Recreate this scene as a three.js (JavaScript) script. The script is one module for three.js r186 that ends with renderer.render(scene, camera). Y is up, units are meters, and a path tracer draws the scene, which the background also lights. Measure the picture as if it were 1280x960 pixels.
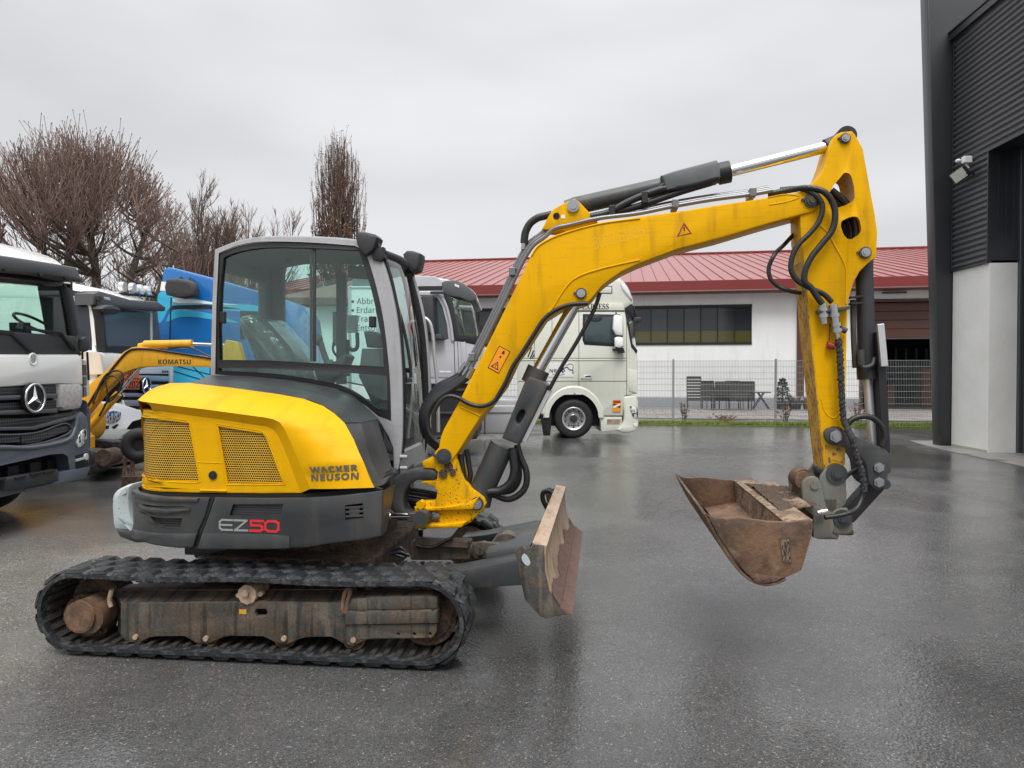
import * as THREE from 'three';
import { mergeGeometries, mergeVertices, toCreasedNormals } from 'three/addons/utils/BufferGeometryUtils.js';
import { RoundedBoxGeometry } from 'three/addons/geometries/RoundedBoxGeometry.js';
import { TessellateModifier } from 'three/addons/modifiers/TessellateModifier.js';
import { TextGeometry } from 'three/addons/geometries/TextGeometry.js';
import { FontLoader } from 'three/addons/loaders/FontLoader.js';

// ---------------------------------------------------------------- camera, sky, sun, exposure
const CAM_H = 1.68, FOCAL = 860, PITCH = Math.atan(14 / FOCAL);      // focal length for a 1280 pixel wide picture
const scene = new THREE.Scene();
const camera = new THREE.PerspectiveCamera(2 * Math.atan(480 / FOCAL) * 180 / Math.PI, 4 / 3, 0.05, 800);
camera.position.set(0, CAM_H, 0);
camera.rotation.set(-PITCH, 0, 0);
scene.add(camera);

function mulberry(a) { return () => { a |= 0; a = a + 0x6D2B79F5 | 0; let t = Math.imul(a ^ a >>> 15, 1 | a); t = t + Math.imul(t ^ t >>> 7, 61 | t) ^ t; return ((t ^ t >>> 14) >>> 0) / 4294967296; }; }
// tileable value noise: period in cells
function makeNoise(seed) {
  const r = mulberry(seed), T = new Float32Array(65536); for (let i = 0; i < 65536; i++) T[i] = r();
  const h = (x, y) => T[((x & 255) << 8 | (y & 255)) & 65535];
  const s = t => t * t * (3 - 2 * t);
  const n = (x, y, px, py) => {
    let xi = Math.floor(x), yi = Math.floor(y); const fx = s(x - xi), fy = s(y - yi);
    const m = (a, p) => ((a % p) + p) % p;
    const x0 = m(xi, px), x1 = m(xi + 1, px), y0 = m(yi, py), y1 = m(yi + 1, py);
    return (h(x0, y0) * (1 - fx) + h(x1, y0) * fx) * (1 - fy) + (h(x0, y1) * (1 - fx) + h(x1, y1) * fx) * fy;
  };
  n.fbm = (u, v, f, o = 4, fy = f) => { let a = 0, w = .5, t = 0; for (let i = 0; i < o; i++) { a += w * n(u * f + i * 7.3, v * fy + i * 3.1, f, fy); t += w; w *= .5; f *= 2; fy *= 2; } return a / t; };
  return n;
}
const NZ = makeNoise(11), NZ2 = makeNoise(77);
const clamp = (x, a = 0, b = 1) => Math.min(b, Math.max(a, x)), lerp = (a, b, t) => a + (b - a) * t, sstep = (a, b, x) => { const t = clamp((x - a) / (b - a)); return t * t * (3 - 2 * t); };

{ // overcast sky: brighter overhead, with soft uneven cloud
  const W = 1024, H = 512, d = new Float32Array(W * H * 4);
  for (let j = 0; j < H; j++) for (let i = 0; i < W; i++) {
    const v = (j + .5) / H, el = (v - .5) * Math.PI, s = Math.sin(el);
    const u = i / W, n = NZ.fbm(u, v, 8, 5, 10), n2 = NZ2.fbm(u, v, 5, 3, 12);
    let L = s > 0 ? .285 * (1.08 - .36 * s + 4.1 * s ** 4) : .285;
    const n3 = NZ2.fbm(u + .2, v, 11, 5, 26); L *= 1 + .5 * (n - .5) + .35 * (n2 - .5) + .3 * (n3 - .5);
    const o = (j * W + i) * 4; d[o] = L * .985; d[o + 1] = L * 1.0; d[o + 2] = L * 1.03; d[o + 3] = 1;
  }
  const sky = new THREE.DataTexture(d, W, H, THREE.RGBAFormat, THREE.FloatType);
  sky.mapping = THREE.EquirectangularReflectionMapping; sky.magFilter = sky.minFilter = THREE.LinearFilter; sky.needsUpdate = true;
  scene.background = sky; scene.environment = sky;
}
const sun = new THREE.DirectionalLight(new THREE.Color(1, .97, .93), .9);
sun.position.set(0, 30, 10); sun.target.position.set(0, 0, -8); sun.castShadow = true; sun.shadow.radius = 50;
sun.shadow.mapSize.set(2048, 2048);
Object.assign(sun.shadow.camera, { left: -40, right: 40, top: 40, bottom: -40, near: 1, far: 150 });
scene.add(sun, sun.target);
const EXPOSURE = 2.65;

// ---------------------------------------------------------------- helpers
const V3 = (x, y, z) => new THREE.Vector3(x, y, z);
const counts = {};
function numbered(n) { const k = counts[n] = (counts[n] ?? -1) + 1; return k ? `${n}_${String(k).padStart(3, '0')}` : n; }
// a view ray of the photograph (pixel of a 1280 x 960 picture)
function ray(px, py) { const x = (px - 640) / FOCAL, y = (480 - py) / FOCAL, c = Math.cos(PITCH), s = Math.sin(PITCH); return V3(x, y * c - s, -y * s - c); }
// a local frame: x to the right, y up, z towards the viewer; p() measures where a sight line meets the plane z
class Frame {
  constructor(pos, rot) { this.pos = pos; this.rot = rot; }
  p(px, py, z = 0) {
    const d = ray(px, py), c = Math.cos(this.rot), s = Math.sin(this.rot), t = v => [v.x * c - v.z * s, v.y, v.x * s + v.z * c];
    const o = t(V3(-this.pos.x, CAM_H - this.pos.y, -this.pos.z)), r = t(d), k = (z - o[2]) / r[2];
    return [o[0] + r[0] * k, o[1] + r[1] * k];
  }
  P(px, py, z = 0) { const a = this.p(px, py, z); return V3(a[0], a[1], z); }
  poly(list, z) { return list.map(q => this.p(q[0], q[1], q[2] ?? z)); }
  path(list, z) { return list.map(q => this.P(q[0], q[1], q[2] ?? z)); }
}
function thing(name, label, category, frame, group) {
  const o = new THREE.Group(); o.name = numbered(name);
  if (frame) { o.position.copy(frame.pos); o.rotation.y = frame.rot; }
  o.userData = { label, category }; if (group) o.userData.group = group;
  scene.add(o); return o;
}
function prep(g) { // non-indexed, position + normal + uv in metres by the main axis of each face
  const keep = g.userData.keepUV; if (g.index) g = g.toNonIndexed(); else g = g.clone(); g.userData.keepUV = keep;
  if (!g.attributes.normal) g.computeVertexNormals();
  for (const k of Object.keys(g.attributes)) if (!['position', 'normal', 'uv'].includes(k)) g.deleteAttribute(k);
  if (g.userData.keepUV) return g;
  const p = g.attributes.position.array, n = p.length / 3, uv = new Float32Array(n * 2);
  for (let i = 0; i < n; i += 3) {
    const o = i * 3, ax = p[o + 3] - p[o], ay = p[o + 4] - p[o + 1], az = p[o + 5] - p[o + 2], bx = p[o + 6] - p[o], by = p[o + 7] - p[o + 1], bz = p[o + 8] - p[o + 2];
    const nx = Math.abs(ay * bz - az * by), ny = Math.abs(az * bx - ax * bz), nz = Math.abs(ax * by - ay * bx);
    const A = nx >= ny && nx >= nz ? [2, 1] : ny >= nz ? [0, 2] : [0, 1];
    for (let k = 0; k < 3; k++) { uv[(i + k) * 2] = p[o + k * 3 + A[0]]; uv[(i + k) * 2 + 1] = p[o + k * 3 + A[1]]; }
  }
  g.setAttribute('uv', new THREE.BufferAttribute(uv, 2)); return g;
}
function merged(list) { list = [].concat(list).map(prep); return list.length > 1 ? mergeGeometries(list) : list[0]; }
function mesh(name, geos, mat, parent = scene) {
  const m = new THREE.Mesh(merged(geos), mat); m.name = parent === scene ? numbered(name) : name;
  m.castShadow = m.receiveShadow = true; parent.add(m); return m;
}
function share(name, geo, mat, parent) { const m = new THREE.Mesh(geo, mat); m.name = name; m.castShadow = m.receiveShadow = true; parent.add(m); return m; }
function struct(name, geos, mat) { const m = mesh(name, geos, mat); m.userData.kind = 'structure'; return m; }
function shapeOf(pts, holes = []) {
  const s = new THREE.Shape(pts.map(q => new THREE.Vector2(q[0], q[1])));
  for (const h of holes) s.holes.push(new THREE.Path(h.map(q => new THREE.Vector2(q[0], q[1])))); return s;
}
function ex(pts, z0, z1, bev = .006, holes = [], crease = .6) {
  bev = Math.min(bev, (z1 - z0) * .45);
  let g = new THREE.ExtrudeGeometry(shapeOf(pts, holes), { depth: z1 - z0 - 2 * bev, bevelEnabled: bev > 0, bevelThickness: bev, bevelSize: bev, bevelOffset: -bev, bevelSegments: 2, curveSegments: 8 });
  g.translate(0, 0, z0 + bev); g.deleteAttribute('uv');
  return toCreasedNormals(g, crease);
}
function spl(pts, n = 5, closed = false) { // smooth curve through points of a polygon
  const c = new THREE.CatmullRomCurve3(pts.map(q => V3(q[0], q[1], q[2] ?? 0)), closed, 'centripetal');
  return c.getPoints(pts.length * n).slice(0, closed ? -1 : undefined).map(v => [v.x, v.y, v.z]);
}
function rs3(pts, n) { // resample a polyline of Vector3 evenly
  const L = [0]; for (let i = 1; i < pts.length; i++) L.push(L[i - 1] + pts[i].distanceTo(pts[i - 1]));
  const out = []; let k = 0;
  for (let i = 0; i < n; i++) { const s = L[L.length - 1] * i / (n - 1); while (k < pts.length - 2 && L[k + 1] < s) k++; out.push(pts[k].clone().lerp(pts[k + 1], clamp((s - L[k]) / (L[k + 1] - L[k] || 1)))); }
  return out;
}
function loft(rows, crease = .7, flip = false) {
  const pos = [], idx = [], n = rows[0].length;
  for (const r of rows) for (const v of r) pos.push(v.x, v.y, v.z);
  for (let j = 0; j < rows.length - 1; j++) for (let i = 0; i < n - 1; i++) {
    const a = j * n + i, b = a + 1, c = a + n, d = c + 1;
    flip ? idx.push(a, b, c, b, d, c) : idx.push(a, c, b, b, c, d);
  }
  const g = new THREE.BufferGeometry(); g.setAttribute('position', new THREE.Float32BufferAttribute(pos, 3)); g.setIndex(idx);
  return toCreasedNormals(g.toNonIndexed(), crease);
}
function box(x0, x1, y0, y1, z0, z1, r = .006) {
  r = Math.min(r, Math.abs(x1 - x0) / 2.1, Math.abs(y1 - y0) / 2.1, Math.abs(z1 - z0) / 2.1);
  const g = r > .0005 ? new RoundedBoxGeometry(Math.abs(x1 - x0), Math.abs(y1 - y0), Math.abs(z1 - z0), 2, r) : new THREE.BoxGeometry(Math.abs(x1 - x0), Math.abs(y1 - y0), Math.abs(z1 - z0));
  return g.translate((x0 + x1) / 2, (y0 + y1) / 2, (z0 + z1) / 2);
}
const UPV = V3(0, 1, 0);
function cyl(a, b, r0, r1 = r0, seg = 20, open = false) {
  const d = b.clone().sub(a), g = new THREE.CylinderGeometry(r1, r0, d.length(), seg, 1, open);
  g.applyQuaternion(new THREE.Quaternion().setFromUnitVectors(UPV, d.clone().normalize()));
  return g.translate((a.x + b.x) / 2, (a.y + b.y) / 2, (a.z + b.z) / 2);
}
function zcyl(x, y, z0, z1, r, seg = 24, r1 = r) { return cyl(V3(x, y, z0), V3(x, y, z1), r, r1, seg); }
function tube(pts, r, seg = 8, per = 8, closed = false) {
  const c = new THREE.CatmullRomCurve3(pts, closed, 'centripetal');
  return new THREE.TubeGeometry(c, Math.max(4, pts.length * per), r, seg, closed);
}
function bead(pts, r, seg = 6) { const c = new THREE.CurvePath(); for (let i = 1; i < pts.length; i++) c.add(new THREE.LineCurve3(pts[i - 1], pts[i])); return new THREE.TubeGeometry(c, pts.length * 3, r, seg, false); }
function bar(a, b, w, h = w, up = V3(0, 0, 1)) { // box beam from a to b; h along `up`
  const d = b.clone().sub(a), L = d.length(), x = d.normalize(), z = up.clone().addScaledVector(x, -up.dot(x)).normalize(), y = z.clone().cross(x);
  const g = new RoundedBoxGeometry(L, w, h, 1, Math.min(w, h) * .12); g.applyMatrix4(new THREE.Matrix4().makeBasis(x, y, z));
  return g.translate((a.x + b.x) / 2, (a.y + b.y) / 2, (a.z + b.z) / 2);
}
function boltHead(x, y, z, r, out) { out.push(zcyl(x, y, z - .01, z + r * .6, r, 6)); }
const fonts = {};
for (const [k, f] of [['sans', 'sans_bold'], ['thin', 'sans_regular'], ['serif', 'serif_bold']]) fonts[k] = await new FontLoader().loadAsync(`fonts/droid/droid_${f}.typeface.json`);
function text(str, font, height, x, y, z, width, depth = .003) { // letters whose caps have this height, stretched to a width, baseline at x, y on plane z
  const g = new TextGeometry(str, { font: fonts[font], size: height, depth, curveSegments: 4, bevelEnabled: false });
  g.computeBoundingBox(); const b = g.boundingBox;
  g.translate(-b.min.x, 0, 0); if (width) g.scale(width / (b.max.x - b.min.x), 1, 1);
  return g.translate(x, y, z);
}
function drape(g, target, off) { // lay thin letters on a curved face by dropping them along z
  const m = new THREE.Mesh(target, new THREE.MeshBasicMaterial({ side: THREE.DoubleSide })), rc = new THREE.Raycaster(), p = g.attributes.position, D = V3(0, 0, -1); m.updateMatrixWorld();
  for (let i = 0; i < p.count; i++) { rc.set(V3(p.getX(i), p.getY(i), 3), D); const h = rc.intersectObject(m)[0]; p.setZ(i, (h ? h.point.z : 0) + off + p.getZ(i)); }
  return g;
}
function strokeText(paths, w, z0, z1) { // letters made of bars
  const out = []; for (const p of paths) for (let i = 0; i < p.length - 1; i++) {
    const [a, b] = [p[i], p[i + 1]], dx = b[0] - a[0], dy = b[1] - a[1], l = Math.hypot(dx, dy) || 1, ux = dx / l * w / 2, uy = dy / l * w / 2;
    out.push(ex([[a[0] - ux - uy, a[1] - uy + ux], [b[0] + ux - uy, b[1] + uy + ux], [b[0] + ux + uy, b[1] + uy - ux], [a[0] - ux + uy, a[1] - uy - ux]], z0 + i * .0001, z1 + i * .0001, 0));
  } return out;
}
// ---------------------------------------------------------------- materials
function tex(size, fn, srgb = false, repeat = 1, h = size) {
  const d = new Uint8Array(size * h * 4);
  for (let j = 0; j < h; j++) for (let i = 0; i < size; i++) { const c = fn(i / size, j / h), o = (j * size + i) * 4; d[o] = clamp(c[0]) * 255; d[o + 1] = clamp(c[1]) * 255; d[o + 2] = clamp(c[2]) * 255; d[o + 3] = 255; }
  const t = new THREE.DataTexture(d, size, h); t.wrapS = t.wrapT = THREE.RepeatWrapping; t.magFilter = THREE.LinearFilter; t.minFilter = THREE.LinearMipmapLinearFilter; t.generateMipmaps = true;
  if (srgb) t.colorSpace = THREE.SRGBColorSpace; t.repeat.set(repeat, repeat); t.needsUpdate = true; return t;
}
const toS = x => x <= .0031308 ? x * 12.92 : 1.055 * Math.pow(x, 1 / 2.4) - .055;
const ctex = (size, fn, repeat) => tex(size, (u, v) => fn(u, v).map(toS), true, repeat);   // fn gives linear colours
const mix3 = (a, b, t) => [lerp(a[0], b[0], t), lerp(a[1], b[1], t), lerp(a[2], b[2], t)];
const std = (c, rough = .6, metal = 0, more = {}) => new THREE.MeshStandardMaterial({ color: Array.isArray(c) ? new THREE.Color().setRGB(...c) : c, roughness: rough, metalness: metal, side: THREE.DoubleSide, ...more });
const phys = (c, rough, more = {}) => new THREE.MeshPhysicalMaterial({ color: new THREE.Color().setRGB(...c), roughness: rough, side: THREE.DoubleSide, ...more });
const roughTex = tex(256, (u, v) => { const n = NZ.fbm(u, v, 6, 5); const r = .55 + .6 * n; return [r, r, r]; }, false, .7);
const fineBump = tex(256, (u, v) => { const n = .5 * NZ.fbm(u, v, 64, 2) + .5 * NZ2.fbm(u, v, 16, 3); return [n, n, n]; }, false, 2);
// paint with grime: streaks, specks, thin film of dirt
function paint(base, dirt, amount, speck, repeat = .8, seed = 0) {
  return ctex(512, (u, v) => {
    const n = NZ.fbm(u + seed, v, 5, 5), st = NZ2.fbm(u, v + seed, 24, 3, 3), sp = NZ2.fbm(u + .37, v + seed, 70, 2);
    let c = mix3(base, dirt, amount * sstep(.45, .8, n * .7 + st * .3));
    c = mix3(c, dirt, amount * .8 * sstep(.6, .85, st));
    if (speck) c = mix3(c, [.03, .025, .02], sstep(1 - speck, 1 - speck + .08, sp));
    const sc = NZ2.fbm(u * 2 + seed, v, 4, 2, 120); c = mix3(c, dirt, .35 * amount * sstep(.68, .8, sc));
    return c.map(x => x * (.93 + .14 * n));
  }, repeat);
}
const one = [1, 1, 1];
const M = {};
const YEL = [.7, .37, .001];
M.yellow = phys(one, .42, { map: paint(YEL, [.4, .22, .012], .26, .05, .7, .1), specularIntensity: .25 });
M.yellowWorn = phys(one, .52, { map: paint([.74, .385, .0015], [.28, .15, .012], .34, .1, .9, .4), roughnessMap: roughTex, specularIntensity: .2 });
M.cog = std([.03, .021, .016], .9, 0, { bumpMap: fineBump, bumpScale: .01 });
M.yellowChipped = phys(one, .5, { map: paint([.74, .385, .0015], [.16, .09, .02], .45, .26, 1.6, .2), specularIntensity: .2 });
M.yellowDirty = std(one, .75, 0, { map: ctex(512, (u, v) => { const n = NZ.fbm(u, v, 7, 5), m = NZ2.fbm(u, v, 20, 4); return mix3(mix3([.56, .31, .025], [.4, .22, .035], sstep(.4, .62, n)), [.16, .09, .04], sstep(.58, .74, m)); }, 2) });
M.body = phys(one, .45, { map: paint([.031, .034, .036], [.075, .068, .06], .4, 0, .7, .2), roughnessMap: roughTex, clearcoat: .1, clearcoatRoughness: .5 });
M.bodyLight = phys(one, .5, { map: paint([.42, .48, .49], [.25, .24, .22], .5, .16, 1.1, .6) });
M.cabGrey = phys(one, .42, { map: paint([.35, .355, .37], [.2, .18, .15], .35, .1, 1.0, .3), clearcoat: .2, clearcoatRoughness: .4 });
M.steelGrey = std(one, .5, 0, { map: paint([.042, .048, .05], [.1, .075, .055], .5, .14, 1.2, .7), roughnessMap: roughTex });
M.hitch = std(one, .6, 0, { map: paint([.15, .155, .14], [.16, .1, .06], .6, .12, 2, .15), bumpMap: fineBump, bumpScale: .002 });
M.black = std([.012, .012, .014], .5);
M.blackGloss = phys([.012, .012, .014], .18);
M.plasticDark = std([.03, .031, .034], .55, 0, { bumpMap: fineBump, bumpScale: .0008 });
M.plasticGrey = std([.085, .088, .093], .6, 0, { bumpMap: fineBump, bumpScale: .0008 });
M.interior = std([.13, .14, .14], .85);
M.dark = std([.008, .008, .008], .9);
M.chrome = std([.75, .75, .77], .12, 1);
M.pipe = std([.2, .2, .205], .35, .6);
M.guard = std(one, .5, 0, { map: paint([.105, .115, .118], [.16, .15, .13], .3, .05, 1.2, .3) });
M.rod = std([.62, .62, .64], .3, .55);
M.steel = std([.42, .42, .43], .3, .9, { roughnessMap: roughTex });
M.hose = std([.013, .013, .014], .42, 0, { bumpMap: tex(64, (u, v) => { const s = .5 + .5 * Math.sin((u + v) * 2 * Math.PI * 4); return [s, s, s]; }, false, 12), bumpScale: .0005 });
M.rust = std(one, .72, 0, { map: ctex(512, (u, v) => { const n = NZ.fbm(u, v, 5, 6), m = NZ2.fbm(u, v, 22, 4), k = NZ.fbm(u + .3, v + .1, 60, 2); let c = mix3([.075, .045, .029], [.165, .095, .055], sstep(.35, .68, n)); c = mix3(c, [.15, .065, .028], .7 * sstep(.55, .75, m)); const sc = NZ2.fbm(u, v, 16, 5); c = mix3(c, [.27, .19, .125], .45 * sstep(.6, .76, sc)); c = mix3(c, [.045, .03, .021], .5 * sstep(.6, .76, NZ2.fbm(u + .4, v + .2, 9, 6))); return c.map(x => x * (.8 + .4 * k)); }, .9), bumpMap: fineBump, bumpScale: .003 });
M.rustLight = std(one, .7, 0, { map: ctex(512, (u, v) => { const n = NZ.fbm(u, v, 6, 5), m = NZ2.fbm(u, v, 28, 3, 4), k = NZ.fbm(u, v, 60, 2); let c = mix3([.36, .27, .19], [.22, .14, .09], sstep(.4, .7, n * .6 + m * .4)); return c.map(x => x * (.82 + .36 * k)); }, 1.1), bumpMap: fineBump, bumpScale: .002 });
M.rustMid = std(one, .75, 0, { map: ctex(512, (u, v) => { const n = NZ.fbm(u, v, 7, 5), m = NZ2.fbm(u, v, 30, 4), k = NZ.fbm(u, v, 70, 2); let c = mix3([.26, .18, .12], [.13, .08, .05], sstep(.38, .66, n)); c = mix3(c, [.05, .036, .026], .8 * sstep(.56, .7, m)); return c.map(x => x * (.75 + .5 * k)); }, 1.6), bumpMap: fineBump, bumpScale: .003 });
M.rustEdge = std(one, .8, 0, { map: ctex(256, (u, v) => { const n = NZ.fbm(u, v, 24, 4); return mix3([.055, .03, .024], [.17, .1, .075], n); }, 3), bumpMap: fineBump, bumpScale: .004 });
M.mud = std(one, .9, 0, { map: ctex(512, (u, v) => { const n = NZ.fbm(u, v, 9, 5), m = NZ2.fbm(u, v, 40, 3); return mix3([.025, .018, .013], [.1, .062, .038], sstep(.3, .7, n * .6 + m * .4)); }, 2), bumpMap: fineBump, bumpScale: .012 });
M.frame = std(one, .6, 0, { map: ctex(1024, (u, v) => { const n = NZ.fbm(u, v, 4, 7), st = NZ2.fbm(u, v, 60, 4, 3), st2 = NZ.fbm(u + .4, v, 26, 5, 4), m = NZ2.fbm(u + .2, v + .6, 30, 5), g = NZ.fbm(u, v, 120, 2); let c = mix3([.05, .05, .045], [.085, .066, .047], sstep(.36, .64, n)); c = mix3(c, [.13, .078, .045], .5 * sstep(.5, .72, m)); c = mix3(c, [.15, .125, .095], .55 * sstep(.55, .75, st2)); c = mix3(c, [.02, .018, .016], .75 * sstep(.56, .74, st)); return c.map(x => x * (.7 + .6 * g)); }, .75), roughnessMap: roughTex, bumpMap: fineBump, bumpScale: .002 });
M.rubber = std(one, .55, 0, { map: ctex(512, (u, v) => { const n = NZ.fbm(u, v, 10, 5), m = NZ2.fbm(u, v, 30, 3); return mix3([.014, .015, .017], [.068, .074, .075], sstep(.42, .75, n * .6 + m * .4)); }, 2), roughnessMap: roughTex, bumpMap: fineBump, bumpScale: .003 });
M.soil = std(one, .95, 0, { map: ctex(256, (u, v) => { const n = NZ.fbm(u, v, 50, 3); return mix3([.025, .017, .012], [.13, .09, .06], n); }, 4), bumpMap: fineBump, bumpScale: .02 });
M.glass = phys([.93, .97, .95], .02, { transmission: 1, thickness: 0, ior: 1.5 });
M.glassGreen = phys([.84, .95, .92], .02, { transmission: 1, thickness: 0, ior: 1.5 });
M.film = phys([.93, .95, .94], .12, { transmission: .95, thickness: 0, ior: 1.5, bumpMap: tex(256, (u, v) => { const n = NZ.fbm(u, v, 5, 4, 14); return [n, n, n]; }, false, 2), bumpScale: .008 });
// perforated sheet: fine holes in rows
const perf = (hole, sheet) => ctex(256, (u, v) => { const a = (u * 16) % 1, j = Math.floor(v * 16), b = (v * 16) % 1, x = (a + (j % 2) * .5) % 1 - .5, y = b - .5; return mix3(hole, sheet, sstep(.41, .46, Math.hypot(x, y))).map(q => q * (.86 + .28 * NZ.fbm(u, v, 4, 3))); }, 4.5);
M.grille = std(one, .5, 0, { map: perf([.01, .007, .003], [.8, .45, .012]) });
M.grilleDark = std(one, .6, 0, { map: perf([.008, .008, .008], [.06, .06, .058]) });
M.truckWhite = phys([.87, .875, .85], .28, { clearcoat: .5, clearcoatRoughness: .1, roughnessMap: roughTex });
M.cream = phys(one, .3, { map: paint([.68, .69, .6], [.5, .48, .4], .22, 0, .35, .5), clearcoat: .5, clearcoatRoughness: .12 });
M.silver = phys([.42, .42, .45], .35, { clearcoat: .5, clearcoatRoughness: .12 });
M.truckGrey = phys([.085, .1, .125], .38, { clearcoat: .3 });
M.seam = std([.05, .05, .048], .8);
M.headlamp = phys(one, .1, { clearcoat: 1, clearcoatRoughness: .03, metalness: .4, map: ctex(256, (u, v) => { const a = NZ.fbm(u, v, 9, 3), b = NZ2.fbm(u, v, 14, 2, 3); return mix3([.05, .055, .06], [.85, .87, .88], sstep(.4, .56, a * .6 + b * .4)); }, 3) });
M.lamp = phys([.9, .92, .92], .08, { clearcoat: 1, metalness: .5 });
M.tyre = std([.014, .014, .015], .7, 0, { bumpMap: fineBump, bumpScale: .003 });
M.alu = std([.6, .6, .6], .35, .7);
M.textGrey = std([.1, .1, .09], .5); M.textRed = std([.62, .02, .03], .5); M.textSilver = std([.27, .27, .27], .5); M.textBlack = std([.02, .02, .02], .6);
M.white = std([.78, .78, .77], .5);
// ---------------------------------------------------------------- ground: wet asphalt
{
  const speck = tex(2048, (u, v) => { // chippings in dark binder
    const a = NZ.fbm(u, v, 512, 1), b = NZ2.fbm(u + .1, v + .2, 256, 2), n = NZ.fbm(u, v, 6, 5), m = NZ2.fbm(u, v, 40, 3);
    let c = [.07, .07, .07]; c = c.map(x => x * (.5 + 1.0 * a) * (.72 + .3 * n + .26 * m));
    const w = sstep(.757, .82, b); c = mix3(c, mix3([.34, .31, .28], [.24, .16, .12], NZ.fbm(u, v, 90, 1)), w * .75);
    return c.map(toS);
  }, true, 1 / 2.2);
  const bump = tex(1024, (u, v) => { const a = NZ.fbm(u, v, 256, 1), b = NZ2.fbm(u, v, 180, 1); const x = sstep(.25, .75, a * .6 + b * .4); return [x, x, x]; }, false, 1 / 2.3);
  const wet = tex(1024, (u, v) => { const n = NZ.fbm(u, v, 12, 6), m = NZ2.fbm(u, v, 40, 5); const t = sstep(.36, .62, n * .65 + m * .35); const r = lerp(.05, .29, t); return [r, r, r]; }, false, 1 / 31);
  M.asphalt = std(one, 1, 0, { map: speck, bumpMap: bump, bumpScale: .0008, roughnessMap: wet, vertexColors: true });
  // one sheet to the horizon, finer near by, where stains and damp patches tint it
  const axis = (a, b, s, far) => { const l = []; for (let x = a; x <= b; x += s) l.push(x); let d = s, x = a; while (x > -far) { d *= 1.35; x -= d; l.unshift(x); } d = s; x = l[l.length - 1]; while (x < far) { d *= 1.35; x += d; l.push(x); } return l; };
  const X = axis(-8, 9, .14, 400), Z = axis(-20, 0, .14, 400), pos = [], uv = [], col = [], idx = [];
  for (const z of Z) for (const x of X) {
    pos.push(x, 0, z); uv.push(x, -z);
    const u = ((x + 40) / 80 % 1 + 1) % 1, v = ((z + 60) / 80 % 1 + 1) % 1, n = NZ.fbm(u, v, 14, 5), m = NZ2.fbm(u, v, 60, 4), k = NZ2.fbm(u, v, 9, 3, 40);
    let c = .78 + .5 * n - .25 * sstep(.52, .66, m) + .12 * sstep(.5, .7, k), br = 0;
    const st = sstep(.5, .62, NZ.fbm(u + .31, v + .11, 26, 4, 60)) * sstep(-2.2, -4.2, x) * sstep(-9.5, -8, z); c -= .42 * st; br += st;       // damp streaks by the left lorries
    const dry = sstep(-1.8, -3.2, x) * sstep(-8, -6, z) * sstep(.3, .55, n); c += .8 * dry; br += .7 * dry;                                   // dry, dusty strip at the left
    const cr = Math.abs(x - 1.6 - .35 * Math.sin(z * .7) - .3 * NZ.fbm(u, v, 50, 2)); if (z < -8) c -= .18 * sstep(.08, .02, cr);
    col.push(c * (1 + .08 * br), c * (1 + .02 * br), c * (1 - .1 * br));
  }
  const W = X.length; for (let j = 0; j < Z.length - 1; j++) for (let i = 0; i < W - 1; i++) { const a = j * W + i; idx.push(a, a + W, a + 1, a + 1, a + W, a + W + 1); }
  const g = new THREE.BufferGeometry(); g.setAttribute('position', new THREE.Float32BufferAttribute(pos, 3)); g.setAttribute('uv', new THREE.Float32BufferAttribute(uv, 2)); g.setAttribute('color', new THREE.Float32BufferAttribute(col, 3)); g.setIndex(idx); g.computeVertexNormals();
  const m = new THREE.Mesh(g, M.asphalt); m.name = 'ground'; m.receiveShadow = m.castShadow = true; m.userData.kind = 'structure'; scene.add(m);
}
// ---------------------------------------------------------------- the excavator (pixel outlines are met with planes of its own frame)
const TH = 7.5 * Math.PI / 180;
const EF = new Frame(V3(-1.367, 0, -4.947), -TH);
const EX = thing('excavator', 'yellow and grey tracked excavator with a cab, its rusty bucket raised on the right', 'excavator', EF);
const part = (name, geos, mat, parent = EX) => mesh(name, geos, mat, parent);
// rounded rear corner of the upper body: a vertical cylinder that the side panels run round
const BEND = (() => {
  const zf = .90, R = .32, zc = zf - R, a = EF.p(172, 540, 0), b = EF.p(172, 540, 1);   // the sight line at pixel column 172 touches it
  const dx = b[0] - a[0], dz = 1, L = Math.hypot(dx, dz);  // distance of (xb, zc) to the line = R
  const xb = a[0] + dx * zc + R * L;
  return { xb, zc };
})();
function bp(px, py, zf) { // pixel -> (length along the panel, height)
  const q = EF.p(px, py, zf); if (q[0] >= BEND.xb) return q;
  const R = zf - BEND.zc, a = EF.p(px, py, 0), b = EF.p(px, py, 1), dx = b[0] - a[0], dy = b[1] - a[1];
  // (a.x + dx z - xb)^2 + (z - zc)^2 = R^2
  const A = dx * dx + 1, k = a[0] - BEND.xb, B = 2 * (dx * k - BEND.zc), C = k * k + BEND.zc ** 2 - R * R, D = B * B - 4 * A * C;
  if (D < 0) return [BEND.xb - R * 1.75, a[1] + dy * (-B / (2 * A))];
  const z = (-B + Math.sqrt(D)) / (2 * A), x = a[0] + dx * z, an = Math.atan2(BEND.xb - x, z - BEND.zc);
  return [BEND.xb - R * an, a[1] + dy * z];
}
const bpoly = (l, zf) => l.map(q => bp(q[0], q[1], zf));
function bendV(v, zf) { // (u, v, z) -> place on the bent panel
  if (v.x >= BEND.xb) return v; const R0 = zf - BEND.zc, an = (BEND.xb - v.x) / R0, r = v.z - BEND.zc;
  return V3(BEND.xb - r * Math.sin(an), v.y, BEND.zc + r * Math.cos(an));
}
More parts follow.
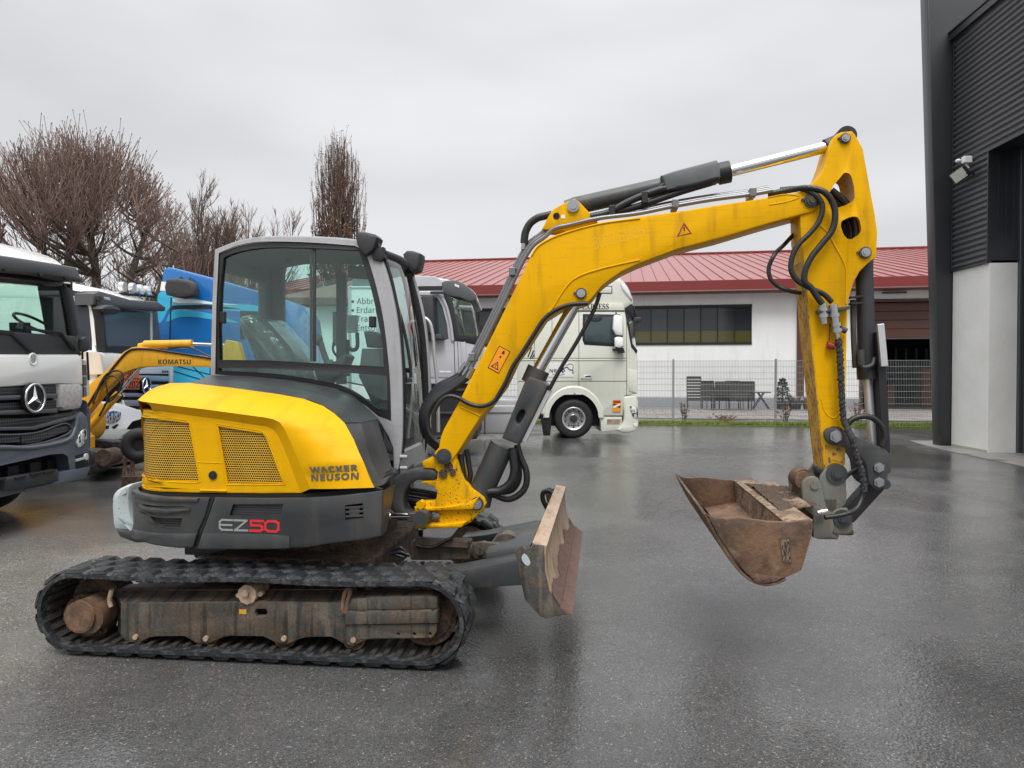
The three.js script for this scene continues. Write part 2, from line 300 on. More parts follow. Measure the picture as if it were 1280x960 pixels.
function bex(list, zf, th, bev = .006, holes = []) {
  let g = ex(list, zf - th, zf, bev, holes);
  g = new TessellateModifier(.07, 5).modify(g);
  const p = g.attributes.position, v = V3();
  for (let i = 0; i < p.count; i++) { v.fromBufferAttribute(p, i); const w = bendV(v, zf); p.setXYZ(i, w.x, w.y, w.z); }
  g.deleteAttribute('normal'); return toCreasedNormals(g, .7);
}
const bpath = (l, zf, n) => rs3(l.map(q => { const a = bp(q[0], q[1], zf); return bendV(V3(a[0], a[1], zf), zf); }), n);

{ // ---- tracks
  const C1 = EF.p(95, 769, .995), C2 = EF.p(521, 769, .995);
  const r1 = .236, r2 = .243, c1 = V3(C1[0], r1 + .03, 0), c2 = V3(C2[0], r2 + .03, 0);   // outer radius of the belt without lugs
  // closed belt path round two wheels: points with outward normals
  const d = Math.hypot(c2.x - c1.x, c2.y - c1.y), tilt = Math.atan2(c2.y - c1.y, c2.x - c1.x), al = Math.asin((r2 - r1) / d);
  const segs = []; // list of {p, n}
  const N = 420, path = [];
  const aT = Math.PI / 2 + tilt + al, aB = -Math.PI / 2 + tilt - al;
  const at = (c, r, a) => ({ x: c.x + r * Math.cos(a), y: c.y + r * Math.sin(a), nx: Math.cos(a), ny: Math.sin(a) });
  const raw = [];
  for (let i = 0; i <= 24; i++) raw.push(at(c2, r2, lerp(aB, aT, i / 24)));                 // front wheel, upwards
  for (let i = 1; i < 24; i++) { const A = at(c2, r2, aT), B = at(c1, r1, aT), t = i / 24, sag = .012 * Math.sin(t * Math.PI * 2) ** 2; raw.push({ x: lerp(A.x, B.x, t), y: lerp(A.y, B.y, t) - sag, nx: A.nx, ny: A.ny }); }
  for (let i = 0; i <= 24; i++) raw.push(at(c1, r1, lerp(aT, aB + Math.PI * 2, i / 24)));
  for (let i = 1; i < 24; i++) { const A = at(c1, r1, aB), B = at(c2, r2, aB), t = i / 24; raw.push({ x: lerp(A.x, B.x, t), y: lerp(A.y, B.y, t), nx: A.nx, ny: A.ny }); }
  const L = [0]; for (let i = 1; i <= raw.length; i++) { const a = raw[i - 1], b = raw[i % raw.length]; L.push(L[i - 1] + Math.hypot(b.x - a.x, b.y - a.y)); }
  const total = L[raw.length];
  const along = s => { s = ((s % total) + total) % total; let i = 0; while (L[i + 1] < s) i++; const a = raw[i], b = raw[(i + 1) % raw.length], t = (s - L[i]) / (L[i + 1] - L[i]); const nx = lerp(a.nx, b.nx, t), ny = lerp(a.ny, b.ny, t), l = Math.hypot(nx, ny); return { x: lerp(a.x, b.x, t), y: lerp(a.y, b.y, t), nx: nx / l, ny: ny / l }; };
  const belt = (z0, z1, th, lip) => { // cross section swept along the path
    const sec = [[0, z0 + .02], [0, z1 - .02], [-.008, z1], [-th, z1], [-th - .004, z1 - .05], [-th - .004, z0 + .05], [-th, z0], [-.008, z0], [0, z0 + .02]];
    const rows = []; for (let i = 0; i <= 200; i++) { const q = along(total * i / 200); rows.push(sec.map(s => V3(q.x + q.nx * s[0], q.y + q.ny * s[0], s[1]))); }
    return loft(rows, .8);
  };
  // one lug: tapered block, base on the belt
  const lugGeo = (w, l, h) => { const g = new THREE.BoxGeometry(l, h, w, 1, 1, 1).translate(0, h / 2 - .004, 0), p = g.attributes.position; for (let i = 0; i < p.count; i++) if (p.getY(i) > h / 2) p.setXYZ(i, p.getX(i) * .62, p.getY(i), p.getZ(i) * .86); g.computeVertexNormals(); return prep(g.toNonIndexed()); };
  const lugA = lugGeo(.122, .12, .019);
  const n = 38, pitch = total / n;
  const lugs = z0 => { const l = []; for (let k = 0; k < n; k++) for (let j = 0; j < 3; j++) l.push({ q: along(pitch * (k + (j === 1 ? .5 : j === 2 ? .08 : 0))), z: z0 + .062 + .105 * j }); return l; };
  const seat = (o, q, z) => { o.position.set(q.x, q.y, z); o.rotation.z = Math.atan2(q.ny, q.nx) - Math.PI / 2; };
  const cogs = z0 => { const l = []; for (let k = 0; k < 76; k++) { const q = along(total * k / 76), g = new THREE.BoxGeometry(.03, .016, .26).translate(0, -.043, 0); g.applyMatrix4(new THREE.Matrix4().makeRotationZ(Math.atan2(q.ny, q.nx) - Math.PI / 2)); l.push(g.translate(q.x, q.y, z0 + .165)); } return l; };
  for (const [z0, near] of [[.66, true], [-.995, false]]) {
    const t = part('track', belt(z0, z0 + .335, .032), M.rubber);
    t.userData.label = near ? 'near rubber track with worn blue grey lugs' : 'far rubber track behind the machine';
    if (near) for (const { q, z } of lugs(z0)) seat(share('tread_lug', lugA, M.rubber, t), q, z);
    else part('tread_lugs', lugs(z0).map(({ q, z }) => lugA.clone().applyMatrix4(new THREE.Matrix4().makeRotationZ(Math.atan2(q.ny, q.nx) - Math.PI / 2)).translate(q.x, q.y, z)), M.rubber, t).userData.kind = 'stuff';
    part('drive_cogs', cogs(z0), M.cog, t).userData.kind = 'stuff';
  }
  // ---- track frames, rollers, sprocket, idler
  const side = EF.poly([[153, 749], [153, 789], [158, 795], [163, 798], [172, 799], [180, 796.5], [187, 793], [196, 791.5], [230, 791.6], [238, 796], [244, 800], [257, 802], [268, 797], [278, 793], [286, 792], [325.6, 793], [334, 797], [341, 801], [354, 804], [366, 798.5], [375, 795.5], [384, 794.5], [409, 794.7], [416, 798], [423.4, 803], [436, 807], [448, 800.5], [456, 798], [464, 797.6], [470, 790], [432, 770], [432, 752], [330, 749.5], [250, 749.2]], .935);
  const slot = EF.poly([[317.5, 759], [329, 759], [331, 763], [329, 767.5], [317.5, 767.5], [315.5, 763]], .935);
  const body = part('track_frame', [ex(side, .90, .935, .006, [slot]), loft([EF.path([[153, 749.5], [432, 752.5]], .93), EF.path([[150, 733], [434, 735]], .8)], .3, true), box(EF.p(150, 750, .9)[0], EF.p(402, 750, .9)[0], .17, .36, .66, .8), ex(EF.poly([[150, 733], [434, 735], [434, 790], [150, 790]], .81), .68, .81, .01)], M.frame);
  part('front_guard', [ex(EF.poly([[424, 800], [464, 797.6], [533, 798], [539, 790], [540, 780], [425, 780]], .94), .905, .94, .005, [[491.5, 792], [511.5, 792.3], [531, 792.5]].map(c => { const q = EF.p(c[0], c[1], .94); return Array.from({ length: 12 }, (_, i) => [q[0] + .009 * Math.cos(i * Math.PI / 6), q[1] + .009 * Math.sin(i * Math.PI / 6)]); })),
    ex(EF.poly([[424, 781], [540, 780.5], [540.5, 763], [424, 763]], .965), .86, .965, .02), ex(EF.poly([[424, 763.5], [540.5, 762.5], [541, 746], [535, 743.5], [469, 744], [430, 747]], .955), .8, .955, .022)], M.frame, body);
  part('shackle', tube(EF.path([[423, 765], [424, 750], [427, 738], [431, 735], [432, 740], [429, 752], [427, 765]], .955), .013, 8, 6), M.rust, body);
  part('sprocket', [zcyl(C1[0] + .01, c1.y, .66, .80, .16, 32), ...Array.from({ length: 10 }, (_, i) => { const a = i * Math.PI / 5, q = EF.p(113, 768, .86); return zcyl(q[0] + .125 * Math.cos(a), q[1] + .125 * Math.sin(a), .8, .88, .013, 6); }), (() => { const q = EF.p(113, 768, .86); return zcyl(q[0], q[1], .78, .865, .15, 36); })(), (() => { const q = EF.p(113, 768, .88); return zcyl(q[0], q[1], .86, .89, .107, 32); })()], M.mud);
  const hub = EF.p(102.6, 766.7, .985); part('travel_motor', [zcyl(hub[0] + .035, hub[1], .84, .965, .105, 36), zcyl(hub[0], hub[1], .93, .985, .094, 36), zcyl(hub[0], hub[1], .93, .988, .083, 36)], M.rust);
  part('scraper', tube(EF.path([[143, 733], [141, 740], [140, 747], [142, 754]], .92), .014, 7, 5), M.rustLight);
  const id = EF.p(528, 768.5, .86); part('idler_wheel', [zcyl(id[0], c2.y, .66, .86, .175, 40), zcyl(id[0], c2.y, .855, .868, .16, 40, .14), zcyl(id[0], c2.y, .86, .88, .06, 20)], M.mud);
  for (const [px, py] of [[172, 792], [257, 795], [352, 796], [437, 799]]) {
    const q = EF.p(px, py, .9); const ro = part('track_roller', [zcyl(q[0], q[1] + .01, .68, .9, .06, 28), zcyl(q[0], q[1] + .01, .86, .9, .068, 28)], M.rust);
    const b = EF.p(px, py - 1, .935); part('roller_bolt', zcyl(b[0], b[1], .93, .95, .016, 8), M.rustLight, ro);
  }
  const cr = EF.p(306, 741, .95); part('carrier_roller', [zcyl(cr[0], cr[1], .78, .95, .058, 9), zcyl(cr[0] - .06, cr[1] - .01, .9, .94, .014, 8), zcyl(cr[0] + .07, cr[1], .9, .93, .016, 8), zcyl(cr[0] - .004, cr[1] + .012, .94, .965, .02, 10)], M.rustLight);
  const st = EF.p(301, 762, .938); part('frame_sticker', box(st[0] - .022, st[0] + .022, st[1] - .014, st[1] + .014, .936, .9385, 0), M.yellowDirty, body);
  // far side frame, simple
  part('track_frame', [ex(side, -.935, -.90, .006), box(EF.p(150, 750, .9)[0], EF.p(402, 750, .9)[0], .17, .36, -.9, -.66)], M.frame).userData.label = 'far track frame';
  part('sprocket', zcyl(C1[0], c1.y, -.9, -.66, .15, 28), M.mud); part('idler_wheel', zcyl(c2.x, c2.y, -.86, -.66, .175, 32), M.mud);
  for (const o of EX.children) { o.rotation.y = .032; o.position.z = .03; }   // the undercarriage stands slewed a little against the upper body
  // ---- centre frame, slewing ring
  part('centre_frame', [box(-.55, .55, .28, .5, -.62, .62, .03), box(-.3, .45, .42, .6, -.4, .4, .05)], M.mud);
  part('slewing_ring', cyl(V3(0, .56, 0), V3(0, .69, 0), .42, .42, 48), M.black);
  part('bracket', [ex(EF.poly([[242, 684], [295, 684], [268, 692], [243, 697]], .6), .5, .6, .01), box(EF.p(228, 690, .62)[0], EF.p(241, 690, .62)[0], .5, .72, .5, .6)], M.body);
}
{ // ---- dozer blade, its arms and cylinder
  const zb = .985;
  const arm = z => EF.poly([[540, 716], [575, 712.5], [650, 698], [653, 732], [586, 737], [540, 742]], z);
  const a = part('blade_arm', ex(arm(.56), .38, .56, .015), M.steelGrey); a.userData.label = 'near blade arm of worn grey steel';
  part('blade_arm', ex(arm(.56), -.56, -.38, .015), M.steelGrey);
  part('blade_cross_tube', ex(EF.poly([[600, 700], [660, 690], [660, 722], [600, 728]], .56), -.38, .38, .03), M.steelGrey);
  const ep = [[643.5, 689], [648, 684.5], [652.7, 682.5], [658, 686], [663, 684], [667, 680], [680, 682], [681, 700], [681.5, 714], [687, 738], [695, 752], [701.4, 760.5], [706, 768], [683, 773], [675, 770], [656.7, 750], [651.6, 730], [648, 708]];
  const b = part('dozer_blade', (() => { // curved mould board
    const f = spl(EF.poly([[683, 682], [682, 700], [683.5, 720], [689, 741], [700, 760], [712, 769]], zb), 4), k = spl(EF.poly([[707, 771], [694, 762], [682, 742], [676.5, 720], [674, 700], [671, 681]], zb), 4);
    return [ex([...f, ...k], -zb, zb, .004)];
  })(), M.rustLight);
  part('top_flange', ex(EF.poly([[665.5, 678], [683.5, 682], [682.5, 690], [672, 688], [665, 684]], zb), -zb, zb, .006), M.rustLight, b);
  part('cutting_edge', ex(EF.poly([[702, 757.5], [706, 762], [715.6, 768.6], [706, 769], [698, 761.5]], zb + .005), -zb - .005, zb + .005, .003), M.rustEdge, b);
  { // bare worn metal over the cutting edge, its upper border ragged
    const f = EF.poly([[683.6, 722], [689.3, 741.5], [700.3, 760.5], [706, 765]], zb), at = t => { const s = t * 3, k = Math.min(2, Math.floor(s)); return [lerp(f[k][0], f[k + 1][0], s - k) + .006, lerp(f[k][1], f[k + 1][1], s - k)]; }, R = mulberry(12), rows = []; let w = 0;
    for (let i = 0; i <= 90; i++) { w = w * .8 + (R() - .5) * .16; const t0 = clamp(.36 + w + .1 * Math.sin(i * .21), .1, .8), z = lerp(-zb, zb, i / 90), a = at(t0), m = at((t0 + 1) / 2), e = at(1); rows.push([V3(a[0] - .003, a[1], z), V3(m[0], m[1], z), V3(e[0], e[1], z)]); }
    part('worn_face', loft(rows, .8), M.rustEdge, b);
  }
  for (const s of [1, -1]) part('end_plate', ex(EF.poly(ep, zb), s > 0 ? zb - .02 : -zb, s > 0 ? zb + .006 : -zb + .02, .005), M.frame, b);
  const sl = spl(EF.poly([[652, 697], [655, 692], [660, 696], [663, 704], [660, 707], [655, 704]], zb + .006), 3, true); part('end_plate_decal', ex(sl, zb + .004, zb + .008, 0), M.bodyLight, b);
  part('lifting_eye', tube(EF.path([[684, 636], [678.5, 624], [679, 616], [684, 613.5], [690, 616]], -.45), .018, 8, 6), M.black, b);
  // blade cylinder
  part('blade_cylinder', [bar(EF.P(515, 686, .1), EF.P(590, 686, .1), .13, .12), bar(EF.P(520, 676, .18), EF.P(586, 680, .18), .05, .05), cyl(EF.P(580, 686, .1), EF.P(612, 690, .1), .055), cyl(EF.P(600, 689, .1), EF.P(640, 690, .1), .03)], M.frame);
  part('cylinder_lug', [ex(spl(EF.poly([[588, 687], [594, 679], [606, 678], [640, 684], [644, 690], [628, 692], [602, 699], [592, 697]], .2), 3, true), .16, .2, .005), zcyl(...EF.p(600, 688.5, .2), .02, .22, .027), zcyl(...EF.p(635, 682, .02), -.02, .1, .1)], M.frame);
  part('blade_hose', [tube(EF.path([[520, 682], [540, 684], [557, 676], [566, 672]], .22), .012), tube(EF.path([[505, 697], [490, 690], [500, 684], [508, 690]], .3), .012), tube(EF.path([[488, 692], [500, 690], [512, 694]], .3), .014)], M.hose);
}
{ // ---- upper body: skirt, hood, grilles
  const ZS = .93, ZY = .88, ZO = .915;
  part('engine_block', [box(-.68, .2, .74, 1.3, -.85, .78, .05), box(-.62, -.2, 1.25, 1.44, -.8, .25, .05), box(-.68, .3, .72, .95, -.88, .5, .03)], M.dark);
  // skirt, rear piece with louvre openings
  const bot = [[164, 672], [181.6, 678.5], [192.5, 681.5], [210, 684], [224, 685.5], [241, 684]];
  const slot1 = bpoly([[178, 628.5], [206, 631.5], [233.5, 631.5], [233, 635], [206, 635.5], [178, 633]], ZS), mesh1 = bpoly([[186, 644], [206, 646.5], [229.5, 646], [226, 661.5], [206, 661], [194, 657]], ZS);
  const sk = part('rear_skirt', bex([...bpoly([[150, 609], [164, 610], [181, 617.5], [208, 621], [239, 621.8], [262, 622]], ZS), ...bpoly([[256, 645], [248, 662], [241, 684]], ZS), ...bpoly(bot.slice().reverse(), ZS).slice(1), bp(150, 672, ZS)], ZS, .03, .007, [slot1, mesh1]), M.body);
  part('louvre_lip', bex(bpoly([[172, 630], [180, 634], [206, 636.3], [235.5, 636], [236, 639], [206, 643], [180, 639.5], [172, 635.5]], ZS + .018), ZS + .018, .03, .008), M.body, sk);
  part('louvre_mesh', bex(bpoly([[176, 626], [206, 630], [236, 629], [234, 664], [206, 664], [180, 661]], ZS - .03), ZS - .03, .006, 0), M.grilleDark, sk);
  part('lower_lip', bex([...bpoly([[164, 661], [181, 664.5], [206, 667], [246, 667]], ZS + .012), ...bpoly(bot.slice().reverse(), ZS + .012)], ZS + .012, .02, .008), M.body, sk);
  part('upper_lip', bex(bpoly([[164, 611], [181, 618.5], [208, 622], [248, 623], [246, 628.6], [206, 628.3], [181, 625.5], [164, 618]], ZS + .012), ZS + .012, .02, .008), M.body, sk);
  // light counterweight corner
  part('counterweight', [ex(spl(EF.poly([[142.3, 622], [145, 614], [153, 609], [166, 605], [166, 622], [168, 640], [172, 652], [179, 662], [165, 663.5], [146, 661.5], [142.8, 645]], .70), 2, true), -.5, .74, .05)], M.bodyLight);
  part('counterweight_base', ex(EF.poly([[145, 661], [180.5, 663.5], [181.5, 678.5], [169, 678.5], [150, 671.5]], .74), -.5, .75, .02), M.steelGrey);
  // skirt, front piece
  const oil = EF.poly([[290, 628.7], [356, 628.5], [352, 645.3], [285, 645.3]], ZS), vent = EF.poly([[429.5, 630], [455, 627], [456, 649.5], [430, 651.5]], ZS);
  const fs = part('side_skirt', [ex(EF.poly([[268, 622.2], [330, 623], [382, 622.5], [420, 620], [468, 615], [478.5, 613.5], [478, 640], [476.5, 670], [460.6, 674], [417, 679], [382.5, 684.5], [330, 686], [246, 685.5], [253, 664], [262, 640]], ZS), ZS - .03, ZS, .008, [oil, vent]),
    loft([EF.path([[478, 614], [477.5, 640], [476, 670]], ZS - .004), EF.path([[494, 605], [489, 634], [483, 664]], ZS - .26)], .3)], M.body);
  part('lower_lip', ex(EF.poly([[252, 667], [340, 668], [362, 671], [362, 685.8], [330, 687], [246, 686.5]], ZS + .012), ZS - .01, ZS + .012, .008), M.body, fs);
  part('oil_cooler_mesh', ex(EF.poly([[284, 627], [358, 627], [354, 647], [282, 647]], ZS - .02), ZS - .03, ZS - .02, 0), M.grilleDark, fs);
  part('recess', box(...[EF.p(427, 640, ZS - .06)[0], EF.p(458, 640, ZS - .06)[0]], EF.p(440, 653, ZS)[1], EF.p(440, 625, ZS)[1], ZS - .1, ZS - .05, 0), M.dark, fs);
  for (const y of [634, 639.5, 645]) part('vent_slat', bar(EF.P(429, y + .8, ZS - .006), EF.P(456, y - .8, ZS - .006), .012, .008), M.body, fs);
  part('tank_filler', (() => { const a = EF.p(433.5, 634, ZS), b = EF.p(447, 648, ZS); return box(a[0], b[0], b[1], a[1], ZS - .05, ZS - .02, .012); })(), M.rustLight, fs);
  part('gap_strap', bex(bpoly([[258, 622], [268, 622], [261, 642], [253, 664], [246, 685], [241, 684.5], [248, 662], [256, 642]], ZS - .012), ZS - .012, .02, 0), M.black);
  part('rubber_seal', bex([...bpoly([[150, 607], [164, 607], [181, 613.5], [208, 616], [239, 617.5], [330, 618], [382, 617.5], [420, 614.5], [470, 609]], ZY + .002), ...bpoly([[477, 612], [420, 620.5], [382, 623], [330, 623.6], [239, 622.5], [208, 621.5], [181, 618], [164, 611], [150, 610]], ZY + .002)], ZY + .002, .03, 0), M.dark);
  // hood: recessed side panel with two perforated grilles
  const g1 = bpoly([[176.5, 519.5], [190, 521.5], [210, 524.3], [237, 527.5], [250, 602.5], [212, 601], [190, 598.7], [174.5, 594]], ZY), g2 = bpoly([[271.5, 531.5], [300, 536], [328.5, 540.4], [332, 544], [334.5, 549], [355, 604.6], [284, 604.4]], ZY);
  const hood = part('hood_side_panel', bex([...bpoly([[165, 499], [176, 508], [206, 514], [237.5, 518.4], [275, 523.5], [314, 529.7], [334, 532.6], [342, 536.5], [347, 543], [354, 557.5], [365, 585.6], [376, 616.5]], ZY), ...bpoly([[330, 617], [239, 616], [208, 615], [181.5, 612.5], [170.5, 607], [165, 607]], ZY)], ZY, .03, .006, [g1, g2]), M.yellow);
  part('air_grille', bex(bpoly([[168, 503], [180, 510], [190, 516], [210, 521], [240, 524], [253, 606], [212, 605.5], [190, 604], [168, 604]], ZY - .014), ZY - .014, .006, 0), M.grille, hood);
  part('air_grille', bex(bpoly([[268, 528], [331, 537.5], [337, 547], [358, 608], [281, 608]], ZY - .014), ZY - .014, .006, 0), M.grille, hood);
  // raised edge round the grilles
  const rim = (l, closed) => { const c = l.map(q => { const a = bp(q[0], q[1], ZY); return bendV(V3(a[0], a[1], ZY), ZY); }); return bead(c, .003); };
  part('grille_rim', [rim([[179, 518.2], [190, 520], [210, 522.6], [238, 526], [244.5, 565], [251.5, 604], [212, 602.6], [190, 600.3], [180, 598]]), rim([[270, 530], [300, 534.3], [329.5, 538.8], [335.5, 546], [346, 574], [357, 606], [320, 606.3], [282.5, 606], [276, 568], [270, 530]])], M.yellow, hood);
  part('hood_ledge', rim([[245.5, 577.6], [279, 579]]), M.yellow, hood);
  const lk = EF.p(266.5, 594, ZY); part('hood_lock', [zcyl(lk[0], lk[1], ZY - .02, ZY + .008, .026, 20), zcyl(lk[0] + .004, lk[1], ZY, ZY + .012, .012, 12)], M.black, hood);
  const hd = EF.p(250, 611.5, ZY), hd2 = EF.p(284, 614.6, ZY); part('hood_handle', box(hd[0], hd2[0], hd2[1], hd[1], ZY - .01, ZY + .012, .006), M.yellow, hood);
  // hood: chamfer band and outer shell
  const nA = 49;
  const rsp = (l, n) => Array.from({ length: n }, (_, i) => { const s = i / (n - 1) * (l.length - 1), k = Math.min(l.length - 2, Math.floor(s)); return l[k].clone().lerp(l[k + 1], s - k); });
  const bpp = (l, zf, n) => rsp(l.map(q => { const a = bp(q[0], q[1], zf); return bendV(V3(a[0], a[1], zf), zf); }), n);
  const crease = bpp([[172, 500], [175.5, 501.4], [190, 503.5], [212, 506.3], [259, 512], [306, 518.4], [330, 521.6], [341, 523.8], [349, 527.5], [355, 535], [363, 552], [377, 585], [388, 611]], ZO, nA), low = bpp([[172, 509], [176, 510], [190, 512.2], [206, 514.5], [237.5, 519], [275, 524], [314, 530.2], [334, 533], [342, 537], [347, 543.5], [354, 558], [365, 586], [376, 616]], ZY, nA);
  part('hood_chamfer', loft([low, crease], .5, true), M.yellow);
  const top = rsp([[206, 481, .2], [212, 479, .35], [237, 478.6, .4], [265, 481.8, .44], [306, 487, .5], [350, 493, .56], [380, 498.6, .61], [404, 507.5, .66], [418, 517, .70], [430.6, 528.6, .75], [442, 549, .81], [455, 579, .875], [468, 609.5, .905]].map(q => EF.P(q[0], q[1], q[2])), nA);
  const rows = []; for (let j = 0; j <= 6; j++) { const t = j / 6; rows.push(crease.map((a, i) => { const b = top[i], v = a.clone().lerp(b, t), k = sstep(.45, .75, i / (nA - 1)); v.z += k * .05 * Math.sin(Math.PI * t) * (1 - t * .3) * (i / (nA - 1) > .93 ? .4 : 1); v.y += .02 * Math.sin(Math.PI * t) * (1 - k); return v; })); }
  const shell = part('hood_shell', [loft(rows, 1.2, true), loft([rows.map(r => r[0]), rows.map(r => r[0].clone().add(V3(-.03, -.5, -.25)))], .5)], M.yellow);
  // lettering on the hood
  const wn = EF.P(388.5, 600.8, .925), wn2 = EF.P(446.5, 599, .925), sc = wn2.x - wn.x, capH = .036;
  const lay = g => drape(g.applyMatrix4(new THREE.Matrix4().makeRotationZ(Math.atan2(wn2.y - wn.y, sc))).translate(wn.x, wn.y, 0), merged(loft(rows, 1.2, true)), .002);
  part('lettering', [lay(text('WACKER', 'sans', capH, 0, .046, 0, sc * .985, .004)), lay(text('NEUSON', 'sans', capH, .002, 0, 0, sc, .004))], M.textGrey, shell);
  // EZ50 on the skirt
  const ez = EF.p(274.5, 662, ZS), ew = EF.p(350, 662, ZS)[0] - ez[0], hh = .058, u = ew / 4.45, st = .011;
  const E = (ox, l) => l.map(p => p.map(q => [ez[0] + ox + q[0] * u * .95, ez[1] + q[1] * hh]));
  part('lettering', strokeText([...E(0, [[[1, 0], [.2, 0], [.03, .18], [.03, .82], [.2, 1], [1, 1]], [[.05, .5], [.95, .5]]]), ...E(u * 1.12, [[[0, 1], [.95, 1], [.05, 0], [1, 0]]])], st, ZS - .001, ZS + .003), M.textSilver, fs);
  part('lettering', strokeText([...E(u * 2.25, [[[1, 1], [.1, 1], [.1, .55], [.8, .55], [.97, .4], [.97, .15], [.8, 0], [.05, 0]]]), ...E(u * 3.4, [[[.2, 0], [.8, 0], [1, .2], [1, .8], [.8, 1], [.2, 1], [0, .8], [0, .2], [.2, 0]]])], st * 1.25, ZS - .001, ZS + .003), M.textRed, fs);
  // grey trim between hood and cab
  const C = top.slice(0, 26), n2 = 30;
  const cs = rs3(spl([[237, 478.6, .4], [259, 481, .43], [306, 487, .5], [350, 493, .56], [387, 500.5, .62], [404, 507.5, .66], [418, 517, .70], [430.6, 528.6, .75]], 3).map(q => EF.P(q[0], q[1] - .3, q[2] - .002)), n2);
  const ds = rs3(spl([[250, 474.5, .3], [300, 476, .33], [340, 481.5, .38], [370, 486.5, .42], [400, 493, .46], [422.8, 503.6, .5], [438, 515, .54], [451.7, 528, .57]], 3).map(q => EF.P(q[0], q[1], q[2])), n2);
  const es = rs3(spl([[262, 469, .12], [310, 470, .12], [340, 473, .12], [360, 474.6, .12], [385, 479.2, .12], [420, 487, .12], [440, 494, .12], [454, 506, .16], [472, 523.5, .26]], 3).map(q => EF.P(q[0], q[1], q[2])), n2);
  part('hood_trim', [loft([cs, ds], .8, true), loft([ds, es], .8, true)], M.body);
  const c2 = rs3(EF.path([[430.6, 529.4, .75], [440, 545, .8], [449, 565, .85], [462, 595, .9], [468.2, 609.5, .905]], 0), 12), d2 = rs3(EF.path([[451.7, 529, .57], [455.6, 546.6, .62], [463, 572, .66], [472, 594, .7], [479, 606, .72]], 0), 12), e2 = rs3(EF.path([[471.5, 524.5, .26], [477.5, 545, .28], [484, 565, .29], [490.5, 586, .3], [489, 600, .34]], 0), 12);
  part('front_trim', [loft([c2, d2], .4, true), loft([d2, e2], .4, true), tube([...EF.path([[467, 598], [480, 592], [490, 586.5]], .5)], .004)], M.body);
}
{ // ---- cab: near side (z = ZN), far side (z = ZF)
  const ZN = .12, ZF = -.66;
  const P = (l, z = ZN) => EF.poly(l, z);
  const outer = spl(P([[268, 311.5], [280, 306.5], [297, 300.5], [310, 297.5], [330, 295], [360, 294.3], [420, 296.5], [447, 299.5], [462, 303]]), 3);
  const pil = spl(P([[472, 308], [482, 335], [491, 368], [497, 400], [501, 440], [503, 480], [503.5, 530], [502.5, 560], [497, 592]]), 3);
  const ringOut = [...outer, ...pil, ...P([[492, 592], [491, 560], [485, 545], [472, 524], [455, 508], [420, 488], [385, 481], [340, 475], [262.5, 471], [263, 440], [264.5, 380], [266.5, 330]])];
  // edge between grey frame and black seal
  const sealOut = [...spl(P([[271.5, 315], [283, 309.5], [297.5, 304.3], [320, 300.2], [347, 299.6], [400, 301.5], [444, 305]]), 3), ...spl(P([[458, 312], [466, 335], [475, 368], [481.5, 400], [486.5, 440], [489.5, 475], [490.8, 510], [491, 529]]), 3), ...P([[472, 522], [455, 508], [420, 488], [385, 481], [340, 475], [267, 470], [267.5, 440], [268.5, 380]])];
  const glassOut = [...spl(P([[278, 321.5], [286, 317.5], [297.5, 313.7], [320, 309.6], [347, 308.2], [400, 309.6], [448, 312]]), 3), ...spl(P([[453, 326], [460, 347], [467.5, 375], [473, 402], [478, 430], [480, 459]]), 3), ...P([[420, 456], [335, 451.3], [273, 450.3], [272, 410], [274, 360]])];
  const lowOut = [...P([[272, 459], [335, 460], [420, 464.5], [484, 469], [484.5, 514]]), ...spl(P([[470, 511], [455, 500], [436, 488], [418, 481], [385, 474.5], [340, 468], [272, 464]]), 3)];
  const cab = part('cab_frame', [ex(ringOut, ZN - .07, ZN, .012, [sealOut])], M.cabGrey);
  part('window_seal', ex(sealOut, ZN - .055, ZN - .008, .004, [glassOut, lowOut]), M.black, cab);
  const side = part('side_window', ex(glassOut, ZN - .03, ZN - .026, 0), M.glassGreen);
  part('side_window', ex(lowOut, ZN - .03, ZN - .026, 0), M.glassGreen).userData.label = 'low side window below the black bar';
  const vb = P([[384.5, 308], [387, 308], [387, 452], [384.5, 452]]), vb2 = P([[389, 308], [392.5, 308], [392.5, 452], [389, 452]]);
  part('sliding_frame', [ex(vb2, ZN - .04, ZN - .022, .002), ex(vb, ZN - .05, ZN - .034, .002)], M.plasticDark, side);
  for (const [x0, x1, y0, y1] of [[270, 279, 389, 404], [460, 468, 395, 409]]) { const a = EF.p(x0, y1, ZN), b = EF.p(x1, y0, ZN); part('window_catch', box(a[0], b[0], a[1], b[1], ZN - .05, ZN - .012, .008), M.black, side); }
  // roof shell over the whole width
  const R = [...outer, EF.p(470, 309, ZN)], Rin = R.map(q => [q[0], q[1] - .055]).reverse();
  part('roof', ex([...R, ...Rin], ZF - .03, ZN - .005, .02), M.cabGrey);
  part('roof_lining', ex([...R.map(q => [q[0], q[1] - .058]), ...R.map(q => [q[0], q[1] - .075]).reverse()], ZF, ZN - .075, 0), M.interior);
  // far side: same outline in depth, with door post
  const far = part('cab_frame', ex(ringOut, ZF - .03, ZF + .02, .01, [sealOut]), M.cabGrey); far.userData.label = 'far side frame of the cab with the door post';
  part('door_post', [ex(EF.poly([[326.5, 330], [356, 330], [356, 480], [326.5, 480]], ZF), ZF - .02, ZF + .05, .01), ex(EF.poly([[422, 341], [433, 341], [433, 480], [422, 480]], ZF), ZF - .02, ZF + .04, .01)], M.interior, far);
  part('door_window', ex(sealOut, ZF - .002, ZF + .002, 0), M.glassGreen);
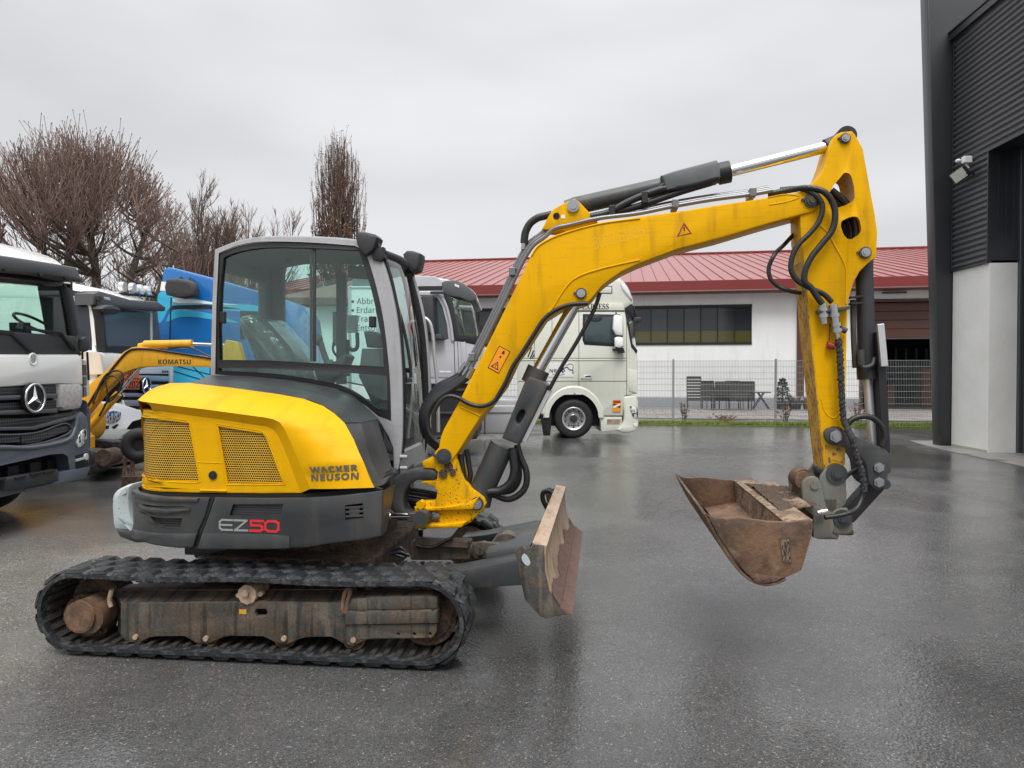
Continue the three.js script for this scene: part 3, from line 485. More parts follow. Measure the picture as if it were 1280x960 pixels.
  part('front_post', ex([...spl(P([[462, 312], [470, 335], [479, 368], [485.5, 400], [490, 440], [492, 475], [493, 510], [493, 560], [490, 588]]), 3), ...spl(P([[470.5, 308], [480, 335], [489, 368], [495, 400], [499, 440], [501, 480], [501.5, 530], [500.5, 560], [495, 590]]), 3).reverse()], ZF - .036, ZF + .034, .004), M.black, far);
  part('door_bar', ex(P([[268, 452], [420, 456], [488, 460], [488, 467], [420, 463], [268, 459]]), ZF - .01, ZF + .012, .003), M.black, far);
  // rear: two posts, sill, lintel and pane
  const rx = EF.p(266, 400, ZN)[0] + .02, yb = EF.p(270, 470, ZN)[1], yt = EF.p(270, 313, ZN)[1];
  part('rear_frame', [box(rx - .02, rx + .05, yb - .02, yb + .08, ZF, ZN - .06, .01), box(rx - .015, rx + .045, yt - .14, yt - .03, ZF, ZN - .06, .01), box(rx - .02, rx + .06, yb, yt - .03, ZF - .02, ZF + .14, .02)], M.interior, cab);
  part('rear_window', box(rx + .005, rx + .009, yb + .06, yt - .12, ZF + .1, ZN - .07, 0), M.glassGreen);
  part('floor', [box(rx, EF.p(497, 592, ZN)[0] - .03, .98, 1.02, ZF, ZN - .02, .01), box(rx, EF.p(440, 592, ZN)[0], 1.0, 1.3, -.55, -.05, .03)], M.dark);
  // front: windscreen between near and far posts, lower panel
  const np = EF.path([[479, 320], [488, 350], [495, 382], [500.5, 420], [503.5, 465], [504, 510], [502, 566]], ZN - .02), fp = EF.path([[507, 338], [512, 362], [517, 392], [522, 425], [526.5, 465], [530, 510], [532, 552]], ZF + .02);
  const A = rs3(np, 16), B = rs3(fp, 16), bow = (a, b, t) => { const v = a.clone().lerp(b, t); v.x += .05 * Math.sin(Math.PI * t); return v; };
  const rowsF = []; for (let i = 0; i <= 8; i++) rowsF.push(A.map((a, k) => bow(a, B[k], i / 8)));
  part('windscreen', loft(rowsF, 1), M.glass);
  part('front_post', [loft([A.map(v => v.clone().add(V3(.012, 0, .012))), A.map((a, k) => bow(a, B[k], .03).add(V3(.006, 0, 0)))], .6), tube(A.map(v => v.clone().add(V3(.006, 0, -.01))), .012)], M.black, cab);
  part('front_post', [tube(B.map(v => v.clone().add(V3(-.012, 0, .02))), .026), ], M.black, far);
  part('post_trim', tube(B.map(v => v.clone().add(V3(.014, 0, 0))), .011), M.cabGrey, far);
  part('roof_edge', tube([V3(A[0].x - .01, A[0].y + .02, ZN - .03), bow(A[0], B[0], .5).add(V3(-.005, .02, 0)), V3(B[0].x - .01, B[0].y + .02, ZF)], .032), M.plasticDark);
  const lp = [EF.P(500, 568, ZN - .01), EF.P(532.5, 552.5, ZF)], lq = [EF.P(500, 593, ZN - .01), EF.P(532.5, 575, ZF)];
  part('front_panel', [loft([lp, lq], .3), loft([lp.map(v => v.clone().add(V3(-.05, 0, 0))), lq.map(v => v.clone().add(V3(-.05, 0, 0)))], .3), loft([lp, lp.map(v => v.clone().add(V3(-.05, 0, 0)))], .3), ...[[500.5, 571], [500.5, 585], [532, 554.5]].map((q, i) => { const a = EF.P(q[0], q[1], i < 2 ? ZN : ZF); return cyl(a, a.clone().add(V3(.05, 0, 0)), .014); })], M.cabGrey);
  part('grab_handle', tube(EF.path([[520, 400], [526, 397.5], [532, 398], [537.5, 404], [541, 419], [543, 445], [547, 487], [548, 540]], ZF - .05), .014, 10), M.alu);
  part('grab_handle', tube(EF.path([[510, 548], [513, 520], [516, 470], [514, 420], [511, 408], [514, 402], [520, 402]], ZF + .08), .012, 8), M.cabGrey);
  part('wiper', [tube(EF.path([[481, 342], [487, 370], [491, 400], [496, 430], [499, 462], [501.5, 475]], ZN - .06).map(v => v.add(V3(.04, 0, 0))), .009), tube(EF.path([[484, 372], [492, 395], [499, 425], [504, 455], [505, 472]], ZN - .1).map(v => v.add(V3(.05, 0, 0))), .012), bar(EF.P(499, 476, ZN - .06).add(V3(.05, 0, 0)), EF.P(506, 475, ZN - .08).add(V3(.05, 0, 0)), .03, .03), tube(EF.path([[501, 478], [502, 520], [503, 556]], ZN - .02).map(v => v.add(V3(.02, 0, 0))), .006)], M.black);
  // interior: seat in a plastic cover, levers, console, monitor
  const seatP = spl(EF.poly([[303, 400], [312, 397], [322, 399], [342, 418], [360, 442], [370, 466], [372, 480], [340, 482], [326, 466], [312, 436]], -.16), 3, true);
  const seatM = part('seat', [ex(seatP, -.52, -.14, .05), box(EF.p(330, 470, -.4)[0], EF.p(410, 470, -.4)[0], 1.38, 1.5, -.54, -.12, .05)], M.plasticDark);
  part('plastic_cover', (() => { const c = EF.poly([[297, 397], [310, 394], [324, 396], [345, 416], [363, 440], [374, 466], [377, 484], [338, 486], [322, 468], [309, 438]], -.12); const g = new TessellateModifier(.05, 5).modify(ex(spl(c, 3, true), -.56, -.1, .06)), p = g.attributes.position; for (let i = 0; i < p.count; i++) { const x = p.getX(i), y = p.getY(i), z = p.getZ(i), n = Math.sin(x * 60 + y * 34 + Math.sin(y * 5)) * .003 + Math.sin(x * 27 + y * 15) * .004; p.setXYZ(i, x + n, y + n * .4, z + n * 1.2); } g.computeVertexNormals(); return g; })(), M.film, seatM);
  part('armrest_console', [box(EF.p(356, 470, -.2)[0], EF.p(420, 470, -.2)[0], 1.36, 1.56, -.12, .02, .03), ex(EF.poly([[398, 462], [424, 452], [436, 443], [440, 446], [430, 470], [405, 484]], -.2), -.28, -.1, .02)], M.plasticDark);
  const joy = part('joystick', [tube(EF.path([[416, 466], [408, 450], [403, 436], [400, 427], [395, 423], [392, 421]], -.15), .022, 10), (() => { const a = EF.P(398, 425, -.15); return new THREE.SphereGeometry(.032, 14, 10).scale(1, 1.4, 1).translate(a.x, a.y, a.z); })(), cyl(EF.P(410, 452, -.15), EF.P(420, 470, -.15), .035, .05)], M.plasticGrey);
  part('control_lever', [tube(EF.path([[435, 470], [434, 440], [434.5, 424], [436, 434], [441, 437.5], [446, 435], [446.5, 416]], -.35), .016, 8), tube(EF.path([[417, 428], [416.5, 438], [422, 446], [432, 452]], -.55), .010, 8)], M.black);
  part('monitor', ex(EF.poly([[453, 414], [463, 413.5], [476, 417.5], [477, 435], [457, 434]], -.05), -.2, -.06, .02), M.plasticDark);
  part('dashboard', [ex(EF.poly([[456, 436], [479, 436], [481, 470], [484, 500], [470, 506], [452, 470]], -.1), -.35, -.02, .02)], M.plasticGrey);
  part('sun_blind', ex(EF.poly([[434, 394], [447, 394], [447, 416], [434, 416]], -.55), -.56, -.55, 0), M.bodyLight);
  part('roof_lamp', (() => { const a = EF.P(362, 322, -.4); return new THREE.TorusGeometry(.03, .014, 8, 16).translate(a.x, a.y, a.z); })(), M.plasticGrey);
  part('blind_box', ex(EF.poly([[437, 333], [463, 334], [467, 349], [437, 347]], -.55), -.62, -.5, .02), M.interior);
  // work lights
  const lampN = EF.poly([[444.5, 294], [449, 290], [458, 290.3], [469, 293], [472.5, 297], [468, 312], [458, 320], [450.5, 313], [447, 306]], ZN + .03);
  const l1 = part('work_light', ex(lampN, ZN - .1, ZN + .05, .02), M.plasticDark); part('lamp_bracket', [ex(EF.poly([[462, 314], [478, 308], [480.5, 322], [476, 327.5], [466, 325]], ZN + .02), ZN - .06, ZN + .02, .01), bar(EF.P(472, 303, ZN - .02), EF.P(478, 326, ZN - .02), .02, .05)], M.black, l1);
  const l2 = part('work_light', ex(EF.poly([[507.5, 320], [512.5, 315.6], [520, 316], [529, 319], [529.5, 325], [526, 339], [517.5, 342.5], [511, 335]], ZF), ZF - .07, ZF + .1, .02), M.plasticDark); part('lamp_bracket', ex(EF.poly([[505, 330], [514, 336], [518, 345], [513, 353], [506, 350]], ZF), ZF - .03, ZF + .05, .01), M.black, l2);
}
{ // ---- swing post, boom, arm, bucket
  const ZB = .12, NB = ZB + .13, FB = ZB - .13;
  const pin = (px, py, z, r, parent, m = M.steel) => { const q = EF.p(px, py, z); part('pin', [zcyl(q[0], q[1], z - .02, z + .022, r * .8, 20), zcyl(q[0], q[1], z, z + .03, r * .5, 16)], m, parent); part('pin_collar', [zcyl(q[0], q[1], z - .02, z + .014, r * 1.05, 24), zcyl(q[0] - r * 1.25, q[1] + r * .1, z - .02, z + .012, r * .22, 6)], M.steelGrey, parent); };
  // support arms of the upper frame that hold the swing post
  const sup = part('post_support', [ex(spl(EF.poly([[478, 606], [490, 598], [505, 590], [520, 586], [538, 586], [546, 589], [547, 595], [543, 600], [522, 600], [512, 606], [506, 618], [506, 632], [512, 640], [524, 644], [522, 652], [505, 650], [492, 640], [484, 630], [480, 615]], ZB + .1), 2, true), ZB - .02, ZB + .12, .02), box(EF.p(470, 620, 0)[0], EF.p(505, 620, 0)[0], .78, 1.02, -.3, .25, .03), zcyl(...EF.p(528, 656, 0), ZB - .2, ZB - .15, .04)], M.body);
  part('pin_boss', cyl(EF.P(541, 604, ZB), EF.P(541, 584, ZB), .055), M.body, sup);
  part('swing_cylinder', [cyl(EF.P(486, 645, ZB + .2), EF.P(514, 645, ZB + .2), .022), cyl(EF.P(440, 645, ZB + .2), EF.P(488, 645, ZB + .2), .04)], M.chrome);
  part('swing_rod_eye', [zcyl(...EF.p(527, 647, ZB + .2), ZB + .1, ZB + .24, .05, 20), bar(EF.P(511, 645, ZB + .18), EF.P(526, 646, ZB + .18), .06, .08)], M.steelGrey);
  // hoses through the support
  const hs = []; for (let i = 0; i < 6; i++) hs.push(tube(EF.path([[500, 610 + i * 4], [515, 612 + i * 4.4], [530, 614 + i * 4.6], [548, 618 + i * 4]], ZB - .02 - (i % 3) * .05), .015));
  part('hose_bundle', hs, M.hose);
  // swing post casting
  const postP = [[528, 577], [540, 571], [548, 560], [556, 556], [566, 562], [572, 576], [575, 587], [580, 600], [588, 610], [598, 616], [605, 622], [607.5, 630], [604, 638], [598, 643], [588, 653], [578, 658.5], [560, 659], [522, 660], [520, 656], [548, 654], [549, 640], [520, 638.5], [519, 633], [525, 627], [536, 626.5], [544, 626], [546, 620], [546.5, 614], [543, 608], [535, 605.5], [526, 603], [530, 600], [546, 599], [547, 590], [543, 586], [529, 585]];
  const post = part('swing_post', [ex(EF.poly(postP, ZB + .1), ZB + .02, ZB + .11, .012), ex(EF.poly(postP.filter((q, i) => i < 17), ZB + .1).concat(EF.poly([[560, 640], [556, 600], [545, 575]], ZB + .1)), ZB - .12, ZB - .03, .012), ex(EF.poly([[552, 575], [570, 580], [575, 600], [600, 630], [585, 650], [552, 650]], ZB + .1), ZB - .06, ZB + .05, .01), ex(EF.poly([[519, 633], [550, 634], [585, 628], [600, 620], [592, 636], [560, 637], [520, 639]], ZB + .12), ZB - .1, ZB + .15, .012), ex(EF.poly([[520, 655], [555, 654], [586, 650], [578, 658.5], [560, 659.5], [521, 660]], ZB + .12), ZB - .1, ZB + .15, .012)], M.yellowChipped);
  pin(596.5, 629.5, ZB + .115, .042, post); pin(555, 570.5, ZB + .13, .05, post, M.steelGrey);
  part('grease', [[554, 592, .03], [566, 590, .022], [561, 583, .03]].map(([x, y, r]) => { const q = EF.p(x, y, ZB + .11); return zcyl(q[0], q[1], ZB + .1, ZB + .122, r, 9); }), M.soil, post);
  part('knuckle_nut', zcyl(...EF.p(527, 630, ZB + .12), ZB + .1, ZB + .16, .03, 6), M.yellowWorn, post);
  part('boom_hoses', [tube(EF.path([[576, 568], [578, 585], [580, 600], [585, 610]], ZB + .05), .02), tube(EF.path([[583, 562], [586, 580], [588, 596], [585, 604]], ZB + .02), .018)], M.hose);
  // boom
  const boomP = [[551, 546], [555, 536], [573.7, 502.5], [597.5, 455], [610, 430], [637.5, 374], [660, 327], [666, 314], [674, 304], [687, 296.3], [709, 288.5], [749, 278], [800, 275 - 4.5], [847, 264.5], [894, 256.5], [940.6, 250], [997.5, 240], [1008, 238.3], [1017, 240], [1023, 245], [1025, 252], [1022.5, 259.5], [1017, 264], [1004, 267.5], [960, 279.5], [900, 297.5], [847, 311], [798, 329.5], [777.5, 339], [762, 349.5], [752.5, 357], [745, 366], [740, 372.5], [734, 378], [724, 381.3], [712, 382], [699, 387.5], [680.6, 399], [666.5, 420.6], [659, 432.5], [644, 453], [629, 485], [612.5, 507.5], [600, 522.5], [585, 545], [576, 560], [569, 570], [563, 577.5], [555, 580], [549, 577], [546.5, 570]];
  const boom = part('boom', ex(EF.poly(boomP, NB), FB, NB, .008), M.yellowWorn);
  pin(1015, 250.5, NB, .045, boom, M.steelGrey); pin(726.5, 367, NB, .034, boom); pin(555, 570.5, NB - .01, .048, boom, M.steelGrey);
  // weld bead of the doubling plate, top rib, foot step
  part('weld_bead', [tube(EF.path([[672, 410], [682, 396], [690, 386], [698, 373], [706, 361], [715, 351], [727, 344], [750, 336.5], [772, 331], [800, 325]], NB), .007, 6), tube(EF.path([[576, 509], [598, 519], [600, 520]], NB), .006, 6), tube(EF.path([[664, 320], [672, 308.5], [688, 298.5], [709, 290.5], [749, 280], [800, 273]], NB), .007, 6), tube(EF.path([[960, 247], [984, 243], [1000, 246], [984, 252], [962, 256]], NB), .004, 6)], M.yellow, boom);
  // ear for the arm cylinder
  const ear = EF.poly([[677.5, 287], [686, 270], [691.5, 262], [704, 255], [713.5, 250.3], [718, 249], [724, 252.5], [733, 262], [747, 278], [709, 289]], NB - .05);
  part('cylinder_ear', [ex(ear, NB - .09, NB - .04, .006), ex(ear, FB + .04, FB + .09, .006)], M.yellowWorn, boom);
  { const q = EF.p(716.5, 258, NB - .04); part('pin', [zcyl(q[0], q[1], FB + .02, NB - .012, .025, 18), zcyl(q[0], q[1], NB - .05, NB - .022, .04, 20)], M.steel, boom); }
  { const q = EF.p(695.5, 270, NB - .04); part('ear_hole', zcyl(q[0], q[1], NB - .05, NB - .037, .022, 14), M.dark, boom); const q2 = EF.p(704, 271, NB - .04); part('ear_tag', box(q2[0] - .012, q2[0] + .012, q2[1] - .012, q2[1] + .012, NB - .05, NB - .037, 0), M.white, boom); }
  // pipes along the boom
  const pp = [[590, 463], [600, 444], [630, 383], [652, 336], [660, 321], [670, 307], [684, 297], [694, 287.5], [712, 283], [749, 274.5], [800, 268], [847, 258.5], [894, 250.5], [940, 244.5], [968, 239.5]];
  const pipes = []; for (let i = 0; i < 3; i++) pipes.push(tube(EF.path(pp.map(q => [q[0] - 2.2 - i * 2.6, q[1] - 1.4 - i * 1.8]), NB - .03 - i * .045), .0145, 8, 5));
  part('hydraulic_pipes', pipes, M.pipe);
  part('pipe_clamps', [[646, 343], [596, 449], [848, 259], [944, 245]].map(([x, y]) => { const a = EF.P(x - 5, y - 3, NB - .06); return box(a.x - .018, a.x + .022, a.y - .03, a.y + .024, NB - .15, NB - .002, .005); }), M.pipe);
  part('ear_hose', tube(EF.path([[690, 268], [681, 270], [672, 272.5], [663, 279], [657, 290], [655, 304]], NB - .1), .026, 8), M.hose);
  part('hose_end', cyl(EF.P(655, 303, NB - .1), EF.P(654, 312, NB - .1), .016), M.steel);
  // hoses behind the boom foot
  const hb = [];
  for (let i = 0; i < 6; i++) { const o = i * 3.2, z = NB - .06 - i * .035; hb.push(tube(EF.path([[590 - o * .6, 466 - o * .1], [582 - o, 474], [566 - o * 1.1, 486 - o * .2], [548 - o * .7, 498], [537 - o * .5, 512], [534 - o * .4, 528], [539 - o * .4, 545], [552, 556 + o * .4], [565, 560]], z), .020 + .004 * (i % 2), 8)); }
  part('hose_bundle', hb, M.hose);
  part('hose_ends', [0, 1, 2].map(i => cyl(EF.P(592 - i * 4, 459 - i * 3, NB - .03 - i * .05), EF.P(585 - i * 5, 472 - i * 3, NB - .05 - i * .05), .019)), M.steel);
  part('return_hose', tube(EF.path([[541, 530], [543, 515], [550, 502], [560, 495.5], [572, 497], [585, 504], [597, 507.5], [608, 506.5], [618, 501], [624, 492], [632, 478], [641, 458], [652, 442], [666, 420], [680, 399], [692, 389], [712, 381], [735, 379]], NB + .022), .014, 8), M.hose);
  // decals
  const dtr = tex(256, (u, v) => { // caution plate: black rule, figures and triangle on orange
    const e = u < .05 || u > .95 || v < .03 || v > .97, t = v > .1 && v < .42 && Math.abs(u - .5) < (.42 - v) * 1.1, ti = v > .14 && v < .34 && Math.abs(u - .5) < (.36 - v) * .95, ex2 = Math.abs(u - .5) < .035 && v > .16 && v < .3, f = Math.hypot((u - .55) * 1.6, (v - .82) * 2.4) < .2 && NZ.fbm(u, v, 14, 2) > .42, f2 = Math.hypot(u - .5, (v - .62) * 1.3) < .07;
    return (e || (t && !ti) || ex2 || f || f2) ? [.12, .06, .03] : [.93, .58, .05];
  }, true, 1, 512);
  const quad = (a, b, c, d, name, m, parent) => { const g = new THREE.BufferGeometry(); g.setAttribute('position', new THREE.Float32BufferAttribute([...a, ...b, ...c, ...a, ...c, ...d].map(Number), 3)); g.setAttribute('uv', new THREE.Float32BufferAttribute([0, 0, 1, 0, 1, 1, 0, 0, 1, 1, 0, 1], 2)); g.computeVertexNormals(); g.userData.keepUV = true; part(name, g, m, parent); };
  const q3 = (x, y) => { const a = EF.p(x, y, NB + .002); return [a[0], a[1], NB + .002]; };
  quad(q3(609.5, 459.5), q3(623.5, 467.2), q3(638, 439.5), q3(624, 432), 'caution_plate', std(one, .5, 0, { map: dtr }), boom);
  const tri = (k, z) => EF.poly([[846 + k, 295.8 - k * .5], [855 - k * .1, 278 + k * 1.5], [865 - k, 292 - k * .5]], z);
  part('warning_triangle', ex(tri(0, NB), NB, NB + .0015, 0, [tri(2.4, NB)]), std([.25, .02, .01], .5), boom);
  part('exclamation_mark', ex(EF.poly([[854, 284], [856, 284], [856.2, 289], [855.2, 289]], NB), NB, NB + .0015, 0), M.textBlack, boom);
  { const a = EF.P(744, 311.5, NB), c = EF.P(806, 295, NB), L = c.distanceTo(a); part('faded_lettering', text('BLITZ GMBH', 'thin', .075, 0, 0, 0, L, .0005).applyMatrix4(new THREE.Matrix4().makeRotationZ(Math.atan2(c.y - a.y, c.x - a.x)).setPosition(a.x, a.y, NB)), std([.78, .42, .006], .6), boom); }
  // boom cylinder under the boom
  const zc = ZB;
  const bcyl = part('boom_cylinder', [cyl(EF.P(598, 622, zc), EF.P(628, 556, zc), .085, .085, 28), cyl(EF.P(596, 627, zc), EF.P(602, 612, zc), .1, .085, 28)], M.steelGrey);
  const gd = [[627, 548], [649, 556], [685, 482], [679, 476], [662, 469.5], [656.5, 475]];
  part('cylinder_guard', ex(EF.poly(gd, zc + .1), zc - .1, zc + .1, .018, [spl(EF.poly([[646, 528], [645, 523], [650, 514], [654, 512.5], [656, 516], [651, 526], [648, 529]], zc + .1), 2, true)]), M.steelGrey, bcyl);
  part('guard_recess', ex(EF.poly([[643, 531], [645, 512], [656, 510], [656, 530]], zc + .1), zc + .05, zc + .06, 0), M.dark, bcyl);
  part('cylinder_head', cyl(EF.P(665, 480, zc), EF.P(673.5, 461, zc), .078, .078, 28), M.steelGrey, bcyl);
  part('piston_rod', cyl(EF.P(672, 464, zc), EF.P(722, 374, zc), .042, .042, 24), M.chrome, bcyl);
  part('guard_strip', bar(EF.P(688, 486, zc + .04), EF.P(655, 552, zc + .04), .03, .05), M.alu, bcyl);
  part('cylinder_hose', tube(EF.path([[686, 488], [700, 462], [724, 422], [744, 384], [750, 366]], zc + .06), .0135, 8), M.hose);
  part('cylinder_hose', [tube(EF.path([[641, 560], [642, 575], [643, 590], [638, 604], [626, 613], [610, 615]], zc + .05), .03, 8), tube(EF.path([[646, 556], [651, 572], [658, 590], [657, 608], [648, 619], [635, 624], [616, 618]], zc + .0), .022, 8), tube(EF.path([[647, 560], [648, 580], [648, 600], [640, 612], [622, 616]], zc - .06), .022, 8)], M.hose);
  // arm cylinder above the boom
  const za = ZB;
  const ac = part('arm_cylinder', [cyl(EF.P(716.5, 258, za), EF.P(912, 214.5, za), .058, .058, 28), cyl(EF.P(708, 262, za), EF.P(726, 256, za), .06)], M.steelGrey);
  part('cylinder_head', cyl(EF.P(898, 217.5, za), EF.P(912, 214.5, za), .07, .07, 28), M.black, ac);
  part('piston_rod', cyl(EF.P(905, 216, za), EF.P(1040, 182, za), .036, .036, 24), M.chrome, ac);
  part('rod_guard', ex(EF.poly([[826, 219], [844, 213], [896, 199.5], [900, 206], [901, 221], [869, 229], [833, 237.5], [830, 226]], za + .1), za - .1, za + .1, .012), M.guard, ac);
  part('cylinder_hoses', [tube(EF.path([[738, 271], [760, 266], [782, 254], [806, 243.5], [830, 236], [860, 232], [897, 222]], za + .075), .024), tube(EF.path([[740, 274], [768, 266], [790, 260], [815, 252], [850, 240], [890, 228]], za + .06), .022), tube(EF.path([[815, 243], [822, 238], [832, 230], [850, 226]], za + .07), .02)], M.hose);
  part('hose_clamp', [[806, 246], [765, 263]].map(([x, y]) => { const a = EF.p(x, y, za + .1); return box(a[0] - .02, a[0] + .02, a[1] - .04, a[1] + .035, za + .04, za + .105, .005); }), M.black, ac);
  part('rod_eye', [cyl(EF.P(1032, 184, za), EF.P(1052, 176, za), .05), zcyl(...EF.p(1054, 174, za), za - .07, za + .07, .06)], M.black, ac);
  // arm
  const NA = ZB + .115, FA = ZB - .115;
  const armP = [[1000, 262], [1005, 247], [1015, 231], [1027.5, 216], [1034, 199], [1038, 184], [1041, 173.5], [1046, 167.5], [1052, 165], [1065, 163.5], [1069, 167.5], [1079, 186], [1085, 220], [1094, 269], [1097, 290], [1096, 312.5], [1095.6, 321], [1091, 324.5], [1085, 329], [1075, 339], [1067.5, 352.5], [1063, 366], [1060, 378], [1058.5, 420], [1057.5, 487.5], [1056, 540], [1056, 584], [1052, 594], [1045, 599], [1036, 596], [1032, 587], [1026, 536], [1020.6, 480], [1014, 420], [1008, 350], [1001, 297.5]];
  const h1 = spl(EF.poly([[1050, 220], [1055, 214.5], [1062, 215.5], [1066, 221], [1070, 246], [1067, 252], [1047, 261], [1040, 255], [1034, 243]], NA), 2, true), h2 = spl(EF.poly([[1050, 277], [1055, 273], [1066, 269], [1074, 271], [1077.5, 282.5], [1077.5, 290], [1067.5, 299], [1062.5, 300.5], [1057.5, 299], [1051, 289]], NA), 2, true);
  const arm = part('arm', ex(EF.poly(armP, NA), FA, NA, .007, [h1, h2]), M.yellowWorn);
  part('worn_edge', ex(EF.poly([[1000.5, 280], [1003, 280], [1009, 350], [1015, 420], [1021.5, 480], [1027, 536], [1033, 587], [1031, 588], [1025, 536], [1019.5, 480], [1013, 420], [1007, 350]], NA), FA + .004, NA - .004, 0), M.yellowDirty, arm);
  part('weld_bead', [tube(EF.path([[1020, 278], [1034, 290], [1043, 306], [1056, 331], [1058, 340], [1057.5, 380]], NA), .006, 6), tube(EF.path([[1026, 498], [1030, 512], [1036, 520], [1043, 522], [1050, 515], [1052, 505]], NA), .004, 6)], M.yellow, arm);
  pin(1056, 173.5, NA, .03, arm); pin(1081, 316, NA, .034, arm); 
  part('grease', ex(EF.poly([[1031, 556], [1056, 556], [1056, 580], [1040, 574], [1034, 586]], NA), NA, NA + .003, 0), M.yellowDirty, arm);
  // hoses round the arm joint
  const zh = NA + .06;
  part('arm_hose', [tube(EF.path([[960, 243, NB - .05], [985, 238, NB - .03], [1010, 235, NB + .02], [1030, 240], [1041, 254], [1044, 270], [1040, 288], [1028, 304], [1014, 322], [1006, 340], [1006, 352], [1014, 360], [1022, 372], [1028, 380]], zh), .019, 10), tube(EF.path([[975, 237, NB - .06], [1000, 236, NB - .02], [1020, 244, NB + .03], [1028, 258], [1024, 276], [1012, 292], [998, 306], [990, 322], [989, 338], [996, 350], [1012, 360], [1030, 368], [1040, 378]], zh - .01), .0165, 10), tube(EF.path([[993, 292, .05], [980, 306, .1], [967, 320], [961, 335], [963, 348], [973, 358], [985, 363], [999, 366, .12], [1008, 366, .05]], zh - .04), .0135, 9)], M.hose);
  part('inner_hose', [0, 1, 2].map(i => tube(EF.path([[1028 + i * 4, 240, ZB], [1045 + i * 4, 254, ZB], [1055 + i * 4, 272, ZB], [1061 + i * 3, 290, ZB], [1060 + i * 3, 310, ZB]], ZB).map(v => v.add(V3(0, 0, -.05 + i * .05))), .02)), M.hose);
  const cp = part('coupling', [cyl(EF.P(1028, 379, NA + .05), EF.P(1030, 405, NA + .05), .026, .02), cyl(EF.P(1041, 381, NA + .05), EF.P(1046, 416, NA + .05), .026, .022), ...[[1028.5, 385], [1029, 393], [1043, 392], [1045, 404], [1046, 411]].map(([x, y]) => cyl(EF.P(x, y, NA + .05), EF.P(x + .5, y + 4, NA + .05), .034, .034, 6)), cyl(EF.P(1046, 414, NA + .05), EF.P(1047.5, 424, NA + .05), .014)], M.steel);
  part('coupling_plate', [bar(EF.P(1022, 390, NA + .04), EF.P(1060, 385, NA + .02), .02, .07), tube(EF.path([[1043, 398], [1050, 410], [1058, 414]], NA + .04), .018)], M.steelGrey, cp);
  part('coupling_cap', [cyl(EF.P(1034, 431, NA + .03), EF.P(1043, 433, NA + .03), .022)], std([.28, .03, .02], .5), cp);
  part('cap_wire', tube(EF.path([[1037, 405], [1037, 420], [1036, 428]], NA + .03), .003, 5), M.black, cp);
  part('sleeved_hose', tube(EF.path([[1047.5, 422], [1049, 440], [1051, 470], [1052.5, 500], [1055, 525], [1060, 545], [1064, 562], [1068, 575], [1073, 590], [1075, 610], [1072, 622], [1064, 632], [1052, 636.5], [1040, 639], [1022, 641]], NA + .05).map((v, i) => { v.z += [0, .005, -.005, .005, 0, .05, .06, .05, .05, .05, .06, .09, .12, .13, .14][i]; return v; }), .0145, 8, 12), M.hose);
  part('sleeve', (() => { const c = new THREE.CatmullRomCurve3(EF.path([[1048, 424], [1049.5, 440], [1051, 470], [1052.5, 500], [1055, 525], [1060, 545], [1064, 562], [1068, 575], [1073, 592], [1075, 612]], NA + .055).map((v, i) => { v.z += i > 4 ? .06 : 0; return v; })); const g = new THREE.TubeGeometry(c, 120, .019, 8), p = g.attributes.position, nn = g.attributes.normal; for (let i = 0; i < p.count; i++) { const k = .003 * Math.sin(Math.floor(i / 9) * 2.9 + Math.sin(i * .11) * 3) + .003 * Math.sin(i * 2.3); p.setXYZ(i, p.getX(i) + nn.getX(i) * k, p.getY(i) + nn.getY(i) * k, p.getZ(i) + nn.getZ(i) * k); } g.computeVertexNormals(); return g; })(), M.plasticDark);
  // bucket cylinder
  const bc = part('bucket_cylinder', [cyl(EF.P(1080, 334, ZB), EF.P(1084, 470, ZB), .052, .052, 26), cyl(EF.P(1081, 316, ZB), EF.P(1080, 340, ZB), .05, .052), cyl(EF.P(1083.5, 458, ZB), EF.P(1084.5, 474, ZB), .06, .06, 26)], M.plasticDark);
  part('piston_rod', cyl(EF.P(1084, 470, ZB), EF.P(1093, 580, ZB), .027, .027, 20), M.rod, bc);
  part('guide_plate', bar(EF.P(1100, 405, ZB + .13), EF.P(1105, 458, ZB + .13), .04, .03), M.alu, bc);
  part('rod_guard', bar(EF.P(1097, 415, ZB + .05), EF.P(1104, 565, ZB + .05), .05, .1), M.black, bc);
  part('feed_pipe', [tube(EF.path([[1066, 375], [1067, 420], [1069, 460]], ZB + .03), .018), tube(EF.path([[1076, 440, ZB + .08], [1077, 455, ZB + .08], [1080, 459, ZB + .09], [1090, 456, ZB + .08], [1093, 448, ZB + .06]], ZB), .014), cyl(EF.P(1076, 437, ZB + .08), EF.P(1077, 456, ZB + .08), .022)], M.steelGrey, bc);
  part('pipe_clip', [bar(EF.P(1062, 372, ZB + .07), EF.P(1078, 371, ZB + .07), .012, .05), bar(EF.P(1062, 380, ZB + .07), EF.P(1077, 379, ZB + .07), .012, .05)], M.black, bc);
  part('loop_hose', tube(EF.path([[1056, 535], [1063, 526], [1074, 521], [1086, 521], [1096, 526], [1103, 535], [1106, 548], [1103, 558]], NA + .03), .018, 10), M.hose);
  // linkage
  const lk = spl(EF.poly([[1030, 541], [1034, 535.6], [1042.5, 533.5], [1050, 536], [1062.5, 542], [1080, 550], [1097.5, 557.5], [1105, 560], [1112.5, 571], [1110, 590], [1108, 605], [1104, 610], [1096, 612.5], [1089, 607.5], [1085, 600], [1083, 582], [1075, 570], [1060, 561], [1045, 556], [1034, 552.5]], NA + .03), 2, true);
  const link = part('tipping_link', [ex(lk, NA + .005, NA + .035, .006), ex(lk, FA - .035, FA - .005, .006)], M.steelGrey);
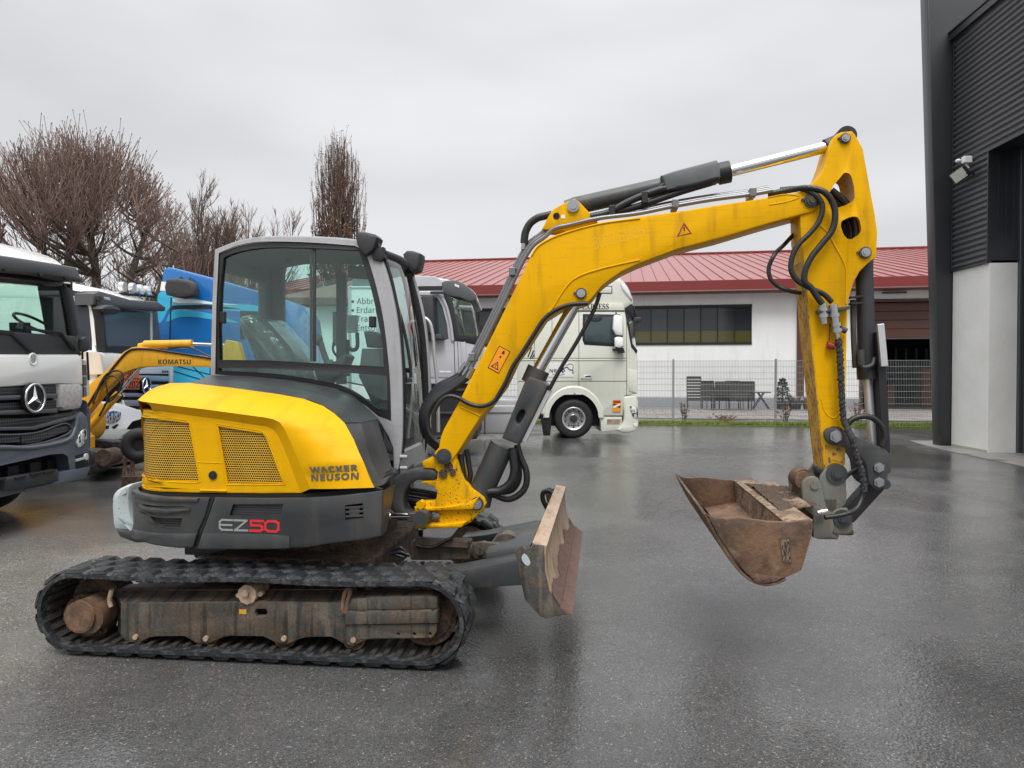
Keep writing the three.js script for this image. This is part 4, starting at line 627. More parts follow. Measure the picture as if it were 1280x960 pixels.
  for (const [x, y, r] of [[1044.5, 545, .04], [1098, 584, .032], [1098, 602.5, .032]]) { const q = EF.p(x, y, NA + .035); part('link_bolt', [zcyl(q[0], q[1], NA + .02, NA + .05, r, 6), zcyl(q[0], q[1], NA + .03, NA + .065, r * .6, 14)], M.steel, link); }
  { const q = EF.p(1044, 545, NA + .03); part('link_boss', zcyl(q[0], q[1], FA - .03, NA + .034, .058, 24), M.black, link); const a = EF.p(1098, 584, ZB), b = EF.p(1098, 602, ZB); part('link_shaft', [zcyl(a[0], a[1], FA, NA, .03), zcyl(b[0], b[1], FA, NA, .03)], M.steelGrey, link); }
  part('push_link', [bar(EF.P(1096, 602, ZB), EF.P(1056, 646, ZB), .09, .12), tube(EF.path([[1038, 618], [1050, 604], [1062, 592], [1074, 584]], FA), .014)], M.black);
  // quick hitch
  const NH = NA + .03, FH = FA - .03;
  const p1 = spl(EF.poly([[1025, 598], [1030, 590], [1036, 583.5], [1045, 580.6], [1052.5, 584], [1057, 592], [1058, 610], [1057.5, 629], [1040, 641], [1032, 636], [1026, 610]], NH), 2, true), p2 = spl(EF.poly([[1003, 612], [1003, 604], [1010, 597.5], [1020, 596], [1026, 602], [1030, 620], [1034, 635], [1041, 643], [1040.6, 671], [1030, 673], [1017.5, 672.5], [1017, 645], [1007.5, 637.5]], NH + .025), 2, true), p3 = spl(EF.poly([[1039, 644], [1046, 637], [1060, 636], [1066, 650], [1067, 661], [1062, 668], [1053, 669], [1042.5, 667]], NH + .015), 2, true);
  const hitch = part('quick_hitch', [ex(p1, NH - .03, NH, .006), ex(p1, FH, FH + .03, .006), ex(p2, NH - .02, NH + .02, .006), ex(p2, FH - .02, FH + .02, .006), ex(p3, NH - .03, NH + .01, .01), ex(p3, FH - .01, FH + .03, .01), box(EF.p(1012, 640, ZB)[0], EF.p(1040, 640, ZB)[0], EF.p(1020, 668, ZB)[1], EF.p(1020, 615, ZB)[1], FH, NH, .02)], M.hitch);
  for (const [x, y, r, z] of [[1045.5, 592, .062, NH], [1053, 648, .055, NH + .01]]) { const q = EF.p(x, y, z); part('pin', [zcyl(q[0], q[1], FH, z + .012, r, 26), zcyl(q[0], q[1], z, z + .022, r * .55, 18), zcyl(q[0], q[1], z, z + .03, r * .36, 14)], M.steelGrey, hitch); }
  { const q = EF.p(1018, 606.5, NH + .02); part('pin', zcyl(q[0], q[1], FH - .01, NH + .03, .026, 20), M.hitch, hitch); }
  { const q = EF.p(1006, 605, NH); part('hook_shaft', [zcyl(q[0], q[1] + .02, FH + .12, NH - .01, .055, 24), zcyl(q[0] + .01, q[1] + .02, ZB - .02, ZB + .1, .066, 24)], M.rust, hitch); const f = EF.p(1060, 664, NH); part('wear_lip', box(f[0] - .06, f[0] + .04, f[1] - .03, f[1] + .01, FH, NH, .02), M.rust, hitch); }
  part('hose_fitting', [cyl(EF.P(1022, 641, NH + .06), EF.P(1034, 638.5, NH + .06), .014), cyl(EF.P(1026, 640.4, NH + .06), EF.P(1029, 639.6, NH + .06), .02, .02, 6)], M.rod, hitch);
  // bucket
  const ZU = .87, ZL = ZU - 1.5;
  const topE = [[883, 642], [889, 646], [895, 648], [907, 648.8], [922, 647.3], [942, 649.5], [961, 652], [986, 653], [1004, 651], [1014, 650]], backE = [[1017, 656.6], [1015, 669], [1009, 690], [1002, 713], [992, 718], [982, 722]], botE = [[970, 726], [953, 727], [941, 723]];
  const sideP = EF.poly([...topE, ...backE, ...botE, [932, 716], [918, 699], [904, 679], [893, 661]], ZU);
  const shellIn = spl(EF.poly([[882.5, 641.5], [890, 657], [900, 676], [913, 697], [928, 715], [941, 725], [955, 729.5], [968, 728.5], [982, 722.5]], ZU), 3), shellOut = shellIn.map((q, i) => { const a = shellIn[Math.max(0, i - 1)], b = shellIn[Math.min(shellIn.length - 1, i + 1)], dx = b[0] - a[0], dy = b[1] - a[1], l = Math.hypot(dx, dy), t = .014; return [q[0] + dy / l * t, q[1] - dx / l * t]; });
  const bk = part('bucket', [ex(sideP, ZU - .03, ZU, .006), ex(sideP, ZL, ZL + .03, .006), ex([...shellIn, ...shellOut.reverse()], ZL, ZU, .003), ex(EF.poly([[1017, 656.6], [1015, 669], [1009, 690], [1002, 713], [992, 718], [982, 722], [980, 718], [996, 708], [1004, 688], [1010, 668], [1011, 656]], ZU), ZL + .02, ZU - .02, .003)], M.rust);
  part('bucket_beam', [ex(EF.poly([[981, 652.5], [987, 653], [989, 690], [983, 700]], ZU - .03), ZL + .03, ZU - .03, .004), ex(EF.poly([[980, 652], [1004, 650.5], [1016, 650], [1016, 655], [982, 658]], ZU - .02), ZL + .02, ZU - .02, .006)], M.rustMid, bk);
  part('bucket_inside', ex(EF.poly([[940, 716], [985, 700], [985, 690], [930, 700]], ZU), ZL + .03, ZU - .03, .0), M.rust, bk);
  part('adapter_plate', [ex(EF.poly([[1008, 652], [1040, 648], [1046, 654], [1012, 660]], ZU), -.42, .42, .008)], M.rustMid, bk);
  { const g = [], soil = mulberry(6), a = EF.p(1010, 650, ZU), G = new THREE.PlaneGeometry(.2, .74, 22, 70).rotateX(-Math.PI / 2), p = G.attributes.position; for (let i = 0; i < p.count; i++) { const u = p.getX(i), w = p.getZ(i), e = Math.max(0, 1 - (Math.abs(w) / .37) ** 2) * Math.max(0, 1 - (Math.abs(u) / .1) ** 2); p.setY(i, -.012 + .05 * e * NZ.fbm(u * .5 + .2, w * .5 + .3, 26, 3) + .014 * (soil() - .5) * Math.sqrt(e)); } G.computeVertexNormals(); part('soil', G.translate(a[0] + .1, a[1] + .004, .03), M.soil, bk); }
  { const soil = mulberry(5), g = []; const a = EF.p(996, 650.5, ZU), b = EF.p(1013, 650, ZU); const G = new THREE.PlaneGeometry(b[0] - a[0] + .03, 1.0, 20, 90).rotateX(-Math.PI / 2); const p = G.attributes.position; for (let i = 0; i < p.count; i++) { const u = p.getX(i), w = p.getZ(i), e = Math.max(0, 1 - (Math.abs(w) / .5) ** 2) * Math.max(0, 1 - (Math.abs(u) / .1) ** 2); p.setY(i, -.01 + .05 * e * (NZ.fbm(u * .5 + .5, w * .5 + .5, 30, 3)) + .012 * (soil() - .5) * Math.sqrt(e)); } G.computeVertexNormals(); part('soil', G.translate((a[0] + b[0]) / 2, (a[1] + b[1]) / 2 + .002, (ZU + ZL) / 2 - .05), M.soil, bk); }
  part('hitch_ear', [-1, 1].map(s => ex(EF.poly([[1002, 600], [1012, 592], [1022, 600], [1024, 640], [1036, 655], [1036, 668], [1006, 672], [995, 655]], NA), ZB + s * .09 - .015, ZB + s * .09 + .015, .005)), M.rust, bk);
  part('rim_bolt', [[942, 720], [953, 722.5], [964, 722]].map(([x, y]) => { const q = EF.p(x, y, ZU); return zcyl(q[0], q[1], ZU - .01, ZU + .01, .009, 8); }), M.rust, bk);
  part('wear_rim', ex(EF.poly([[938, 721], [944, 716.5], [955, 719], [968, 720.5], [978, 721.5], [970, 727], [953, 729], [944, 727]], ZU), ZU - .005, ZU + .006, .002), M.rustEdge, bk);
  const mt = ctex(128, (u, v) => { const n = NZ.fbm(u, v, 9, 3); const e = u < .1 || u > .9 || v < .06 || v > .94; return mix3([.2, .13, .085], [.03, .025, .022], e ? .7 : sstep(.42, .55, n)); });
  quad([...EF.p(978, 702.5, ZU + .003), ZU + .003], [...EF.p(990, 704.5, ZU + .003), ZU + .003], [...EF.p(987, 672, ZU + .003), ZU + .003], [...EF.p(974, 673, ZU + .003), ZU + .003], 'maker_plate', std(one, .7, 0, { map: mt }), bk);
}
// ---------------------------------------------------------------- lorries
function wheelOn(root, x, y, z, r, w, rimMat = M.alu, detail = true) { // a wheel with its outer face at z
  const g = []; const L = [[r * .58, 0], [r * .8, .01], [r * .93, .0], [r, -.05], [r, -w + .05], [r * .93, -w], [r * .58, -w]];
  const t = new THREE.LatheGeometry(L.map(q => new THREE.Vector2(q[0], q[1])), 48).rotateX(Math.PI / 2).translate(x, y, z);
  const wh = mesh('wheel', t, M.tyre, root);
  if (!detail) { mesh('rim', zcyl(x, y, z - w * .6, z - .05, r * .58), M.dark, wh); return wh; }
  const R = new THREE.LatheGeometry([[.02, -.1], [r * .22, -.1], [r * .24, -.16], [r * .38, -.15], [r * .44, -.06], [r * .5, -.03], [r * .55, 0], [r * .6, .008], [r * .6, -.02]].map(q => new THREE.Vector2(q[0], q[1])), 40).rotateX(Math.PI / 2).translate(x, y, z);
  mesh('rim', [R, zcyl(x, y, z - w * .7, z - .16, r * .55)], rimMat, wh);
  mesh('hub', [zcyl(x, y, z - .12, z - .03, r * .2), zcyl(x, y, z - .05, z - .015, r * .13)], M.plasticDark, wh);
  mesh('wheel_nut', Array.from({ length: 10 }, (_, i) => { const a = i * Math.PI / 5; return zcyl(x + r * .31 * Math.cos(a), y + r * .31 * Math.sin(a), z - .16, z - .1, r * .045, 6); }), M.steel, wh);
  mesh('rim_hole', Array.from({ length: 10 }, (_, i) => { const a = (i + .5) * Math.PI / 5; return zcyl(x + r * .45 * Math.cos(a), y + r * .45 * Math.sin(a), z - .09, z - .038, r * .045, 10); }), M.dark, wh);
  return wh;
}
function starEmblem(root, c, r, z) { // three-pointed star in a ring, facing +z
  const e = mesh('emblem', [zcyl(c[0], c[1], z - .03, z, r, 40)], M.blackGloss, root);
  const ring = new THREE.TorusGeometry(r * .9, r * .085, 8, 48).translate(c[0], c[1], z + .01), pts = [];
  const star = []; for (let i = 0; i < 6; i++) { const a = Math.PI / 2 + i * Math.PI / 3, q = i % 2 ? r * .16 : r * .86; star.push([c[0] + q * Math.cos(a), c[1] + q * Math.sin(a)]); }
  const g = []; for (let i = 0; i < 6; i++) { const a = star[i], b = star[(i + 1) % 6]; g.push(a[0], a[1], z + .004, b[0], b[1], z + .004, c[0], c[1], z + .035); }
  const sg = new THREE.BufferGeometry(); sg.setAttribute('position', new THREE.Float32BufferAttribute(g, 3)); sg.computeVertexNormals();
  mesh('star', [ring, sg], M.chrome, e); return e;
}
const meshDark = std(one, .6, 0, { map: ctex(128, (u, v) => { const a = (u * 8) % 1 - .5, b = (v * 8) % 1 - .5; return Math.max(Math.abs(a), Math.abs(b)) < .3 ? [.006, .006, .007] : [.075, .078, .084]; }, 3.4) });
M.grilleGrey = meshDark;
// ---- cream tractor unit seen from its side
{
  const z0 = -17.6, F = new Frame(V3(0, 0, z0), 0);
  const t = thing('tractor_unit', 'cream white long-haul tractor unit with a lettered roof band, behind the raised boom', 'lorry', F);
  const P = (l, z = 0) => F.poly(l, z), add = (n, g, m, p = t) => mesh(n, g, m, p);
  const arch = Array.from({ length: 17 }, (_, i) => { const a = Math.PI * (1 - i / 16) * 1.0; return [717.3 + 33 * Math.cos(a), 521 - 33 * Math.sin(a)]; });
  const cabS = [[647, 505], ...arch.map(q => [q[0], Math.min(q[1], 505 + 16)]).filter(q => q[0] > 684), [750, 520], [779, 520], [781, 495], [797, 492], [797, 444], [790, 432], [782, 389], [647, 389]];
  add('cab', [ex(P(cabS), -2.45, 0, .05), ], M.cream);
  const roof = spl(P([[647, 390], [647, 372], [680, 352], [720, 345], [768, 344], [776, 347], [785, 356.5], [791, 370], [793, 380], [783, 388]]), 3);
  const rf = add('roof', ex(roof, -2.4, -.03, .12), M.cream);
  add('visor', ex(P([[775, 379], [790, 378.5], [794, 384], [797, 396], [791, 400], [785, 396], [780, 388]]), -2.4, -.05, .04), M.blackGloss);
  add('camera_mirror', ex(P([[792, 397], [800, 397], [801, 402], [796, 404.5], [791, 402]]), -.1, .12, .03), M.plasticDark);
  add('roof_lamp', ex(P([[776, 355], [781, 357], [787, 364], [791, 373], [789, 374], [783, 368], [778, 361]]), -.06, .0, .01), M.lamp, rf);
  const wr = P([[746, 357], [766, 357], [766, 367.5], [746, 367.5]]); add('roof_panel', [ex(wr, -.1, -.02, .03)], std([.03, .07, .2], .4), rf); add('roof_panel_face', ex(P([[747.5, 358.5], [764.5, 358.5], [764.5, 366], [747.5, 366]]), -.1, -.012, .01), M.cream, rf);
  // lettering band over the door
  const band = add('roof_band', ex(P([[650, 379.5], [779, 379.5], [781, 388], [650, 388]]), -.05, .014, .006), M.cream, rf);
  const ta = F.p(704, 386.6, .016), tb = F.p(761, 386.6, .016); add('lettering', text('NERO EXPRESS', 'serif', .145, ta[0], ta[1], .012, tb[0] - ta[0], .006), M.textBlack, band);
  // windscreen edge, window, seams
  add('windscreen', ex(P([[783, 390], [790, 397], [796, 437], [796, 441], [790, 433]]), -2.3, -.02, .01), M.glass);
  add('windscreen_frame', ex(P([[781, 389], [784, 391], [791, 430], [797, 438], [796, 442], [789, 434]]), -.05, .006, .01), M.black);
  const win = add('side_window', [ex(P([[728.5, 392.5], [775, 393], [779, 399], [779, 434], [730.5, 431], [728, 425]]), -.02, .005, .004)], M.black);
  add('window_pane', ex(P([[731, 396], [773, 396], [775, 400], [775, 429.5], [733, 427], [731, 424]]), -.02, .008, .002), phys([.05, .075, .08], .06), win);
  add('window_shade', ex(spl(P([[735, 396], [743, 393], [753, 396], [750, 401], [738, 401]]), 2, true), .004, .02, .004), M.plasticDark, win);
  add('body_seam', [[[723.6, 389], [723.6, 486]], [[783.2, 392], [783.2, 494]], [[668, 389], [668, 476]], [[690, 395], [690, 430]]].map(([a, b]) => bar(F.P(a[0], a[1], .001), F.P(b[0], b[1], .001), .012, .006)).concat([[447.8, 648, 783], [476.5, 648, 783]].map(([y, a, b]) => bar(F.P(a, y, .001), F.P(b, y, .001), .014, .006))), M.seam);
  add('side_crease', bar(F.P(648, 449.6, 0), F.P(783, 449.6, 0), .03, .03), M.cream);
  add('front_corner', ex(P([[785, 461], [796.5, 463], [797, 492], [786, 489], [783.5, 478]]), -.02, .02, .02), M.cream);
  const mr = add('mirror', [ex(P([[765, 396], [768, 394.5], [775, 395.5], [777, 400], [776.5, 420], [768, 419], [764, 412]]), .1, .3, .05), ex(P([[766, 423], [770, 421.5], [777, 422], [777.5, 433], [773, 435.5], [767, 434]]), .1, .3, .05)], M.truckWhite);
  add('mirror_arm', [bar(F.P(766, 437, 0), F.P(779, 438, .2), .05, .05), tube([F.P(771, 396, .2), F.P(770, 391, .05)], .02), ex(P([[768, 434], [778, 435], [780, 441], [772, 442]]), .02, .2, .02)], M.plasticDark, mr);
  add('door_handle', [ex(P([[731, 468.5], [740, 468.5], [740, 475], [726, 474], [726, 472]]), -.01, .012, .004)], M.alu); add('handle_recess', ex(P([[731.5, 470], [738.5, 469.5], [738.5, 471], [731.5, 471.5]]), .0, .016, 0), M.dark);
  add('sticker', (() => { const a = F.p(765.5, 514.5), b = F.p(776, 500); const g = new THREE.PlaneGeometry(b[0] - a[0], b[1] - a[1]).translate((a[0] + b[0]) / 2, (a[1] + b[1]) / 2, .028); g.userData.keepUV = true; return g; })(), std(one, .5, 0, { map: tex(64, (u, v) => { const e = u < .07 || u > .93 || v < .05 || v > .95; if (e) return [.86, .62, .35]; const w = v > .3 && v < .68 && Math.abs(v - .35 - u * .3) < .09; return w ? [.92, .9, .85] : v > .72 ? [.62, .16, .08] : v < .24 ? [.85, .58, .12] : Math.abs(v - .6 + u * .2) < .12 ? [.25, .1, .05] : [.86, .6, .1]; }, true) }));
  const lg = F.p(686, 471, .012), lg2 = F.p(717, 454, .012); const sg = add('sign_plate', box(lg[0], lg2[0], lg[1], lg2[1], 0, .012, .002), M.white);
  const n1 = F.p(687, 465.5), n2 = F.p(706, 465.5); add('lettering', text('NERO', 'sans', .085, n1[0], n1[1], .011, n2[0] - n1[0], .004), M.textBlack, sg);
  add('truck_drawing', [tube(F.path([[703, 466], [704, 461], [709, 459], [712, 462], [716, 463], [716, 467]], .014), .012, 5), tube(F.path([[708, 457], [712, 454.8], [716, 456], [716, 462]], .014), .008, 5), tube(F.path([[690, 467.5], [698, 469], [706, 467.5]], .014), .006, 5)], M.textBlack, sg);
  add('striped_emblem', [[658.5, 440, 662, 431], [660, 446, 664.5, 434], [662, 450, 667, 438], [664.5, 449.5, 667.5, 443]].map(([a, b, c, d]) => bar(F.P(a, b, .004), F.P(c, d, .004), .03, .01)), M.textBlack);
  // lower front, bumper, steps
  add('bumper', [ex(spl(P([[779, 497], [784, 495], [796, 496], [797.5, 520], [797.5, 535], [792, 539.5], [777, 540.5], [772, 537], [777, 531], [780, 524]]), 3, true), -2.45, .03, .05)], M.cream);
  add('headlight', ex(spl(P([[787, 507], [793, 506.5], [796.5, 510], [796.5, 523], [791.5, 522], [788, 515]]), 3, true), -.1, .045, .02), M.headlamp); add('fog_lamp', ex(P([[791, 529.5], [796.5, 529.5], [796.5, 534], [792, 534]]), -.1, .04, .01), M.lamp);
  const stp = add('step_skirt', ex(P([[750, 521], [778, 521], [777, 531], [773, 538], [752, 540]]), -2.3, -.02, .02), M.cream); add('step', [ex(P([[759, 524], [776, 524], [775, 530], [759, 530]]), -.06, -.01, .0)], M.rustLight, stp);
  add('wheel_arch', [loft([Array.from({ length: 25 }, (_, i) => { const a = Math.PI * (1 - i / 24), q = F.p(717.3 + 31 * Math.cos(a), 522 - 31 * Math.sin(a), .03); return V3(q[0], q[1], .03); }), Array.from({ length: 25 }, (_, i) => { const a = Math.PI * (1 - i / 24), q = F.p(717.3 + 36 * Math.cos(a), 522 - 38 * Math.sin(a), .03); return V3(q[0], q[1], .03); }), Array.from({ length: 25 }, (_, i) => { const a = Math.PI * (1 - i / 24), q = F.p(717.3 + 38 * Math.cos(a), 522 - 41 * Math.sin(a), 0); return V3(q[0], q[1], -.02); })], .5)], M.cream);
  add('wheel_well', [box(F.p(684, 520)[0], F.p(751, 520)[0], .3, 1.05, -2.4, -.25, .02)], M.dark);
  add('mudguard', ex(P([[672, 500], [684, 503], [690, 520], [688, 545], [680, 545], [676, 520]]), -.5, -.04, .02), M.black);
  const wc = F.p(717.3, 524.5, 0); wheelOn(t, wc[0], .5, -.03, .5, .32); wheelOn(t, wc[0], .5, -2.1, .5, .32, M.alu, false);
  add('fuel_tank', [ex(P([[560, 507], [650, 507], [652, 513], [652, 541], [648, 543], [560, 543]]), -.65, -.03, .05)], std([.42, .42, .42], .35, .5)); add('tank_strap', [bar(F.P(606, 507, -.02), F.P(606, 543, -.02), .03, .02), bar(F.P(560, 516, -.02), F.P(648, 516, -.02), .02, .02)], M.seam);
  add('catwalk', [ex(P([[560, 500], [670, 500], [670, 507], [560, 507]]), -2.2, -.2, .02)], M.alu); add('chassis', [box(F.p(440, 530)[0], F.p(680, 530)[0], .45, .95, -1.8, -.7, .03)], M.black);
  for (const x of [-6.4, -7.8]) wheelOn(t, x + 2.1, .5, -.05, .5, .55, M.alu, false);
}
// ---- silver tractor unit behind the cab
{
  const F = new Frame(V3(0, 0, -13.6), 0), t = thing('tractor_unit', 'silver grey lorry cab with a dark sun visor, just right of the excavator cab', 'lorry', F);
  const P = (l, z = 0) => F.poly(l, z), add = (n, g, m, p = t) => mesh(n, g, m, p);
  const door = P([[519, 371], [540, 369], [548, 371], [554, 382], [560, 405], [562, 424], [556, 427], [519, 420]]);
  add('cab', ex(P([[470, 472], [470, 352], [500, 346], [517, 344], [544, 345.6], [556, 352], [560, 371], [576, 426], [600, 432], [600, 472]]), -.06, 0, .02, [door]), M.silver);
  add('cab_shell', [box(F.p(470, 400)[0], F.p(480, 400)[0], F.p(0, 472)[1], F.p(0, 352)[1], -2.45, -.05, .03), ex(P([[470, 352], [500, 346], [517, 344], [544, 345.6], [570, 351], [560, 357], [470, 358]]), -2.45, -.03, .06), ex(P([[576, 427], [600, 431], [600, 472], [576, 472]]), -2.45, -.01, .04), box(F.p(470, 400)[0], F.p(598, 400)[0], F.p(0, 480)[1], F.p(0, 470)[1], -2.4, -.02, .02), box(F.p(480, 400)[0], F.p(560, 400)[0], F.p(0, 480)[1], F.p(0, 352)[1], -2.45, -2.4, .02)], M.silver);
  const v = add('visor', ex(spl(P([[552, 353], [560, 350.5], [572, 351], [588, 361], [595, 369], [594.5, 375], [586, 377], [575, 372], [556, 368]]), 2, true), -2.4, .02, .03), M.plasticGrey); add('marker_lamp', ex(P([[568, 355], [574, 357], [574, 360], [569, 358.5]]), 0, .03, .004), M.lamp, v);
  add('roof_cap', ex(spl(P([[572, 352], [585, 358], [594, 366], [596, 374], [592, 374], [584, 363]]), 2, true), -2.4, -.1, .03), M.silver);
  add('corner_post', ex(P([[554, 365], [564, 371], [575, 418], [600, 420], [600, 432], [576, 427], [567, 426]]), -.08, .01, .01), M.black);
  add('windscreen', ex(P([[564, 372], [588, 378], [595.5, 414], [596, 420], [574, 420]]), -2.35, -.01, .01), M.glassGreen);
  add('dashboard', ex(P([[530, 424], [596, 420], [598, 432], [530, 440]]), -2.35, -.08, .02), M.plasticDark);
  add('door_pane', ex(door, -.05, -.045, 0), phys([.3, .36, .36], .04, { transmission: .85, thickness: 0 }));
  add('door_trim', tube(F.path([[517, 367], [540, 366], [550, 369], [557, 381], [563, 404], [566, 426]], .0), .035, 8), M.silver); add('rain_rail', bar(F.P(505, 366, .01), F.P(546, 367, .01), .07, .05), M.alu);
  add('gutter', bar(F.P(505, 360.5, 0), F.P(553, 360, 0), .08, .03), M.black);
  const m = add('mirror', ex(P([[530, 371], [544, 371], [546, 416], [533, 417]]), .12, .3, .05), M.plasticDark); add('mirror_arm', [bar(F.P(538, 366, .15), F.P(556, 366, .05), .05, .04), ex(P([[528, 418], [552, 418], [556, 425], [534, 427]]), .0, .2, .03)], M.plasticDark, m);
  add('body_seam', [bar(F.P(567.5, 426, .001), F.P(569, 472, .001), .014, .006), bar(F.P(572, 427, .001), F.P(574, 472, .001), .01, .006)], M.seam);
  const a = F.p(549.5, 465.6), b = F.p(564, 465.6); add('model_badge', [box(a[0], lerp(a[0], b[0], .45), a[1], a[1] + .03, 0, .008, 0), box(lerp(a[0], b[0], .52), b[0], a[1], a[1] + .026, 0, .008, 0)], M.white);
  add('front_lip', ex(P([[576, 428], [582, 427], [586, 472], [578, 472]]), -.02, .03, .03), M.silver);
  add('lower_body', [box(F.p(470, 500)[0], F.p(596, 500)[0], .35, F.p(0, 472)[1], -2.3, -.12, .04)], M.black); add('entry_step', [[486, .03], [515, .03], [545, .03]].map(([y]) => box(F.p(530, y)[0], F.p(585, y)[0], F.p(0, y + 3)[1], F.p(0, y)[1], -.2, -.05, .01)), M.plasticDark);
  wheelOn(t, F.p(500, 540)[0], .5, -.08, .5, .32, M.alu, false);
}
// ---- blue lorry cab
{
  const F = new Frame(V3(0, 0, -15.2), 0), t = thing('lorry', 'bright blue lorry with pale swooping stripes behind the small yellow digger boom', 'lorry', F);
  const P = (l, z = 0) => F.poly(l, z), add = (n, g, m, p = t) => mesh(n, g, m, p);
  const blue = phys([.01, .14, .42], .25, { clearcoat: .6, clearcoatRoughness: .08 }), cyan = phys([.05, .46, .72], .25, { clearcoat: .6, clearcoatRoughness: .08 }), pale = M.truckWhite;
  add('cab', ex(P([[196, 520], [196, 378], [199, 366], [204, 337], [209, 333.5], [218, 335], [265, 347], [330, 366], [352, 374], [362, 392], [370, 440], [372, 520]]), -2.45, 0, .05), blue);
  add('white_stripe', ex(P([[202, 352], [217, 353], [218, 363], [200, 363.5]]), 0, .004, 0), pale);
  for (const g of [ex(spl(P([[199, 366], [216, 364], [240, 372], [275, 379], [330, 384], [330, 390], [275, 387], [240, 384], [212, 385], [205, 398], [199, 404], [197, 380]]), 3, true), 0, .004, 0), ex(spl(P([[216, 388], [240, 388], [262, 392], [300, 404], [262, 399], [240, 396], [222, 397], [208, 402]]), 3, true), 0, .005, 0), ex(P([[212, 452], [262, 456], [262, 478], [212, 480]]), 0, .004, 0)]) add('cyan_stripe', g, cyan);
  add('pale_stripe', ex(spl(P([[216, 373.5], [240, 374], [262, 377.5], [300, 381], [262, 380], [240, 378.5], [218, 378]]), 3, true), .002, .007, 0), pale);
  add('dark_stripe', [ex(P([[215, 382], [258, 380.5], [300, 386], [258, 386], [215, 386.5]]), .002, .008, 0), bar(F.P(214, 372, .003), F.P(212, 432, .003), .03, .01), ...[[214, 463, 250, 474], [222, 458, 262, 468], [240, 457, 262, 478]].map(q => bar(F.P(q[0], q[1], .005), F.P(q[2], q[3], .005), .02, .01))], M.textBlack);
  add('side_window', ex(P([[300, 388], [348, 390], [356, 424], [300, 424]]), -.02, .006, .01), phys([.04, .05, .05], .06));
  const m = add('mirror', ex(spl(P([[218, 353], [223, 351], [244, 352.5], [251, 357], [253.5, 372], [218, 371]]), 2, true), .1, .4, .06), M.plasticDark); add('mirror_mesh', ex(P([[221, 355], [243, 356], [248, 360], [250, 369.5], [221, 368.5]]), .38, .404, 0), M.grilleDark, m); add('mirror_arm', [bar(F.P(224, 352, .2), F.P(226, 347, -.02), .06, .05), bar(F.P(240, 353, .2), F.P(238, 348, -.02), .06, .05)], M.black, m);
  for (const x of [215, 345]) wheelOn(t, F.p(x, 520)[0], .5, -.05, .5, .32, M.alu, false);
  add('chassis', box(F.p(180, 500)[0], F.p(372, 500)[0], .4, 1.0, -2.2, -.1, .04), M.black);
}
